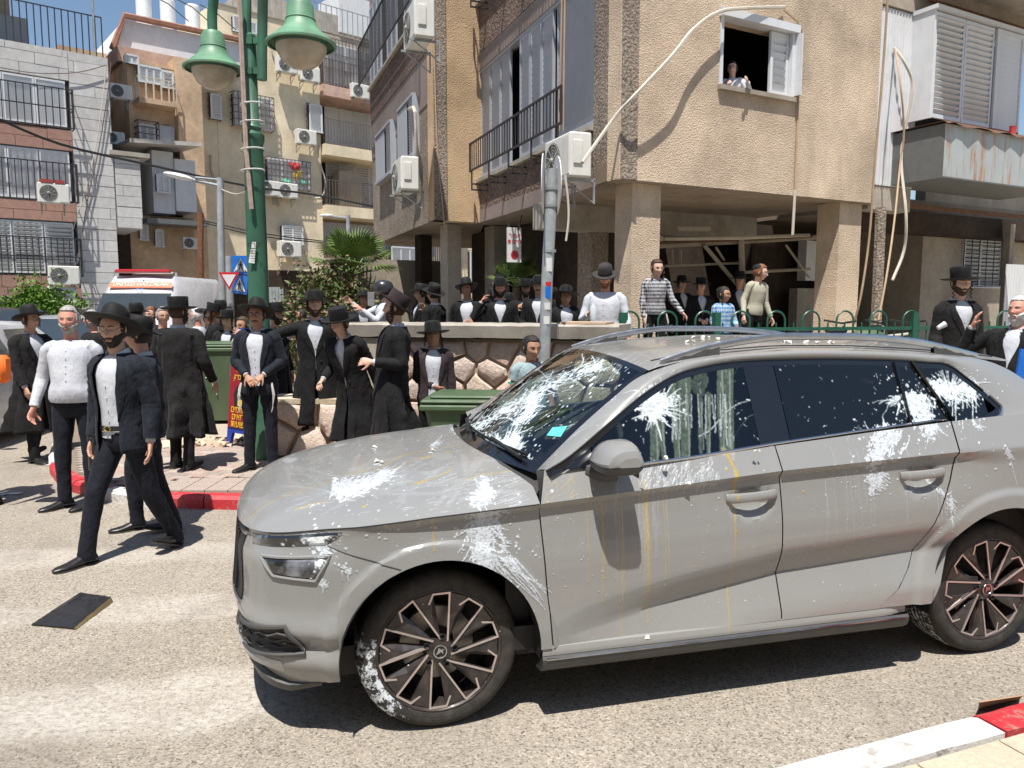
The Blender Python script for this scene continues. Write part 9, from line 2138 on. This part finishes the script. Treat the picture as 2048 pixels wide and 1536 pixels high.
def simple_car(label, c, rz, paint, plate=None, h=1.5, L=4.4, group=None):
 r = thing('parked_car', label, 'car', c, rz); w_ = .9; st = [(-.0, .35, .62, .80, 0), (.06, .25, .78, .95, 0), (.5, .2, .92, 1.0, 0), (1.15, .2, 1.0, 1.0, 0), (1.2, .2, 1.02, 1.0, .0), (1.95, .2, h-.06, 1.0, 1), (2.4, .2, h, 1.0, 1), (3.4, .2, h-.04, 1.0, 1), (4.1, .22, 1.08, .98, 1), (4.35, .3, .95, .9, 0)]; P = []
 for y, z0, z1, k, g_ in st:
  y *= L/4.4; bt_ = min(.92, z1-.04); tw = .74 if g_ else .92; P.append([V((x*w_*k, y, z)) for x, z in ((-.95, z0), (-1, .55), (-1, bt_), (-tw, z1-.05 if z1 > bt_ else z1), (-tw*.8, z1), (0, z1+.02), (tw*.8, z1), (tw, z1-.05 if z1 > bt_ else z1), (1, bt_), (1, .55), (.95, z0))])
 m = MB(); m.grid(P, True); m.add(P[0], [tuple(range(11))]); m.add(P[-1], [tuple(range(11))]); m.build('body', paint, r, world=False, smooth='auto')
 m = MB(); m.add([(-.74, 1.22, 1.05), (.74, 1.22, 1.05), (.62, 1.90, h-.075), (-.62, 1.90, h-.075)], [(0, 1, 2, 3)]); mt = M['car_glass']; m.v = [(x, y-.03, z+.03) for x, y, z in m.v]; m.build('windscreen', mt, r, world=False)
 for sx in (-1, 1):
  for y0, y1 in ((1.55, 2.45), (2.55, 3.4)):
   m = MB(); m.add([(sx*.905, y0, .96), (sx*.905, y1, .96), (sx*.705, y1-.08, h-.12), (sx*.715, y0+.42 if y0 < 2 else y0, h-.12)], [(0, 1, 2, 3)]); m.build('side_window', 'car_glass', r, world=False)
  for y0 in (.8, 3.45): m = MB(); m.lathe([(0, -.1), (.2, -.1), (.31, -.1), (.32, -.06), (.32, .06), (.31, .1), (.2, .1), (0, .1)], 22, (sx*.82, y0*L/4.4, .32), Matrix.Rotation(R(90), 3, 'Y')); o = m.build('wheel', 'tyre_clean', r, world=False, smooth='auto'); m = MB(); m.lathe([(0, .104), (.2, .104)], 14, (sx*.82, y0*L/4.4, .32), Matrix.Rotation(R(90)*sx, 3, 'Y')); m.build('rim', 'satin', o, world=False)
  m = MB(); m.box((sx*.66, .03, .70), (.34, .12, .13), Matrix.Rotation(R(-16*sx), 3, 'Z'), .04); m.build('headlight', 'lamp_glass', r, world=False); m = MB(); m.box((sx*.99, 1.42, .98), (.16, .09, .11), bev=.03); m.build('side_mirror', paint, r, world=False)
 m = MB(); m.box((0, -.02, .60), (.9, .06, .16), bev=.02); m.box((0, -.0, .38), (1.3, .08, .10), bev=.02); m.build('grille', 'car_black', r, world=False, kind='stuff'); m = MB(); m.tube([(-.45, -.06, .52), (.45, -.06, .52)], .012, 6); m.build('grille_strip', 'chrome', r, world=False)
 if plate: m = MB(); m.box((.0, -.07, .50), (.46, .012, .11)); m.build('number_plate', 'plate', r, world=False); o = text(plate, .10, 'plate_number', 'sign_black', None, V((0, -.08, .5)), face_M3()); o.parent = r
 return r
p_ = D(58, 700, 10.9); simple_car('silver saloon car with a yellow number plate behind the man in the long coat', (p_.x-.25, 10.9, 0), R(14), 'silver_paint', '83-902')
p_ = D(120, 640, 15.5); simple_car('dark grey car parked behind the silver saloon by the hedge', (p_.x, 16.2, 0), R(70), 'suv_paint', h=1.62)
p_ = D(-70, 700, 6.6); simple_car('white car cut off by the left edge of the picture', (p_.x-2.05, 6.9, 0), R(6), 'van_white')
p_ = D(640, 600, 12.5); simple_car('grey car parked behind the terrace wall, seen between the hats', (-2.6, 13.2, .05), R(-75), 'silver_paint')
def leafm(name, c, c2, c3=None):
 s = NT(name); P = s.pos(); n_ = s.noise(6, 3, .6, P); c_ = s.mix(s.ramp(n_, [(.3, 0.), (.7, 1.)]), c, c2)
 if c3: c_ = s.mix(s.ramp(s.noise(9, 3, .6, P), [(.50, 0.), (.60, 1.)]), c_, c3)
 s.base(c_, .55, spec=.3); s.b.inputs['Subsurface Weight'].default_value = .0; return s.m
M['leaf'] = leafm('bright leaves', (.05, .12, .012), (.13, .24, .03)); M['leaf_pink'] = leafm('leaves with pink blossom', (.05, .09, .02), (.10, .15, .04), (.27, .14, .115)); M['palm'] = leafm('palm leaves', (.08, .13, .03), (.17, .24, .07)); M['branch'] = plain('branch', (.10, .07, .05), .9)
def bush(label, c, rx, ry, rz_, n_, mat, ls, seed, name='bush'):
 r = thing(name, label, 'bush', (c.x, c.y, c.z)); rr = random.Random(seed); st = MB()
 tips = []
 for k in range(26):
  a = rr.uniform(0, 6.283); e = rr.uniform(.2, 1.5); q = V((rx*math.cos(a)*math.cos(e)*.8, ry*math.sin(a)*math.cos(e)*.8, rz_*math.sin(e)*.85+.1)); st.tube([V((0, 0, 0)), q*.5+V((0, 0, .05)), q], [.03, .018, .006], 5); tips.append(q)
 st.build('branches', 'branch', r, world=False, kind='stuff'); m = MB()
 cl = [V((rx*rr.uniform(-.85, .85), ry*rr.uniform(-.85, .85), rz_*rr.uniform(.1, .95))) for _ in range(60)]; cl = [q for q in cl if (q.x/rx)**2+(q.y/ry)**2+(q.z/rz_)**2 < 1.05]+tips
 for k in range(n_):
  b_ = rr.choice(cl); q = b_+V((rr.gauss(0, .16*rx), rr.gauss(0, .16*ry), rr.gauss(0, .13*rz_)))
  if q.z < .02: continue
  d = V((rr.uniform(-1, 1), rr.uniform(-1, 1), rr.uniform(-.3, 1))).normalized(); s_ = d.cross(V((rr.uniform(-1, 1), rr.uniform(-1, 1), rr.uniform(-1, 1)))).normalized(); L = ls*rr.uniform(.6, 1.3); m.add([q, q+d*L*.5+s_*L*.22, q+d*L, q+d*L*.5-s_*L*.22], [(0, 1, 2, 3)])
 m.build('leaves', mat, r, world=False, kind='stuff', fix=False); return r
c = D(85, 640, 19.5); bush('bright green clipped bush under the air conditioners of the left building', V((c.x, 19.5, 0)), 1.25, .9, 1.95, 17000, 'leaf', .12, 3)
c = D(672, 600, 15.5); bush('large oleander-like bush with pinkish blossom below the palm', V((c.x-.1, 15.5, .2)), 1.2, .95, 1.95, 12000, 'leaf_pink', .12, 5)
c = D(575, 600, 15.8); bush('smaller loose bush at the left of the pink blossoming one', V((c.x, 16.2, 0)), .6, .6, 1.7, 3000, 'leaf_pink', .12, 6)
def palm(px, py, Y, label, sc, z0=0):
 c = D(px, py, Y); r = thing('palm', label, 'palm tree', (c.x, c.y, z0)); m = MB(); m.tube([(0, 0, 0), (0, 0, c.z-z0)], [.13, .09], 10); m.build('trunk', 'branch', r, world=False, smooth='auto')
 for k in range(24):
  a = k*2.4; el = .15+1.2*((k*37) % 24)/24; base = V((0, 0, c.z-z0)); d = V((math.cos(a)*math.cos(el), math.sin(a)*math.cos(el), math.sin(el))); m = MB(); m.tube([base, base+d*.55*sc], .012, 4); hub = base+d*.5*sc; s_ = d.cross(V((0, 0, 1))).normalized(); u_ = s_.cross(d)
  for j in range(19):
   b_ = (j-9)/9*1.15; dr = (d*math.cos(b_)+s_*math.sin(b_)); e_ = hub+dr*.75*sc*(1-.15*abs(b_))+V((0, 0, -.10*sc)); n_ = u_*.008+V((0, 0, 0)); wv = (s_*math.cos(b_)-d*math.sin(b_))*.022*sc; md = hub+dr*.4*sc+u_*.02; m.add([hub, md+wv, e_, md-wv], [(0, 1, 2, 3)])
  m.build('frond', 'palm', r, world=False, fix=False)
 return r
palm(706, 548, 16.2, 'fan palm rising above the pink bush, beside the tan block', .95); palm(1035, 575, 13.6, 'small palm between the pillars behind the terrace crowd', .55, TZ)
bgp = G(140, 1222, 0); bb = thing('black_bag', 'flat black plastic bag with a gold inside lying on the road', 'bag', (bgp.x, bgp.y, 0)); cr = [G(62, 1250, .005), G(148, 1258, .005), G(222, 1200, .012), G(160, 1186, .012)]
m = MB(); P = []
for i in range(15):
 row = []
 for j in range(15):
  u, v = i/14, j/14; q = (cr[0]*(1-u)+cr[1]*u)*(1-v)+(cr[3]*(1-u)+cr[2]*u)*v; e = min(u, 1-u, v, 1-v)*6; q = q+V((.006*noise.noise(V((i*.6, j*.6, 3))), .006*noise.noise(V((i*.6, j*.6, 7))), .004+.016*v*u+.014*noise.noise(V((i*.5, j*.5, 1)))*min(1, e)+.012*min(1, e))); row.append(q)
 P.append(row)
m.grid(P); m.build('top_sheet', 'bag_black', bb, smooth='auto'); m = MB(); m.grid([[p, V((p.x+.012, p.y, .003))] for p in P[-1]]); M['gold'] = plain('gold foil', (.20, .15, .07), .5, .3, bump=.4); m.build('gold_edge', 'gold', bb); m = MB(); m.grid([[V((p.x, p.y, .004)) for p in r] for r in P]); m.build('under_sheet', 'gold', bb)
for k, (x, y, s_) in enumerate(((28, 988, .07), (98, 930, .06), (6, 990, .03))): c = G(x, y, .004); m = MB(); m.add([c+V((-s_, -.02, 0)), c+V((s_*.7, -.03, .006)), c+V((s_, .03, .01)), c+V((-s_*.8, .04, .004))], [(0, 1, 2, 3)]); tag(m.build('paper_scrap', 'paper'), ('white scrap of paper on the asphalt near the left edge', 'white paper strip on the asphalt by the red kerb corner', 'tiny white scrap at the very left edge')[k], 'litter')
m = MB(); a, b, c_, d = G(1957, 1420, .0), G(2040, 1398, .0), G(2046, 1392, .12), G(1960, 1405, .10); M['cardboard'] = plain('brown cardboard', (.34, .20, .12), .9, bump=.4); m.prism([a, b, c_, d], (0, .005, .002)); tag(m.build('cardboard_piece', 'cardboard'), 'torn brown cardboard piece leaning on the near red kerb', 'cardboard')
hs_ = thing('hanging_sign', 'white hanging sign with faded red print under the tan block', 'sign', D(1028, 490, 12.6)); c = D(1028, 490, 12.6); M3 = face_M3(-25); m = MB(); m.box(c, (.24, .56, .05), M3); m.build('board', 'sign_white', hs_); text('אסור\nלחנות'.replace('אסור', 'רוסא').replace('לחנות', 'תונחל'), .10, 'red_print', 'sign_red', hs_, c+M3 @ V((0, .10, .03)), M3); m = MB(); m.lathe([(0, .0), (.07, .0)], 18, c+M3 @ V((0, -.16, .03)), M3); m.build('red_disc', 'sign_red', hs_); m = MB(); m.tube([D(1014, 440, 12.6), D(1020, 462, 12.6)], .012, 5); m.tube([D(1044, 430, 12.6), D(1036, 460, 12.6)], .012, 5); m.build('chains', 'iron', hs_, kind='stuff')
pf = thing('picket_fence', 'low white picket fence across the pale side street', 'fence', D(560, 640, 17)); 
for k in range(11): q = D(546+k*5.2, 640, 17); m = MB(); m.box((q.x, 17, .62), (.055, .03, 1.1)); m.build('picket', 'sign_white', pf)
m = MB(); q = D(575, 640, 17); [m.box((q.x, 17.03, z), (.75, .02, .06)) for z in (.35, .95)]; m.build('rails', 'sign_white', pf, kind='stuff')
m = MB(); 
for k in range(10): q = D(536+k*3.2, 600, 20); m.box((q.x, 20+.02*(k % 2), 1.1), (.05, .02, 2.1))
tag(m.build('sheet_fence', 'galv'), 'grey corrugated sheet fence beside the green lamp post', 'sheet metal')
wf = MB(); q0, q1 = D(312, 600, 22), D(382, 600, 22); wf.box(((q0.x+q1.x)/2, 22, .95), (q1.x-q0.x, .15, 1.9)); tag(wf.build('yard_wall', 'dusty'), 'pale low yard wall behind the hats right of the ambulance', 'wall')
def bicycle(c, rz, label, frame):
 r = thing('bicycle', label, 'bicycle', c, rz, 'bicycles behind the green fence')
 for x in (-.5, .5): m = MB(); m.tube([V((x+.32*math.cos(a), 0, .33+.32*math.sin(a))) for a in lin(0, 6.283, 26)], .016, 6, caps=False); [m.tube([(x, 0, .33), (x+.31*math.cos(a), 0, .33+.31*math.sin(a))], .002, 3) for a in lin(0, 5.8, 10)]; m.build('wheel', 'tyre_clean', r, world=False, smooth='auto')
 m = MB(); A_, B_, C_, D_, E_ = V((-.5, 0, .33)), V((-.08, 0, .30)), V((-.2, 0, .78)), V((.36, 0, .82)), V((.5, 0, .33)); [m.tube([a, b], .016, 6) for a, b in ((A_, B_), (B_, C_), (C_, D_), (D_, B_), (A_, C_), (D_+V((-.02, 0, .1)), E_))]; m.build('frame', frame, r, world=False, smooth='auto')
 m = MB(); m.tube([(.28, -.26, .98), (.32, 0, .95), (.28, .26, .98)], .012, 6); m.build('handlebar', 'car_black', r, world=False); m = MB(); m.box((-.24, 0, .86), (.24, .12, .05), bev=.02); m.build('saddle', 'car_black', r, world=False)
for x, rz, lb, fr_ in ((1690, .1, 'bicycle with black saddle behind the fence near the tan pillar', 'iron'), (1765, -.1, 'bicycle between pillar and concrete post behind the fence', 'galv'), (1835, .15, 'bicycle nearest the tall young man behind the fence', 'wire_white')): q = F_k.pt(Hk(x, 660)[0], 0, -.45); bicycle((q.x, q.y, .52), F_k.rz+rz, lb, fr_)
m = MB(); q = F_k.pt(Hk(1772, 660)[0], 1.30, -.3); m.sphere(q, (.22, .14, .11), 16, 10); gb = m.build('green_sack', 'bin_green', smooth='auto'); tag(gb, 'dull green sack lying on the bicycles behind the fence', 'sack')
m = MB(); q = D(2046, 742, 5.9); m.box(q, (.10, .02, .34), Matrix.Rotation(.1, 3, 'Y')); tag(m.build('blue_folder', 'sign_blue'), 'blue card held at the right edge by the old man', 'card')
